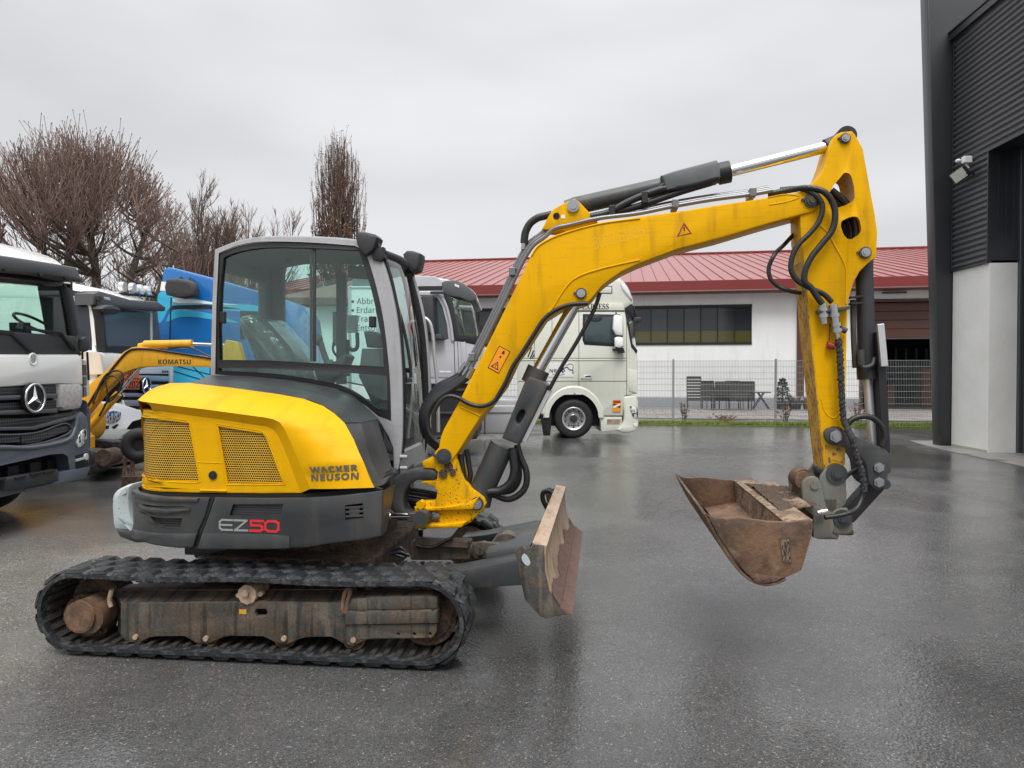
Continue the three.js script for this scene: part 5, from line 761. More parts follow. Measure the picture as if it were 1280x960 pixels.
// ---- front of the nearest white lorry at the left
{
  const F = new Frame(V3(-5.25, 0, -7.5), Math.PI / 2), t = thing('lorry', 'white lorry with a grey bumper and star emblem, cut off by the left edge', 'lorry', F);
  const P = (l, z = 0) => F.poly(l, z), add = (n, g, m, p = t) => mesh(n, g, m, p);
  const X0 = -1.22, X1 = 1.22, zw = -.22;   // windscreen stands back
  const yw0 = F.p(40, 428, zw)[1], yv = F.p(40, 346, zw)[1];
  // cab shell behind the front
  const rearHole = [[-1.0, yw0 + .02], [1.0, yw0 + .02], [1.0, yv - .08], [-1.0, yv - .08]];
  add('cab', [box(X1 - .05, X1, .9, yw0 - .05, -2.1, -.3, .02), box(X0, X0 + .05, .9, yw0 - .05, -2.1, -.3, .02), box(X1 - .05, X1, yw0 - .05, yv + .1, -2.1, -1.75, .02), box(X0, X0 + .05, yw0 - .05, yv + .1, -2.1, -1.75, .02), box(X0, X1, yv + .08, yv + .12, -2.1, -.3, .01), ex([[X0, .9], [X1, .9], [X1, yv + .1], [X0, yv + .1]], -2.1, -2.05, .01, [rearHole]), box(X0, X1, .9, 1.0, -2.1, -.2, .02)], M.truckWhite);
  add('roof', ex(spl([[-2.1, yv + .02], [-2.1, yv + .44], [-1.2, yv + .47], [-.6, yv + .38], [-.35, yv + .2], [-.3, yv + .02]], 3), X0, X1, .05).rotateY(-Math.PI / 2).translate(0, 0, 0), M.truckWhite);
  add('roof_spike', [cyl(F.P(5, 317, -.9), F.P(6, 312, -.9), .05, .03), cyl(F.P(79, 334, -.15), F.P(79, 331, -.15), .02)], M.black);
  const vis = add('visor', ex(P([[-30, 317], [0, 321], [42.5, 327.5], [72.5, 332.5], [81, 334], [85, 342], [89, 352.5], [50, 344.5], [0, 339.5], [-30, 336]], -.05), -.32, .1, .04), M.plasticGrey);
  add('visor_screw', [[7, 337], [51, 343.5], [83, 348]].map(([x, y]) => { const q = F.p(x, y, .11); return zcyl(q[0], q[1], .08, .115, .018, 8); }), M.black, vis);
  add('visor_shade', ex(P([[-30, 336], [0, 340], [80, 351.5], [77, 357], [66, 359], [0, 353], [-30, 350]], zw + .05), zw - .1, zw + .06, .01), M.blackGloss);
  add('windscreen', ex(P([[-40, 352], [66, 360], [79, 358], [93, 420], [-40, 412]], zw), zw - .005, zw, 0), M.glassGreen);
  add('corner_post', [ex(P([[78, 354], [82, 357], [100, 445], [93, 445]], zw + .02), zw - .3, zw + .04, .02)], M.black);
  add('interior', [box(X0 + .06, X1 - .06, 1.0, 1.35, -2.0, -.4, .02), box(.35, .85, 1.3, F.p(60, 372, -1.4)[1], -1.55, -1.35, .08), box(-.9, -.4, 1.3, F.p(60, 372, -1.4)[1], -1.55, -1.35, .08)], M.plasticDark);
  add('steering_wheel', (() => { const q = F.p(42, 404, -.6); return new THREE.TorusGeometry(.22, .018, 8, 32).rotateX(-1.0).translate(q[0], q[1], -.6); })(), M.black);
  add('dash_device', ex(P([[21, 403], [39, 403], [41, 419], [22, 419]], zw - .1), zw - .2, zw - .1, .02), M.plasticDark);
  add('curtain', box(X0 + .06, X0 + .5, yw0, yv, -.7, -.6, .02), M.interior);
  // dark panel, wipers, bonnet
  add('scuttle', ex(P([[-40, 411], [93, 420], [99, 427], [101, 444], [-40, 443.5]], -.12), -.3, -.1, .03), M.plasticDark);
  add('wiper', [bar(F.P(40, 440, -.08), F.P(12, 415, -.1), .035, .03), bar(F.P(14, 416, -.1), F.P(-20, 413, -.1), .04, .03), bar(F.P(93, 438, -.08), F.P(75, 416, -.1), .035, .03), bar(F.P(77, 417, -.1), F.P(30, 410, -.12), .03, .03)], M.black);
  add('bonnet', ex(P([[-60, 443], [99, 443], [103, 450], [104, 481], [76, 480], [40, 482], [0, 484.5], [-60, 489]], 0), -.25, .01, .04), M.truckWhite);
  const bd = F.p(41.5, 449, .012); add('round_badge', [zcyl(bd[0], bd[1], 0, .018, .035, 20)], M.alu); add('badge_surround', new THREE.TorusGeometry(.06, .012, 8, 24).translate(bd[0], bd[1], .008), M.truckWhite);
  add('side_deflector', [ex(P([[103, 450], [109, 451], [111, 494], [104, 497]], -.08), -.3, -.06, .015)], M.cream); add('deflector_slot', [[456, 469], [471, 482], [484, 495]].map(([a, b]) => ex(P([[104.5, a], [107.5, a], [108, b], [104.5, b]], -.06), -.08, -.055, 0)), M.interior);
  add('mirror', [ex(spl(P([[82, 359], [86, 359], [91, 366], [98, 405], [98, 419], [94, 420], [89, 395]], .02), 2, true), -.05, .03, .03), ex(spl(P([[102, 424], [106, 421], [110, 424], [111, 436], [106, 440], [102, 437]], .0), 2, true), -.05, .02, .02), bar(F.P(103, 425, 0), F.P(103, 449, -.05), .02, .02), bar(F.P(109, 440, 0), F.P(111, 475, -.05), .02, .02)], M.plasticDark);
  // grille
  const rows = [[484.5, 495], [504, 513], [522, 532.5]], sl = [[495, 500.5], [513.5, 519], [533, 537.5]];
  const gr = add('grille', ex(P([[-60, 489], [0, 484], [76, 480], [78, 512], [98, 512], [96, 522], [88, 546], [42, 558], [-60, 562]], -.05), -.3, -.08, .02), M.dark);
  rows.forEach(([a, b], i) => add('grille_mesh', ex(P(i < 2 ? [[-60, a + 2.5], [0, a + .5], [73, a - 4], [73, b - 3], [0, b], [-60, b + 3]] : [[-60, a + 2], [45, a + .5], [94, a - 8], [96, b - 14], [44, b], [-60, b + 2]], -.02), -.1, -.03, .004), M.grilleGrey, gr));
  sl.forEach(([a, b], i) => add('grille_slat', ex(P(i < 2 ? [[-60, a + 3], [0, a], [73, a - 3], [73, b - 3], [0, b], [-60, b + 3]] : [[-60, a + 2], [44, a], [96, a - 14], [96, b - 14], [44, b], [-60, b + 2]], .02), -.1, .015, .012), M.plasticGrey, gr));
  add('grille_mesh', [ex(P([[-60, 546], [0, 543.5], [26, 543.5], [26, 553], [-60, 556]], 0), -.1, -.01, .004), ex(P([[28, 544.5], [42, 543.5], [84, 531], [88, 538], [44, 554.5], [28, 554]], 0), -.1, -.01, .004)], M.grilleGrey, gr);
  add('grille_frame', [tube(F.path([[-60, 557], [42, 556], [88, 540], [90, 536], [84, 529.5], [42, 541.5], [-60, 543]], .0), .012, 6)], M.plasticGrey, gr);
  starEmblem(t, F.p(43, 497.5, .05), .168, .05);
  add('wrapped_lamp', ex(P([[75, 480], [101, 479], [104.5, 483], [104, 503], [101, 511], [82, 513.5], [76, 509]], .02), -.25, .03, .05), std(one, .35, 0, { map: ctex(128, (u, v) => { const n = NZ.fbm(u, v, 10, 4); return mix3([.3, .28, .27], [.62, .6, .6], n); }, 3), bumpMap: fineBump, bumpScale: .01 }));
  // bumper
  const bmp = [[-60, 560], [0, 557.5], [41, 557.5], [87.5, 545], [93, 533], [96, 519], [103, 514], [109, 520], [112, 540], [112.5, 557.5], [113, 570], [111, 587], [106, 597.5], [62.5, 607.5], [0, 623], [-60, 640]];
  const op = [[-60, 585], [0, 577], [60, 564], [78, 562.5], [86, 567], [89, 590], [60, 598], [0, 612], [-60, 626]];
  const bu = add('bumper', ex(P(bmp, .02), -.5, .03, .04, [P(op, .02)]), M.truckGrey);
  add('bumper_lip', tube(F.path([[-60, 562], [0, 559.5], [41, 559.5], [87.5, 547.5], [94, 536], [97, 521]], .025), .028, 8), M.truckGrey, bu);
  add('intake', ex(P([[-60, 580], [90, 558], [92, 594], [-60, 630]], -.1), -.35, -.2, .01), M.dark, bu); for (const [x, y] of [[15, 583], [43, 578], [65, 574]]) add('intake_rib', ex(P([[x, y], [x + 14, y - 2.5], [x + 14, y + 22], [x, y + 25]], -.1), -.25, -.14, .02), M.black, bu);
  const ph = add('plate_holder', ex(P([[5, 598], [40, 592], [72, 586.5], [72.5, 601], [25, 612.5], [6, 614]], .08), -.02, .09, .02), M.plasticDark, bu); add('plate_ledge', [[-40, 606], [-12, 601], [14, 598], [34, 593.5], [50, 591]].map(([x, y]) => bar(F.P(x, y, .06), F.P(x + 14, y - 3, .06), .02, .1)), M.black, bu);
  add('lower_lip', ex(P([[74, 590.5], [90, 587], [111, 583], [111, 587], [106, 597.5], [62, 607.5], [30, 615], [30, 611], [72, 602]], .03), -.3, .045, .012), M.truckGrey, bu);
  add('headlight', ex(spl(P([[95, 553], [97, 545], [101, 539], [106, 536], [107.5, 540], [107, 550], [103, 556], [96, 560]], .03), 2, true), -.1, .05, .02), M.headlamp, bu);
  const fo = add('fog_recess', ex(P([[94, 569], [109, 565], [111, 584], [94.5, 588]], .03), -.2, .037, .01), M.dark, bu); add('fog_lamp', [ex(spl(P([[105, 568], [109, 566.5], [110.5, 571], [109, 575.5], [105.5, 574]], .04), 2, true), -.1, .05, .012), bar(F.P(95, 575.5, .04), F.P(105, 572.5, .04), .03, .02)], M.lamp, fo);
  add('front_corner', ex(P([[104, 500], [110, 515], [110, 560], [104, 560]], -.2), -1.2, -.15, .04), M.truckGrey);
  for (const x of [-1.0, 1.0]) { const w = wheelOn(t, 0, .5, 0, .5, .3, M.alu, false); w.rotation.y = Math.PI / 2; w.position.set(x, 0, -1.2); }
  add('chassis', box(-.9, .9, .35, .95, -5, -.4, .05), M.dark); add('load_body', box(X0, X1, 1.0, 2.8, -7.5, -3.3, .04), M.truckWhite); for (const x of [X0 + .025, X1 - .025]) { add('door_post', box(x - .025, x + .025, yw0 - .05, yv + .1, -.42, -.3, .01), M.black); add('door_pane', box(x - .004, x + .004, yw0 - .05, yv + .08, -1.75, -.42, 0), M.glassGreen); }
}
// ---- second white lorry with lamps on its roof
{
  const F = new Frame(V3(-7.25, 0, -13.5), Math.PI / 2), t = thing('lorry', 'white lorry with four round roof lamps, standing behind the small yellow digger', 'lorry', F);
  const P = (l, z = 0) => F.poly(l, z), add = (n, g, m, p = t) => mesh(n, g, m, p);
  const zw = -.45, X0 = -1.22, X1 = 1.22, yv = F.p(160, 388, zw)[1], yw = F.p(160, 436, zw)[1];
  add('cab', [box(X0, X0 + .06, .9, yv + .1, -2.3, -.17, .03), box(X1 - .06, X1, .9, yv + .1, -2.3, -.42, .03), box(X0, X1, .9, yv + .2, -2.32, -2.26, .03)], M.truckWhite);
  // near side: door window and dark corner post (a panel facing the viewer, z of the world)
  const S = new Frame(V3(0, 0, -13.5 + 1.22), 0), sp = (l, z0, z1, b = .01) => { const g = ex(S.poly(l, 0), z0, z1, b); g.applyMatrix4(new THREE.Matrix4().makeTranslation(0, 0, S.pos.z)); g.applyMatrix4(new THREE.Matrix4().makeRotationY(Math.PI / 2).setPosition(F.pos).invert()); return g; };
  add('door_window', sp([[92, 376], [104, 374], [111, 384], [115, 425], [115, 438], [92, 436]], -.02, .01), phys([.03, .035, .05], .06)); add('window_frame', sp([[92, 368], [106, 368], [113, 376], [118, 400], [121, 432], [118, 432], [115, 400], [110, 380], [104, 373], [92, 372]], -.02, .02), M.truckWhite); add('corner_post', [sp([[106, 368], [122, 372], [129, 400], [132, 440], [121, 438], [118, 400], [113, 376]], -.06, .015)], M.black); add('gutter', sp([[86, 362], [112, 366], [124, 370], [124, 376], [106, 372], [86, 369]], -.1, .03), M.plasticDark);
  add('roof', ex(spl([[-2.3, yv + .05], [-2.3, yv + .42], [-1.4, yv + .46], [-.85, yv + .4], [-.5, yv + .22], [-.42, yv + .02]], 3), X0, X1, .05).rotateY(-Math.PI / 2), M.truckWhite);
  const vis = add('visor', ex(P([[113, 367], [122, 363.5], [139, 368], [161, 374.5], [195, 377], [205, 384], [204, 389], [195, 388.5], [150, 385], [113, 381]], zw + .25), zw - .05, zw + .3, .04), M.plasticGrey); add('marker_lamp', ex(P([[129, 371], [137, 372], [138, 376], [131, 375]], zw + .3), zw + .2, zw + .31, .01), M.lamp, vis);
  add('mirror', [ex(spl(P([[133, 381], [146, 384], [149.5, 388], [144, 393], [134, 392], [124, 386]], zw + .45), 2, true), zw + .3, zw + .5, .05)], M.plasticDark);
  for (const [x, y] of [[156, 358.5], [168.3, 359.8], [177.4, 361.8], [186, 363.2]]) { const q = F.p(x, y, -.62); const l = add('roof_lamp', [zcyl(q[0], q[1], -.70, -.62, .105, 24), cyl(V3(q[0], q[1] - .1, -.7), V3(q[0], q[1] - .25, -.72), .03)], M.alu); add('lens', zcyl(q[0], q[1], -.63, -.61, .092, 24), M.lamp, l); }
  add('lamp_bar', bar(F.P(150, 367, -.7), F.P(192, 371, -.7), .05, .05), M.black);
  add('windscreen', ex(P([[127, 389], [197, 391], [202, 436], [133, 434]], zw), zw - .01, zw, 0), phys([.42, .47, .45], .04, { transmission: .7, thickness: 0 }));
  add('seat_back', [box(.1, .6, 1.5, yv - .15, -1.7, -1.5, .06), box(-.6, -.1, 1.5, yv - .3, -1.7, -1.5, .06)], M.interior);
  add('scuttle', ex(P([[124, 432], [202, 434], [206, 446], [128, 446]], -.3), -.5, -.25, .03), M.black);
  add('bonnet', ex(P([[122, 440], [212, 446], [212, 468], [126, 468]], -.05), -.45, -.0, .06), M.truckWhite);
  const sa = F.p(203, 466, .01), sb = F.p(211, 466, .01); add('model_script', text('Actros', 'thin', .06, sa[0], sa[1], .0, sb[0] - sa[0], .006), M.textBlack);
  const gr = add('grille', ex(P([[150, 466], [212, 468], [212, 506], [176, 512], [152, 502]], -.02), -.4, -.03, .03), M.dark);
  for (const [a, b] of [[469, 476], [480, 487], [491, 496], [500, 507]]) add('grille_slat', ex(P([[154, a], [212, a + 1], [212, b + 1], [156, b]], .0), -.1, .01, .02), M.alu, gr);
  const op = F.p(155, 486.5, .05), o2 = F.p(174, 461, .05); const pl = add('hazard_plate', box(op[0], o2[0], op[1], o2[1], .02, .05, .004), std([.75, .12, .02], .5));
  const d1 = F.p(155.5, 485.2, .051), d2 = F.p(173.5, 485.2, .051); add('lettering', [text('1202', 'sans', .13, d1[0], d1[1], .049, d2[0] - d1[0], .006), text('30', 'sans', .13, d1[0] + .09, d1[1] + .2, .049, .2, .006), box(op[0], o2[0], (op[1] + o2[1]) / 2 - .008, (op[1] + o2[1]) / 2 + .008, .049, .055, 0)], M.textBlack, pl);
  starEmblem(t, F.p(183, 482, .06), .17, .06);
  add('bumper', [ex(P([[118, 500], [152, 504], [176, 512], [212, 508], [212, 545], [165, 541], [164, 545], [150, 550], [112, 553], [110, 540], [116, 520]], .05), -.6, .06, .06, [P([[156, 533], [164, 523], [178, 519], [200, 518], [200, 541], [156, 541]], .05)])], M.truckWhite);
  add('intake', ex(P([[150, 515], [212, 510], [212, 545], [150, 545]], -.1), -.3, -.12, .0), M.dark);
  add('headlight', ex(spl(P([[126, 516], [135, 513.5], [150, 515], [149, 524], [141, 529.5], [131, 527]], .06), 2, true), -.1, .085, .02), M.headlamp); add('bumper_slot', [ex(P([[120, 533], [136, 532], [135, 536], [119, 536.5]], .06), .0, .07, 0), ex(P([[139, 534], [146, 530], [148, 531], [143, 536]], .06), .0, .07, 0)], M.dark);
  const u1 = add('side_ladder', ex(P([[213, 455], [217, 455], [217, 490], [213, 490]], .0), -.1, .0, .01), M.cream);
  for (const x of [-1.0, 1.0]) { const w = wheelOn(t, 0, .5, 0, .5, .3, M.alu, false); w.rotation.y = Math.PI / 2; w.position.set(x, 0, -1.2); }
  add('chassis', box(-.9, .9, .35, .95, -5, -.6, .05), M.dark);
}
// ---- small yellow digger behind the nearest lorry
{
  const F = new Frame(V3(0, 0, -11.3), 0), t = thing('small_excavator', 'small orange yellow digger whose boom reaches across in front of the lorries', 'excavator', F);
  const P = (l, z = 0) => F.poly(l, z), add = (n, g, m, p = t) => mesh(n, g, m, p);
  const yl = phys(one, .5, { map: paint([.72, .36, .012], [.25, .15, .04], .3, .1, 1.2, .35) });
  const bm = add('boom', ex(P([[94, 524], [111, 484], [137, 463], [158, 440], [168, 434.5], [178, 433], [205, 438], [262, 446], [300, 452], [300, 466], [262, 459], [205, 457.5], [180, 459], [168, 462], [156, 467], [132, 491], [104, 526]]), -.09, .09, .01), yl);
  const ka = F.p(198, 455.3, .09), kb = F.p(238.5, 455.3, .09); add('lettering', text('KOMATSU', 'sans', .078, ka[0], ka[1], .089, kb[0] - ka[0], .003), M.textBlack, bm);
  add('arm_cylinder', [cyl(F.P(181, 431, 0), F.P(240, 430, 0), .07), cyl(F.P(174, 433, 0), F.P(184, 431, 0), .05)], yl); add('piston_rod', cyl(F.P(240, 430, 0), F.P(290, 432, 0), .025), M.chrome);
  add('boom_cylinder', [cyl(F.P(106, 540, .0), F.P(148, 492, .0), .06)], yl); add('piston_rod', cyl(F.P(146, 494, 0), F.P(176, 458, 0), .03), M.chrome);
  add('hose_bundle', [tube(F.path([[108, 510], [125, 482], [145, 455], [162, 438], [180, 436], [220, 441], [265, 448]], .1), .018), tube(F.path([[116, 505], [126, 478], [136, 466], [150, 464], [154, 474], [148, 490], [136, 500], [124, 520]], .14), .016), tube(F.path([[118, 500], [130, 474], [142, 470], [152, 480], [142, 498], [130, 506]], .16), .014), tube(F.path([[130, 470], [134, 490], [133, 506]], .16), .012), tube(F.path([[210, 436], [235, 434], [255, 442], [275, 452]], .05), .014)], M.hose);
  add('arm', ex(P([[285, 425], [300, 428], [306, 450], [300, 520], [290, 580], [282, 580], [280, 500], [276, 445]]), -.08, .08, .01), yl);
  add('bucket', [ex(spl(P([[280, 560], [292, 566], [300, 580], [296, 592], [280, 594], [268, 584], [270, 578], [282, 584], [288, 580], [284, 572], [278, 570]]), 3, true), -.25, .25, .01)], M.mud);
  add('swing_post', ex(P([[92, 545], [103, 536], [114, 546], [114, 560], [92, 562]]), -.12, .12, .02), yl);
  // tracks and body, mostly behind the lorry
  for (const [z0, nm] of [[.45, 'near'], [-.75, 'far']]) { const q = spl(P([[60, 556], [130, 556], [152, 557], [162, 566], [160, 578], [150, 585], [60, 585], [48, 572]]), 3, true); const k = add('track', ex(q.map(v => [v[0], Math.max(.005, v[1])]), z0, z0 + .3, .03), M.rubber); const s = F.p(130, 572, z0 + .3); add('drive_wheel', zcyl(s[0], s[1], z0, z0 + .32, .13, 24), M.mud, k); for (const d of [-.8, -.45]) add('track_roller', zcyl(s[0] + d, s[1] - .04, z0, z0 + .32, .06, 16), M.mud, k); }
  add('body', [ex(spl(P([[20, 552], [96, 552], [104, 535], [96, 500], [60, 480], [20, 490]]), 3, true), -.7, .7, .08)], yl); add('lower_frame', [box(F.p(70, 560)[0], F.p(158, 570)[0], .2, .32, -.5, .5, .02)], M.rust);
  add('canopy_post', [bar(F.P(60, 490, .5), F.P(60, 430, .5), .05, .05), bar(F.P(60, 490, -.5), F.P(60, 430, -.5), .05, .05)], M.black);
}
// ---- worn tyre on a rusty stand
{
  const F = new Frame(V3(0, 0, -9.4), 0);
  const s = thing('steel_stand', 'rusty brown steel stand beside the rear corner of the excavator', 'stand', F), add = (n, g, m, p) => mesh(n, g, m, p);
  const q = F.p(151, 575), b = F.p(200, 608);
  add('frame', [box(q[0], b[0] + .0, .02, .26, -.5, 0, .01)], M.mud, s);
  for (const [x0, x1] of [[153, 158], [158, 155], [163, 165], [169, 166]]) add('leg', bar(F.P(x0, 597, -.1), F.P(x1, 573, -.15), .025, .025), M.rust, s);
  const tq = F.p(174, 556, -.15), t = thing('worn_tyre', 'worn black tyre lying against the stand left of the excavator hood', 'tyre', new Frame(V3(tq[0], tq[1], -9.55), .5));
  add('tread', new THREE.TorusGeometry(.155, .08, 14, 36), M.tyre, t); add('rim', zcyl(0, 0, -.05, .03, .1, 24), M.dark, t);
}
// ---------------------------------------------------------------- far hall, yard, fence, right-hand building
const brown = std([.09, .036, .028], .5), roofRed = phys(one, .36, { map: paint([.27, .05, .043], [.19, .06, .05], .5, 0, .25, .3), clearcoat: .3, clearcoatRoughness: .2 }), fasciaRed = std([.2, .028, .028], .4);
const wallWhite = std(one, .85, 0, { map: paint([.82, .83, .82], [.6, .6, .57], .3, 0, .2, .5), bumpMap: fineBump, bumpScale: .003 });
{
  const B = 9.5 * Math.PI / 180, p0 = ray(880, 510), k = CAM_H / -p0.y, F = new Frame(V3(p0.x * k, 0, p0.z * k), -B);   // wall foot at pixel 880, 510
  const t = thing('industrial_hall', 'long white hall with a red metal roof behind the wire fence', 'building', F);
  const add = (n, g, m, p = t) => mesh(n, g, m, p), P = (l, z = 0) => F.poly(l, z);
  const yE = F.p(880, 364, 0)[1], xL = F.p(480, 500, 0)[0] - 6, xR = F.p(1300, 500, 0)[0] + 3, win = P([[560, 383], [940, 381.5], [940, 429], [560, 430]]);
  const wl = win.map(q => [q[0], q[1]]); const wx0 = wl[0][0], wx1 = wl[1][0], wy1 = wl[1][1], wy0 = wl[2][1];
  const gate = P([[1078, 378], [1300, 378], [1300, 505], [1078, 505]]), gx0 = gate[0][0], gx1 = xR - 1, gy = gate[0][1];
  add('wall', ex([[xL, -.2], [gx0, -.2], [gx0, gy], [gx1, gy], [gx1, -.2], [xR, -.2], [xR, yE + .3], [xL, yE + .3]], -.35, 0, 0, [[[wx0, wy0], [wx1, wy0], [wx1, wy1], [wx0, wy1]]]), wallWhite);
  add('back_wall', [box(xL, xR, 0, yE + .3, -16.3, -16, 0), box(xL, xL + .3, 0, yE + .3, -16, -.36, 0), box(xR - .3, xR, 0, yE + .3, -16, -.36, 0)], wallWhite);
  add('plinth', [box(xL, gx0 - .05, 0, F.p(880, 497, 0)[1], 0, .03, 0)], std([.3, .32, .35], .8));
  // ribbon window: frame, panes with a lower olive strip seen behind the glass
  const n = 19, pw = (wx1 - wx0) / n, fr = add('ribbon_window', [box(wx0, wx1, wy1 - .09, wy1 + .05, -.12, .03, 0), box(wx0, wx1, wy0 - .06, wy0 + .06, -.12, .04, 0), ...Array.from({ length: n + 1 }, (_, i) => box(wx0 + i * pw - .02, wx0 + i * pw + .02, wy0 + .06, wy1 - .09, -.12, -.02, 0))], M.black);
  const ym = lerp(wy0, wy1, .34), oliveM = phys([.085, .08, .028], .1), paneLow = prep(box(.005, pw - .005, wy0 + .06, ym - .01, -.092, -.082, 0)), pane = prep(box(.005, pw - .005, ym - .01, wy1 - .09, -.09, -.08, 0)), paneM = [[.05, .06, .065], [.07, .08, .085], [.035, .045, .05]].map(c => phys(c, .08, { transmission: .35, thickness: 0 }));
  for (let i = 0; i < n; i++) { share('pane', pane, paneM[(i * 7 + (i >> 1)) % 3], fr).position.x = wx0 + i * pw; share('pane', paneLow, oliveM, fr).position.x = wx0 + i * pw; }
  // roof: standing seam sheets, fascia, ridge
  const pit = Math.tan(13 * Math.PI / 180), yR = (() => { let d = 1; while (d < 30) { const q = F.p(880, 318, -d); if (q[1] <= yE + .35 + (d + .7) * pit) return d; d += .05; } return 8; })();
  const rw = .62, L = Math.hypot(yR + .7, (yR + .7) * pit), sheet = prep(mergeGeometries([new THREE.BoxGeometry(rw - .012, .02, L), new THREE.BoxGeometry(.035, .06, L).translate(-rw / 2 + .02, .03, 0)].map(g => prep(g))));
  const roof = new THREE.Group(); roof.name = 'roof'; t.add(roof); const N = Math.ceil((xR - xL + 2) / rw);
  for (let i = 0; i < N; i++) { const s = share('roof_sheet', sheet, roofRed, roof); s.position.set(xL - 1 + i * rw, yE + .35 + (yR + .7) / 2 * pit, .7 - (yR + .7) / 2); s.rotation.x = Math.atan(pit); }
  add('rear_slope', new THREE.BoxGeometry(xR - xL + 2, .05, 9).rotateX(-Math.atan(pit)).translate((xL + xR) / 2, yE + .35 + (yR + .7) * pit - 4.4 * pit, -yR - 4.4), roofRed, roof);
  add('ridge_cap', box(xL - 1, xR + 1, yE + .35 + (yR + .7) * pit, yE + .42 + (yR + .7) * pit + .06, -yR - .2, -yR + .2, .02), fasciaRed, roof);
  add('fascia', [box(xL - 1, xR + 1, yE - .12, yE + .42, .66, .76, .01), box(xL - 1, xR + 1, yE - .14, yE - .1, 0, .7, 0)], fasciaRed, roof); add('gutter', cyl(V3(xL - 1, yE - .1, .8), V3(xR + 1, yE - .1, .8), .06), brown, roof);
  add('downpipe', box(F.p(996, 400, 0)[0], F.p(1005, 400, 0)[0], .6, yE - .1, 0, .1, .02), brown);
  // opening with half raised door
  const dy = F.p(1120, 422, 0)[1]; add('door_leaf', Array.from({ length: 4 }, (_, i) => box(gx0, gx1, lerp(dy, gy, i / 4) + .01, lerp(dy, gy, (i + 1) / 4) - .01, -.3, -.22, .01)), brown); add('door_rail', box(gx0, gx1, dy - .06, dy, -.32, -.2, .01), M.plasticGrey); add('door_jamb', [box(gx0 - .12, gx0, 0, gy + .1, -.3, .03, .01), box(gx0, gx1, gy, gy + .14, -.3, .04, .01)], brown);
  add('inner_shelf', Array.from({ length: 16 }, (_, i) => box(gx0 + i * .5, gx0 + i * .5 + .12, 0, 3.0, -6, -5.9, 0)), M.plasticDark); for (const g of [box(gx0 + 4.2, gx0 + 5.6, 0, 1.9, -5.2, -4.2, .05), box(gx0 + 2, gx0 + 3, 0, 1.0, -5.2, -4.4, .05)]) add('stored_crate', g, std([.25, .09, .05], .8)); add('hall_floor', box(xL, xR, -.1, .01, -16, -.36, 0), M.plasticDark); add('inner_wall', [box(gx0 - 1, xR - .3, 0, yE + .3, -7.2, -7, 0), box(gx0 - 1.1, gx0 - .9, 0, yE + .3, -7, -.36, 0), box(gx0 - 1, xR - .3, gy + .3, gy + .4, -7, -.36, 0)], M.dark);
  const lq = F.p(1117, 363, .1); add('strip_lamp', box(lq[0] - .5, lq[0] + .5, lq[1] - .15, lq[1] - .07, .1, .3, .02), M.plasticGrey);
  // paved strip in front of the wall
  const pg = new THREE.Group(); pg.name = 'pavement'; pg.position.copy(F.pos); pg.rotation.y = F.rot; pg.userData.kind = 'structure'; scene.add(pg);
  const slabM = [[.2, .18, .165], [.17, .155, .145], [.235, .21, .19]].map(c => std(c, .7, 0, { roughnessMap: roughTex })), slab = prep(box(-.39, .39, -.05, .03, -.39, .39, .012)), rr = mulberry(9), xa = F.p(790, 510, 0)[0] - 1.5;
  mesh('bed', box(xL, xR, -.06, .012, .02, 8.2, 0), std([.07, .065, .06], .9), pg);
  for (let j = 0; j < 10; j++) for (let i = 0; i < 26; i++) { const s = share('slab', slab, slabM[Math.floor(rr() * 3)], pg); s.position.set(xa + i * .8 + (j % 2) * .4, (rr() - .5) * .006, .5 + j * .8); }
  // garden furniture against the wall
  const zf = 1.6, wood = std([.05, .048, .046], .7), metalD = std([.05, .05, .05], .5);
  const at = (px, py) => { const q = F.p(px, py, zf); return F.pos.clone().add(V3(q[0], 0, zf).applyAxisAngle(UPV, F.rot)); };
  const sc = F.p(900, 480, zf)[0] - F.p(899, 480, zf)[0];   // metres per pixel there
  const chair = (px, w, h, label, turn = 0) => { const o = thing('garden_chair', label, 'chair', new Frame(at(px, 505), F.rot + turn), 'garden chairs by the hall wall'); const W = w * sc / 2;
    const bk = new THREE.Group(); bk.name = 'backrest'; o.add(bk); mesh('frame', [bar(V3(-W, .4, -.2), V3(-W, h, -.34), .04, .04), bar(V3(W, .4, -.2), V3(W, h, -.34), .04, .04), bar(V3(-W, h, -.34), V3(W, h, -.34), .04, .04)], metalD, bk); for (let i = 0; i < 8; i++) { const y = lerp(.48, h - .07, i / 7); share('slat', prep(box(-W, W, y - .055, y + .055, -.24 - (y - .4) * .16, -.22 - (y - .4) * .16, .004)), wood, bk); }
    const st = mesh('seat', Array.from({ length: 5 }, (_, i) => box(-W, W, .41, .44, -.2 + i * .1, -.12 + i * .1, .004)), wood, o); for (const [x, z] of [[-W, -.2], [W, -.2], [-W, .28], [W, .28]]) mesh('leg', bar(V3(x, 0, z), V3(x, .42, z), .035, .035), metalD, o);
    for (const s of [-1, 1]) mesh('armrest', [bar(V3(s * W, .65, -.22), V3(s * W, .65, .28), .05, .03), bar(V3(s * W, .42, .28), V3(s * W, .65, .28), .03, .03)], metalD, o); return o; };
  chair(868, 18, 1.5, 'tall grey slatted garden chair, leftmost, standing apart from the table');
  chair(888, 17, 1.3, 'grey slatted garden chair at the left end of the table', .3);
  chair(903, 18, 1.28, 'grey slatted garden chair left of centre at the table', 3.0);
  chair(918, 18, 1.3, 'grey slatted garden chair right of centre at the table', .1);
  chair(933, 19, 1.28, 'grey slatted garden chair at the right end of the table', -.2);
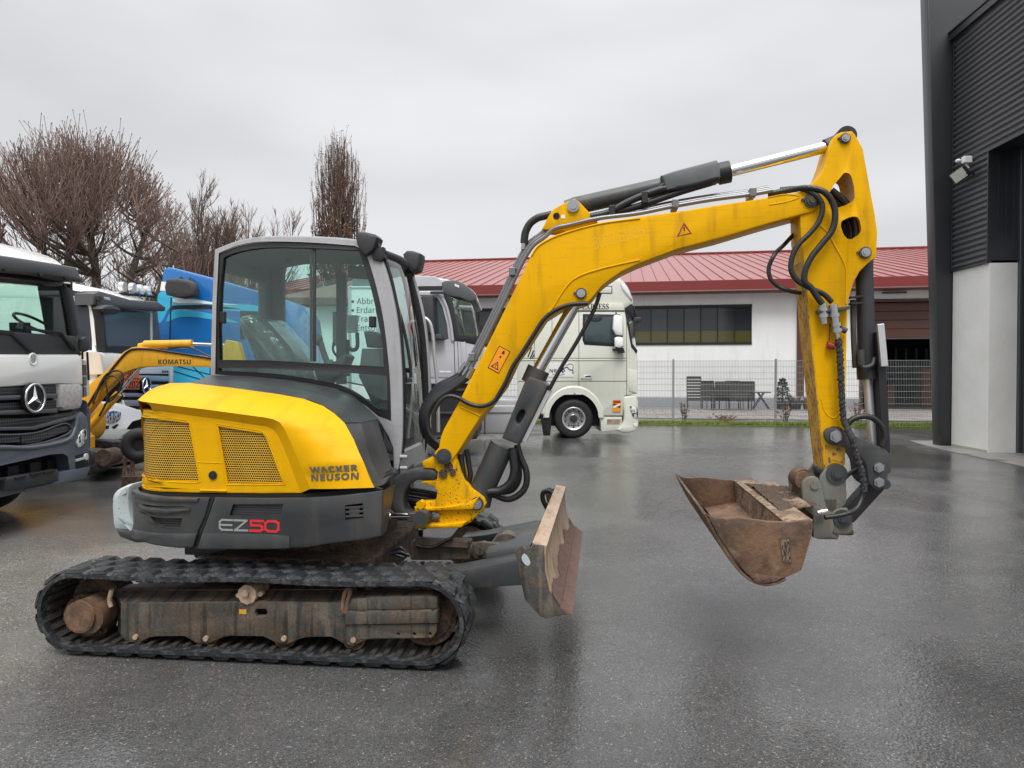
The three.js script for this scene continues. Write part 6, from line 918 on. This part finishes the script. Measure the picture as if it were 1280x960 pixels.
  const tb = thing('garden_table', 'low grey garden table among the slatted chairs', 'table', new Frame(at(909, 505).add(V3(0, 0, .55)), F.rot)); mesh('tabletop', Array.from({ length: 6 }, (_, i) => box(-.9, .9, .7, .73, -.42 + i * .14, -.3 + i * .14, .005)), wood, tb); for (const x of [-.8, .8]) for (const z of [-.35, .35]) mesh('leg', bar(V3(x, 0, z), V3(x, .7, z), .05, .05), metalD, tb);
  const fs = thing('folding_stool', 'folding trestle stool with crossed legs right of the garden chairs', 'stool', new Frame(at(951, 505), F.rot)); mesh('top', box(-.42, .42, .78, .82, -.2, .2, .01), wood, fs); for (const z of [-.17, .17]) for (const s of [-1, 1]) mesh('leg', bar(V3(s * .38, 0, z + s * .012), V3(-s * .12, .78, z + s * .012), .045, .03), metalD, fs);
  // pots and clipped bush
  const bush = thing('clipped_bush', 'small dark clipped conifer in a pot right of the fence post', 'plant', new Frame(at(978, 505), F.rot)); mesh('pot', cyl(V3(0, 0, 0), V3(0, .42, 0), .22, .3, 20), M.plasticDark, bush); mesh('stem', cyl(V3(0, .4, 0), V3(0, 1.2, 0), .03), M.mud, bush);
  { const r = mulberry(31), g = [], lf = new THREE.PlaneGeometry(.07, .05); for (const [y, R] of [[.62, .34], [.92, .28], [1.18, .2], [1.36, .12]]) for (let i = 0; i < 260; i++) { const u = V3(r() * 2 - 1, (r() * 2 - 1) * .55, r() * 2 - 1).normalize().multiplyScalar(R * (.75 + .3 * r())); const l = lf.clone().rotateX(r() * 6).rotateY(r() * 6); g.push(l.translate(u.x, y + u.y * .7, u.z)); } mesh('foliage', g, std([.02, .03, .02], .8), bush); }
  for (const [px, r, lab, m] of [[994, .3, 'dark round planter beside the brown downpipe', M.plasticDark], [1010, .24, 'reddish planter on the paving right of the downpipe', std([.16, .06, .04], .8)]]) { const o = thing('planter', lab, 'planter', new Frame(at(px, 505), F.rot)); mesh('pot', new THREE.LatheGeometry([[.01, 0], [r * .7, 0], [r, .4], [r * 1.05, .46], [r * .9, .46], [r * .85, .38], [.01, .38]].map(q => new THREE.Vector2(...q)), 24), m, o); const g = [], rd = mulberry(px); for (let i = 0; i < 60; i++) { const a = rd() * 6.3, e = rd() * .25; g.push(cyl(V3(Math.cos(a) * .1, .38, Math.sin(a) * .1), V3(Math.cos(a) * (r * .9), .5 + e, Math.sin(a) * r * .9), .008, .004, 4)); } mesh('foliage', g, std([.12, .07, .05], .9), o); }
}
{ // ---- fence, verge
  const p0 = ray(905, 528.5), k = CAM_H / -p0.y, F = new Frame(V3(p0.x * k, 0, p0.z * k), -7.5 * Math.PI / 180);
  const t = thing('mesh_fence', 'grey double-wire mesh fence with steel posts along the yard', 'fence', F);
  const H = F.p(905, 451, 0)[1], x1 = F.p(969.5, 500, 0)[0], x0 = F.p(841.5, 500, 0)[0], d = x1 - x0, wire = std([.27, .28, .285], .5, .2);
  const panel = (() => { const g = []; const nv = Math.round(d / .05); for (let i = 1; i < nv; i++) { const b = new THREE.CylinderGeometry(.005, .005, H, 4); g.push(b.translate(i * d / nv, H / 2, 0)); } for (let y = .06; y <= H; y += (H - .06) / 10) for (const z of [-.008, .008]) g.push(new THREE.CylinderGeometry(.006, .006, d, 4).rotateZ(Math.PI / 2).translate(d / 2, y, z)); return merged(g); })();
  for (let i = -5; i < 7; i++) { const m = share('mesh_panel', panel, wire, t); m.position.x = x0 + i * d; m.userData.kind = 'stuff'; const p = mesh('post', [box(-.03, .03, 0, H + .06, -.03, .03, .005)], wire, t); p.position.x = x0 + i * d; }
  const vg = mesh('verge', box(-45, 22, -.05, .02, -.5, 1.4, 0), std(one, .95, 0, { map: ctex(256, (u, v) => { const n = NZ.fbm(u, v, 20, 4); return mix3([.06, .05, .03], [.13, .16, .04], n); }, .7) })); vg.position.copy(F.pos); vg.rotation.y = F.rot; vg.userData.kind = 'structure';
  const r = mulberry(3), bl = new THREE.BufferGeometry(); bl.setAttribute('position', new THREE.Float32BufferAttribute([-.006, 0, 0, .006, 0, 0, .01, .09, .03], 3)); bl.computeVertexNormals();
  const G = new THREE.InstancedMesh(bl, std([.16, .24, .04], .8), 34000), q = new THREE.Object3D(), col = new THREE.Color(); let i = 0;
  for (; i < 34000; i++) { q.position.set(-30 + r() * 50, .015, .05 + Math.pow(r(), .8) * 1.3); if (NZ.fbm(q.position.x / 60 + .5, q.position.z / 60 + .5, 120, 3) < .36) q.position.z = 1.2; q.rotation.set(r() * .8, r() * 6.3, r() * .5); q.scale.setScalar(.7 + r() * 1.0); q.updateMatrix(); G.setMatrixAt(i, q.matrix); col.setRGB(.8 + r() * .9, .9 + r() * .4, .7 + r() * .5); G.setColorAt(i, col); }
  G.name = 'grass'; G.position.copy(F.pos); G.rotation.y = F.rot; G.userData = { kind: 'stuff', label: 'low green grass strip at the foot of the fence', category: 'grass' }; scene.add(G);
  for (const [px, w, h, lab] of [[855, 14, .75, 'dry brown weed left of the two fence posts'], [905, 22, .35, 'low dark weed clump between the fence posts'], [982, 12, .75, 'dry reddish weed just right of the fence post'], [1073, 18, 1.0, 'tall dry weed behind the arm of the excavator']]) { const c = F.p(px, 528, -.1), o = thing('dry_weed', lab, 'weed', new Frame(F.pos.clone().add(V3(c[0], 0, -.1).applyAxisAngle(UPV, F.rot)), 0)), rd = mulberry(px), g = [], lf = []; for (let k2 = 0; k2 < 16; k2++) { const a = rd() * 6.3, e = rd() * w * .03, y = h * (.5 + .5 * rd()); const tip = V3(Math.cos(a) * e, y, Math.sin(a) * e); g.push(cyl(V3(Math.cos(a) * .04, 0, Math.sin(a) * .04), tip, .006, .003, 4)); for (let j = 0; j < 6; j++) lf.push(new THREE.PlaneGeometry(.07, .035).rotateX(rd() * 6).rotateY(rd() * 6).translate(tip.x * (.4 + .1 * j), y * (.4 + .1 * j) + rd() * .05, tip.z * (.4 + .1 * j))); } mesh('stems', g, std([.1, .05, .03], .9), o); mesh('leaves', lf, std([.2, .09, .05], .9), o); }
}
{ // ---- building at the right: corrugated upper wall, white pier, leaning frame column
  const p0 = ray(1190, 558), k = CAM_H / -p0.y, F = new Frame(V3(p0.x * k, 0, p0.z * k), -(90 + 3.7) * Math.PI / 180);
  const t = thing('workshop_building', 'dark corrugated workshop with a white pier and open gate at the right edge', 'building', F);
  const add = (n, g, m, p = t) => mesh(n, g, m, p), P = (l, z = 0) => F.poly(l, z);
  const anth = phys([.02, .021, .024], .36, { clearcoat: .3, clearcoatRoughness: .3 }), clad = std([.078, .08, .085], .36, .1), plaster = std(one, .9, 0, { map: ctex(512, (u, v) => { const n = NZ.fbm(u, v, 6, 5); return mix3([.68, .67, .63], [.8, .79, .76], n); }, .4), bumpMap: fineBump, bumpScale: .006 });
  const yT = F.p(1190, 55, 0)[1], yC = F.p(1190, 338, 0)[1], xP = F.p(1235.5, 566, 0)[0], yH = F.p(1234, 189, 0)[1], xEnd = 10, dp = .55;
  // corrugated sheet with horizontal waves, cut round the gate
  const wave = (xa, xb, ya, yb) => { const n = Math.max(2, Math.round((yb - ya) / .125) * 10), r1 = [], r2 = []; for (let i = 0; i <= n; i++) { const y = lerp(ya, yb, i / n), ph = ((y - yC) / .125 % 1 + 1) % 1, z = .012 + .04 * (sstep(.05, .3, ph) - sstep(.62, .87, ph)); r1.push(V3(xa, y, z)); r2.push(V3(xb, y, z)); } return loft([r1, r2], 1.2); };
  add('corrugated_cladding', [wave(.03, xP, yC, yH), wave(.03, xEnd, yH, yT)], clad);
  add('cladding_trim', [box(-.0, .03, yC - .03, yT, -.02, .07, .004), box(0, xP, yC - .05, yC, -.02, .075, .004), box(xP - .03, xP, yC, yH, .0, .07, .004), box(xP, xEnd, yH - .05, yH, -.02, .075, .004)], anth);
  add('wall', [box(.02, xP, yC, yH, -.4, 0, 0), box(.02, xEnd, yH, yT, -.4, 0, 0)], anth);
  add('parapet', [box(-.06, xEnd, yT, yT + .16, -.5, .14, .01), box(-.06, xEnd, yT + .16, yT + .2, -.52, .17, .008), box(0, xEnd, yT - .1, yT, .02, .05, 0)], anth);
  add('white_pier', [box(0, xP, 0, yC - .05, -dp, .02, .01)], plaster); add('pier_foot', box(.01, xP - .01, 0, .06, 0, .024, 0), std([.4, .36, .28], .9));
  add('jamb_cladding', [box(xP - .1, xP - .005, yC, yH, -dp, -.01, .004), ...[.14, .3, .46].map(z => box(xP - .006, xP + .006, yC, yH, -z - .01, -z, .002))], std([.03, .033, .042], .4));
  add('gate_frame', [box(xP - .05, xP + .06, 0, yH, -dp - .1, -dp, .01), box(xP + .1, xP + .17, 0, yH, -dp - .14, -dp - .06, .01)], std([.1, .11, .12], .35, .5));
  add('lintel_soffit', box(xP, xEnd, yH - .02, yH + .1, -1, -.02, 0), anth);
  // sectional gate: white-grey leaf above, dark lower part
  const gy = F.p(1275, 415, -dp)[1], gm = F.p(1275, 290, -dp)[1];
  add('gate_leaf', [box(xP + .18, xEnd - 1, gy, gm, -dp - .12, -dp - .06, .01)], M.bodyLight); add('gate_window', [box(xP + .2, xEnd - 1, gm, yH - .1, -dp - .12, -dp - .07, .01)], phys([.05, .06, .07], .1)); add('gate_bar', [0, 1, 2, 3].map(i => box(xP + .18, xEnd - 1, gm + i * (yH - gm) / 3.2 - .03, gm + i * (yH - gm) / 3.2 + .03, -dp - .13, -dp - .05, .005)).concat([box(xP + .18, xEnd - 1, gy - .06, gy, -dp - .13, -dp - .05, .01)]), std([.1, .11, .12], .35, .5));
  add('hall_inside', [box(.1, xEnd, 0, yT, -9, -8.8, 0), box(.1, .3, 0, yT, -8.8, -.7, 0), box(xEnd - .2, xEnd, 0, yT, -8.8, -.4, 0), box(.1, xEnd, yT - .2, yT, -8.8, -.4, 0), box(.1, xEnd, .012, .03, -8.8, -.7, 0)], std([.12, .12, .12], .8));
  const cq = F.p(1278, 530, -1.2); add('stored_part', [zcyl(cq[0] + .1, cq[1] + .05, -1.3, -1.15, .06), box(cq[0] - .1, cq[0] + .8, .1, .5, -1.8, -1.3, .05)], M.plasticDark);
  // leaning column at the far end
  const c0 = P([[1166, 556], [1176, 558], [1153, 0], [1168, 0]]);
  const zA = .24, zT = .24 + .2, top = 11.5, yb = 0;
  const col = (zz, y) => zz; const pts = [[-1.0, 0], [zA, 0], [.66, top], [-1.0, top]];
  const colG = ex(pts, -.34, -.02, .012).rotateY(-Math.PI / 2);   // profile in (z, y), thickness along x
  { const p = colG.attributes.position, g2 = ex(pts.map(q => [q[0], q[1]]), 0, .34, .012); const m = new THREE.Matrix4().makeBasis(V3(0, 0, 1), V3(0, 1, 0), V3(-1, 0, 0)); g2.applyMatrix4(m).translate(-.02, 0, 0); add('frame_column', [g2], anth); }
  add('column_joint', [[3.55], [7.8]].map(([y]) => box(-.365, -.015, y, y + .012, zA + y / top * .2 - .04, zA + y / top * .2 + .004, 0)), M.black);
  // concrete apron, flush with the yard
  const ap = ex([[-1.3, -.45], [-1.3, .3], [.0, .55], [1.3, .65], [xEnd, .75], [xEnd, -2]], 0, .05, .0); const apron = mesh('apron', ap.rotateX(Math.PI / 2), std(one, .5, 0, { map: ctex(512, (u, v) => { const n = NZ.fbm(u, v, 8, 5), m = NZ2.fbm(u, v, 5, 4); return mix3(mix3([.16, .16, .15], [.3, .29, .27], n), [.09, .085, .075], sstep(.55, .7, m)); }, .3), roughnessMap: roughTex })); apron.position.copy(F.pos).add(V3(0, .012, 0)); apron.rotation.y = F.rot; apron.userData.kind = 'structure';
  // floodlight and camera on the wall
  const place = (px, py, z) => { const q = F.p(px, py, z); return new Frame(F.pos.clone().add(V3(q[0], q[1], z).applyAxisAngle(UPV, F.rot)), F.rot); };
  const fl = thing('floodlight', 'dark floodlight with a pale square face under the wall camera', 'floodlight', place(1199, 219, .3)); const hd = new THREE.Group(); hd.name = 'lamp_head'; fl.add(hd); hd.rotation.set(.5, .65, .15);
  mesh('housing', [box(-.16, .16, -.13, .13, -.12, .02, .02), ...Array.from({ length: 6 }, (_, i) => box(-.14 + i * .052, -.13 + i * .052, -.11, .11, -.17, -.11, 0))], M.black, hd); mesh('lens', box(-.14, .14, -.11, .11, .015, .026, .004), std([.6, .6, .52], .25), hd); mesh('bracket', [bar(V3(-.17, 0, -.05), V3(-.1, 0, -.29), .03, .03), bar(V3(.17, 0, -.05), V3(.1, 0, -.29), .03, .03), box(-.12, .12, -.04, .04, -.3, -.27, .005)], M.black, fl);
  const cm = thing('wall_camera', 'small white security camera on the corrugated wall above the floodlight', 'security camera', place(1203, 201, .2)); mesh('body', [box(-.02, .1, -.07, .08, -.16, .02, .02), cyl(V3(.02, -.06, -.05), V3(.03, -.17, -.12), .02)], M.white, cm); mesh('lens_head', [new THREE.SphereGeometry(.055, 16, 12).scale(1.1, .8, 1).translate(-.07, .02, .05), cyl(V3(-.03, .01, .02), V3(-.1, .03, .06), .03)], M.white, cm);
}
{ // ---- white house seen through the cab, and a lettered box body
  const F = new Frame(V3(0, 0, -25), 0), t = thing('white_house', 'white house with a brownish red hipped roof, seen through the excavator cab', 'house', F), P = (l, z = 0) => F.poly(l, z), add = (n, g, m, p = t) => mesh(n, g, m, p);
  const a = F.p(358, 374), b = F.p(462, 374), x0 = F.p(364, 400)[0], x1 = F.p(458, 400)[0], ye = a[1];
  const w = P([[417, 391], [427, 391], [427, 431], [417, 431]]);
  add('wall', [ex([[x0, 0], [x1, 0], [x1, ye], [x0, ye]], -.3, 0, 0, [w]), box(x0, x0 + .3, 0, ye, -7, -.31, 0), box(x1 - .3, x1, 0, ye, -7, -.31, 0), box(x0, x1, 0, ye, -7.3, -7, 0)], wallWhite);
  const wn = add('window', [ex(P([[416, 390], [428, 390], [428, 432], [416, 432]]), -.15, .02, 0, [P([[418, 392], [426, 392], [426, 430], [418, 430]])])], M.plasticDark); add('pane', ex(P([[417.5, 391], [426.5, 391], [426.5, 431], [417.5, 431]]), -.1, -.08, 0), phys([.04, .06, .06], .08), wn);
  const yr = F.p(430, 346, -3.5)[1], X0 = a[0] - .3, X1 = b[0] + .3, g = new THREE.BufferGeometry(), R0 = X0 + 2.6, R1 = X1 - 1, v = [[X0, ye, .5], [X1, ye, .5], [R1, yr, -3.5], [R0, yr, -3.5], [X0, ye, -7.6], [X1, ye, -7.6]]; g.setAttribute('position', new THREE.Float32BufferAttribute([0, 1, 2, 0, 2, 3, 0, 3, 4, 1, 5, 2, 4, 3, 2, 4, 2, 5].flatMap(i => v[i]), 3)); g.computeVertexNormals();
  add('roof', g, std(one, .8, 0, { map: ctex(256, (u, v2) => { const s = (v2 * 16) % 1; return mix3([.17, .075, .06], [.1, .05, .042], s < .15 ? 1 : NZ.fbm(u, v2, 16, 3)); }, .33) })); add('eaves', box(X0, X1, ye - .25, ye + .01, -.1, .52, .01), std([.1, .05, .04], .6)); add('downpipe', box(F.p(377, 400)[0], F.p(384, 400)[0], 0, ye - .25, 0, .1, .02), std([.12, .1, .09], .6));
  const S = new Frame(V3(0, 0, -19.5), 0), o = thing('box_body', 'white box body lettered with demolition services, seen through the right of the cab', 'lorry body', S); const q = S.p(436.5, 360), q2 = S.p(520, 455);
  mesh('panel', [box(q[0], q2[0], .9, q[1], -2.4, 0, .03)], M.truckWhite, o); mesh('corner_rail', [box(q[0] - .03, q[0] + .06, .9, q[1] + .03, -.1, .02, .01), box(q[0], q2[0], q[1] - .02, q[1] + .05, -.1, .02, .01)], M.alu, o); mesh('frame', box(q[0], q2[0], .5, .9, -2.2, -.1, .03), M.black, o); for (const dx of [.6, 1.7]) wheelOn(o, q[0] + dx, .45, -.05, .45, .3, M.alu, false);
  [['Abbruch', 380], ['Erdarbeiten', 391], ['Transporte', 402], ['Entsorgung', 413.5]].forEach(([s, y]) => { const p = S.p(446, y); mesh('lettering', [text(s, 'thin', .16, p[0], p[1], .0, 0, .006), zcyl(S.p(441, y)[0], p[1] + .07, 0, .006, .04, 10)], M.textBlack, o); });
  mesh('tank_top', [ex(spl(S.poly([[440, 358], [442, 338], [452, 333], [500, 334], [520, 345], [520, 358]], -.5), 2), -2, -.5, .05)], M.interior, o);
}
// ---------------------------------------------------------------- bare trees
function twigs(list) { // tapered sticks [a, b, r0, r1] as one geometry, open ended
  const pos = [], nor = [], idx = []; const q = new THREE.Quaternion(), v = V3();
  for (const [a, b, r0, r1] of list) { const d = b.clone().sub(a).normalize(); q.setFromUnitVectors(UPV, d); const o = pos.length / 3, s = r0 > .04 ? 7 : r0 > .014 ? 4 : 3;
    for (let j = 0; j < 2; j++) for (let i = 0; i < s; i++) { const an = i / s * Math.PI * 2; v.set(Math.cos(an), 0, Math.sin(an)).applyQuaternion(q); const p = j ? b : a, r = j ? r1 : r0; pos.push(p.x + v.x * r, p.y + v.y * r, p.z + v.z * r); nor.push(v.x, v.y, v.z); }
    for (let i = 0; i < s; i++) { const k = (i + 1) % s; idx.push(o + i, o + s + i, o + k, o + k, o + s + i, o + s + k); } }
  const g = new THREE.BufferGeometry(); g.setAttribute('position', new THREE.Float32BufferAttribute(pos, 3)); g.setAttribute('normal', new THREE.Float32BufferAttribute(nor, 3)); g.setIndex(idx); return g;
}
const bark = std(one, .9, 0, { map: ctex(256, (u, v) => { const n = NZ.fbm(u, v, 30, 4, 6); return mix3([.05, .04, .03], [.16, .13, .1], n); }, 1), bumpMap: fineBump, bumpScale: .02 }), twigM = std([.23, .155, .13], .9), twigRed = std([.19, .115, .09], .9);
function limb(R, out, a, dir, len, r0, r1, n, bend, up, depth) { // a bending stick; returns its points
  let p = a.clone(); const d = dir.clone().normalize(), pts = [[p.clone(), d.clone(), r0]];
  for (let i = 0; i < n; i++) { const b = p.clone().addScaledVector(d, len / n), ra = lerp(r0, r1, i / n), rb = lerp(r0, r1, (i + 1) / n); out.push([p, b, ra, rb, depth]); p = b; d.add(V3((R() - .5) * bend, (R() - .5) * bend * .6 + up, (R() - .5) * bend)).normalize(); pts.push([p.clone(), d.clone(), rb]); }
  return pts;
}
const onLimb = (pts, f) => { const k = Math.min(pts.length - 2, Math.floor(f * (pts.length - 1))), t = f * (pts.length - 1) - k; return [pts[k][0].clone().lerp(pts[k + 1][0], t), pts[k][1], lerp(pts[k][2], pts[k + 1][2], t)]; };
function fan(R, d, spread) { return d.clone().add(V3((R() - .5) * 2 * spread, (R() - .5) * spread, (R() - .5) * 2 * spread)).normalize(); }
function finish(t, out, tm) { const f = k => out.filter(s => s[4] === k); mesh('trunk', twigs(f(0)), bark, t); if (f(1).length) mesh('branch', twigs(f(1)), bark, t); mesh('crown', twigs(f(2)), tm, t); return t; }
{
  const at = (px, d) => { const r = ray(px, 466); return V3(r.x * d, 0, -d); };
  { // pollarded tree: heavy limbs carrying knuckles, from each a brush of long upright shoots with thick tips, ending on a dome
    const t = thing('pollarded_tree', 'broad bare tree with dense upright shoots above the left lorries', 'tree', new Frame(at(108, 27), 0)), R = mulberry(21), out = [];
    const C = V3(-.1, 6.3, 0), RX = 4.05, RY = 4.6, inside = e => (e.x / RX) ** 2 + (e.y / (e.y > 0 ? RY : 3.6)) ** 2 + (e.z / RX) ** 2;
    const stems = [[-1.0, 0, -.2, .05, 7.2, .21], [-.45, .3, -.05, -.1, 8.2, .24], [.25, -.3, .02, .12, 8.6, .26], [.95, .2, .1, -.05, 8.0, .24], [-1.5, -.4, -.34, .2, 6.6, .17], [1.5, .4, .32, -.15, 6.8, .19]].map(s => limb(R, out, V3(s[0], 0, s[1]), V3(s[2], 1, s[3]), s[4], s[5], s[5] * .38, 11, .2, .03, 0));
    const shoot = (p, d, r) => { let L = .4; for (; L < 5; L += .12) if (inside(p.clone().addScaledVector(d, L).sub(C)) > 1) break; L *= .6 + R() * .44; if (L < .35) return;
      const pts = limb(R, out, p, d, L, r, .011, 6, .12, .055, 2), e = pts[6]; out.push([e[0], e[0].clone().addScaledVector(e[1], .08), .02, .016, 2]);
      for (let j = 0; j < 5; j++) { const [b, bd] = onLimb(pts, .15 + R() * .75), pp = limb(R, out, b, fan(R, bd, .7).add(V3(0, .25, 0)), L * (.15 + R() * .3), .0115, .009, 3, .18, .1, 2), ee = pp[3]; out.push([ee[0], ee[0].clone().addScaledVector(ee[1], .06), .017, .013, 2]); } };
    for (let i = 0; i < 120; i++) { // knuckles inside the crown, each tied to a stem by a crooked branch
      const an = R() * 6.283, el = -.3 + 1.6 * R(), f = (el < .2 ? .5 : .28) + .34 * R(), K = C.clone().add(V3(Math.cos(an) * Math.cos(el) * RX * f * 1.25, Math.sin(el) * RY * f, Math.sin(an) * Math.cos(el) * RX * f * 1.25));
      let best = null, bd = 1e9; for (const s of stems) for (let k = 3; k < s.length; k++) { const q = s[k][0], d = q.distanceTo(K) + Math.max(0, q.y - K.y + .3) * 3; if (d < bd) { bd = d; best = s[k]; } }
      const n = 5; let p = best[0].clone(); const mid = p.clone().lerp(K, .5).add(V3((R() - .5) * .5, -.25 * R(), (R() - .5) * .5)), r0 = Math.min(.09, best[2] * .6);
      for (let k = 1; k <= n; k++) { const t = k / n, q = p.clone().set(0, 0, 0).addScaledVector(best[0], (1 - t) ** 2).addScaledVector(mid, 2 * t * (1 - t)).addScaledVector(K, t * t); out.push([p, q, lerp(r0, .032, (k - 1) / n), lerp(r0, .032, t), 1]); p = q; }
      const rad = K.clone().sub(C.clone().add(V3(0, -2.6, 0))).normalize();
      for (let k = 0; k < 8; k++) shoot(K.clone().lerp(mid, R() * .5), rad.clone().add(V3((R() - .5) * 1.5, (R() - .3) * .9, (R() - .5) * 1.5)).normalize(), .0125 + R() * .005); }
    for (const s of stems) for (let k = 0; k < 26; k++) { const [c] = onLimb(s, .3 + .45 * R()), q = limb(R, out, c, V3((R() - .5) * 2, .35, (R() - .5) * 2), 1 + R() * 2.4, .022, .009, 6, .4, .05, 2); for (let j = 0; j < 4; j++) { const [e, ed] = onLimb(q, .3 + .7 * R()); limb(R, out, e, fan(R, ed, .9).add(V3(0, .3, 0)), .5 + R(), .011, .007, 4, .3, .06, 2); } }
    finish(t, out, twigM);
  }
  const slim = (px, d, h, n, seed, lab) => { const t = thing('bare_tree', lab, 'tree', new Frame(at(px, d), 0), 'slim bare trees behind the blue lorry'), R = mulberry(seed), out = [];
    for (let i = 0; i < n; i++) { const m = limb(R, out, V3((R() - .5) * 2.4, 0, (R() - .5)), V3((R() - .5) * .4, 1, (R() - .5) * .3), h * (.8 + R() * .2), .09, .016, 10, .1, .03, 0);
      for (let j = 0; j < 34; j++) { const f = .2 + .78 * R(), [b, bd, rr] = onLimb(m, f), L = h * .27 * (1.15 - f) * (.6 + R() * .6) + .3; const br = limb(R, out, b, fan(R, bd, .95).add(V3(0, .3, 0)), L * 1.25, Math.min(.03, rr * .6), .01, 5, .18, .07, 1); for (let k = 0; k < 9; k++) { const [c, cd] = onLimb(br, .15 + .8 * R()); limb(R, out, c, fan(R, cd, .65).add(V3(0, .25, 0)), L * (.25 + .35 * R()), .0105, .006, 3, .2, .06, 2); } } }
    finish(t, out, twigM); };
  slim(228, 35, 11.2, 6, 5, 'slim bare tree with upright branches right of the broad pollarded tree');
  slim(262, 37, 10.9, 6, 6, 'slim bare tree directly left of the excavator cab edge');
  slim(294, 38, 11.2, 6, 7, 'slim bare tree rising behind the rear corner of the cab roof');
  slim(314, 39, 10.9, 5, 17, 'slim bare tree farthest right, just showing above the cab roof');
  slim(244, 36, 10.6, 5, 18, 'slim bare tree above the middle of the blue lorry');
  slim(196, 33, 7.6, 5, 8, 'smaller bare tree between the broad tree and the blue lorry');
  { // columnar tree with withered leaves
    const t = thing('columnar_tree', 'narrow upright tree with withered brown leaves behind the cab roof', 'tree', new Frame(at(424, 34), 0)), R = mulberry(8), out = [], tips = [];
    const H = 13.4, W = y => 1.45 * Math.min(1, Math.sqrt(Math.max(0, H - y) / 2.4)) * sstep(0, 2.5, y);
    limb(R, out, V3(0, 0, 0), V3(0, 1, 0), H - .3, .2, .012, 14, .02, .05, 0);
    for (const [x, z, h] of [[-.75, .2, 11.9], [.6, -.3, 12.4], [.95, .3, 10.8], [-.3, -.5, 12.9], [.2, .5, 13.1]]) { let p = V3(0, 2, 0); for (let k = 1; k <= 8; k++) { const t = k / 8, q = V3(x * Math.min(1, t * 1.8), lerp(2, h, t), z * Math.min(1, t * 1.8)); out.push([p, q, lerp(.1, .014, t - .1), lerp(.1, .014, t), 0]); p = q; } }
    for (let i = 0; i < 330; i++) { const yt = 3.5 + 9.7 * Math.sqrt(R()), an = R() * 6.283, r = W(yt) * Math.sqrt(R()), tip = V3(Math.cos(an) * r, yt, Math.sin(an) * r), b = V3(tip.x * .25, Math.max(.8, yt - 2 - 2.6 * R()), tip.z * .25), m = V3(tip.x * 1.08, lerp(b.y, yt, .35), tip.z * 1.08), n = 6, pts = []; let p = b;
      for (let k = 1; k <= n; k++) { const t = k / n, q = V3().addScaledVector(b, (1 - t) ** 2).addScaledVector(m, 2 * t * (1 - t)).addScaledVector(tip, t * t); q.x += (R() - .5) * .06; q.z += (R() - .5) * .06; out.push([p, q, lerp(.024, .008, (k - 1) / n), lerp(.024, .008, t), 1]); pts.push([q, q.clone().sub(p).normalize(), .01]); p = q; }
      for (let k = 0; k < 7; k++) { const [c, cd] = onLimb(pts, R()); const pp = limb(R, out, c, fan(R, cd, .4).add(V3(0, .3, 0)), .25 + R() * .5, .010, .006, 3, .15, .06, 2); tips.push(pp[1][0], pp[2][0], pp[3][0]); } }
    finish(t, out, twigRed);
    const g = new THREE.PlaneGeometry(.085, .06), n = 12000, I = new THREE.InstancedMesh(g, std([.24, .13, .08], .9), n), q = new THREE.Object3D(), col = new THREE.Color();
    for (let i = 0; i < n; i++) { const p = tips[Math.floor(R() * tips.length)], low = p.y < 9 ? 1 : .55; q.position.set(p.x + (R() - .5) * .14, p.y + (R() - .5) * .14, p.z + (R() - .5) * .14); q.rotation.set(R() * 6, R() * 6, R() * 6); q.scale.setScalar((.4 + R() * .8) * low); q.updateMatrix(); I.setMatrixAt(i, q.matrix); const b = .6 + R() * .8; col.setRGB(b, b, b); I.setColorAt(i, col); } I.name = 'leaves'; I.userData.kind = 'stuff'; t.add(I);
  }
  const R = mulberry(44), out = []; for (let i = 0; i < 130; i++) { const m = limb(R, out, V3(-24 + R() * 15, 0, -30 + R() * 3), V3((R() - .5) * .5, 1, (R() - .5) * .4), 3 + R() * 2.4, .035, .01, 6, .2, .03, 2); for (let j = 0; j < 12; j++) { const [b, bd] = onLimb(m, .2 + .8 * R()); limb(R, out, b, fan(R, bd, .8).add(V3(0, .2, 0)), .5 + R() * 1.1, .012, .006, 4, .3, .05, 2); } }
  const m = mesh('thicket', twigs(out), twigM); m.userData = { kind: 'stuff', label: 'tangled bare hedge in the background behind the lorries', category: 'thicket' };
}
// ---------------------------------------------------------------- render
const renderer = new THREE.WebGLRenderer({ antialias: true });
renderer.setSize(1024, 768);
renderer.toneMapping = THREE.LinearToneMapping; renderer.toneMappingExposure = EXPOSURE;
renderer.shadowMap.enabled = true; renderer.shadowMap.type = THREE.PCFSoftShadowMap;
renderer.render(scene, camera);
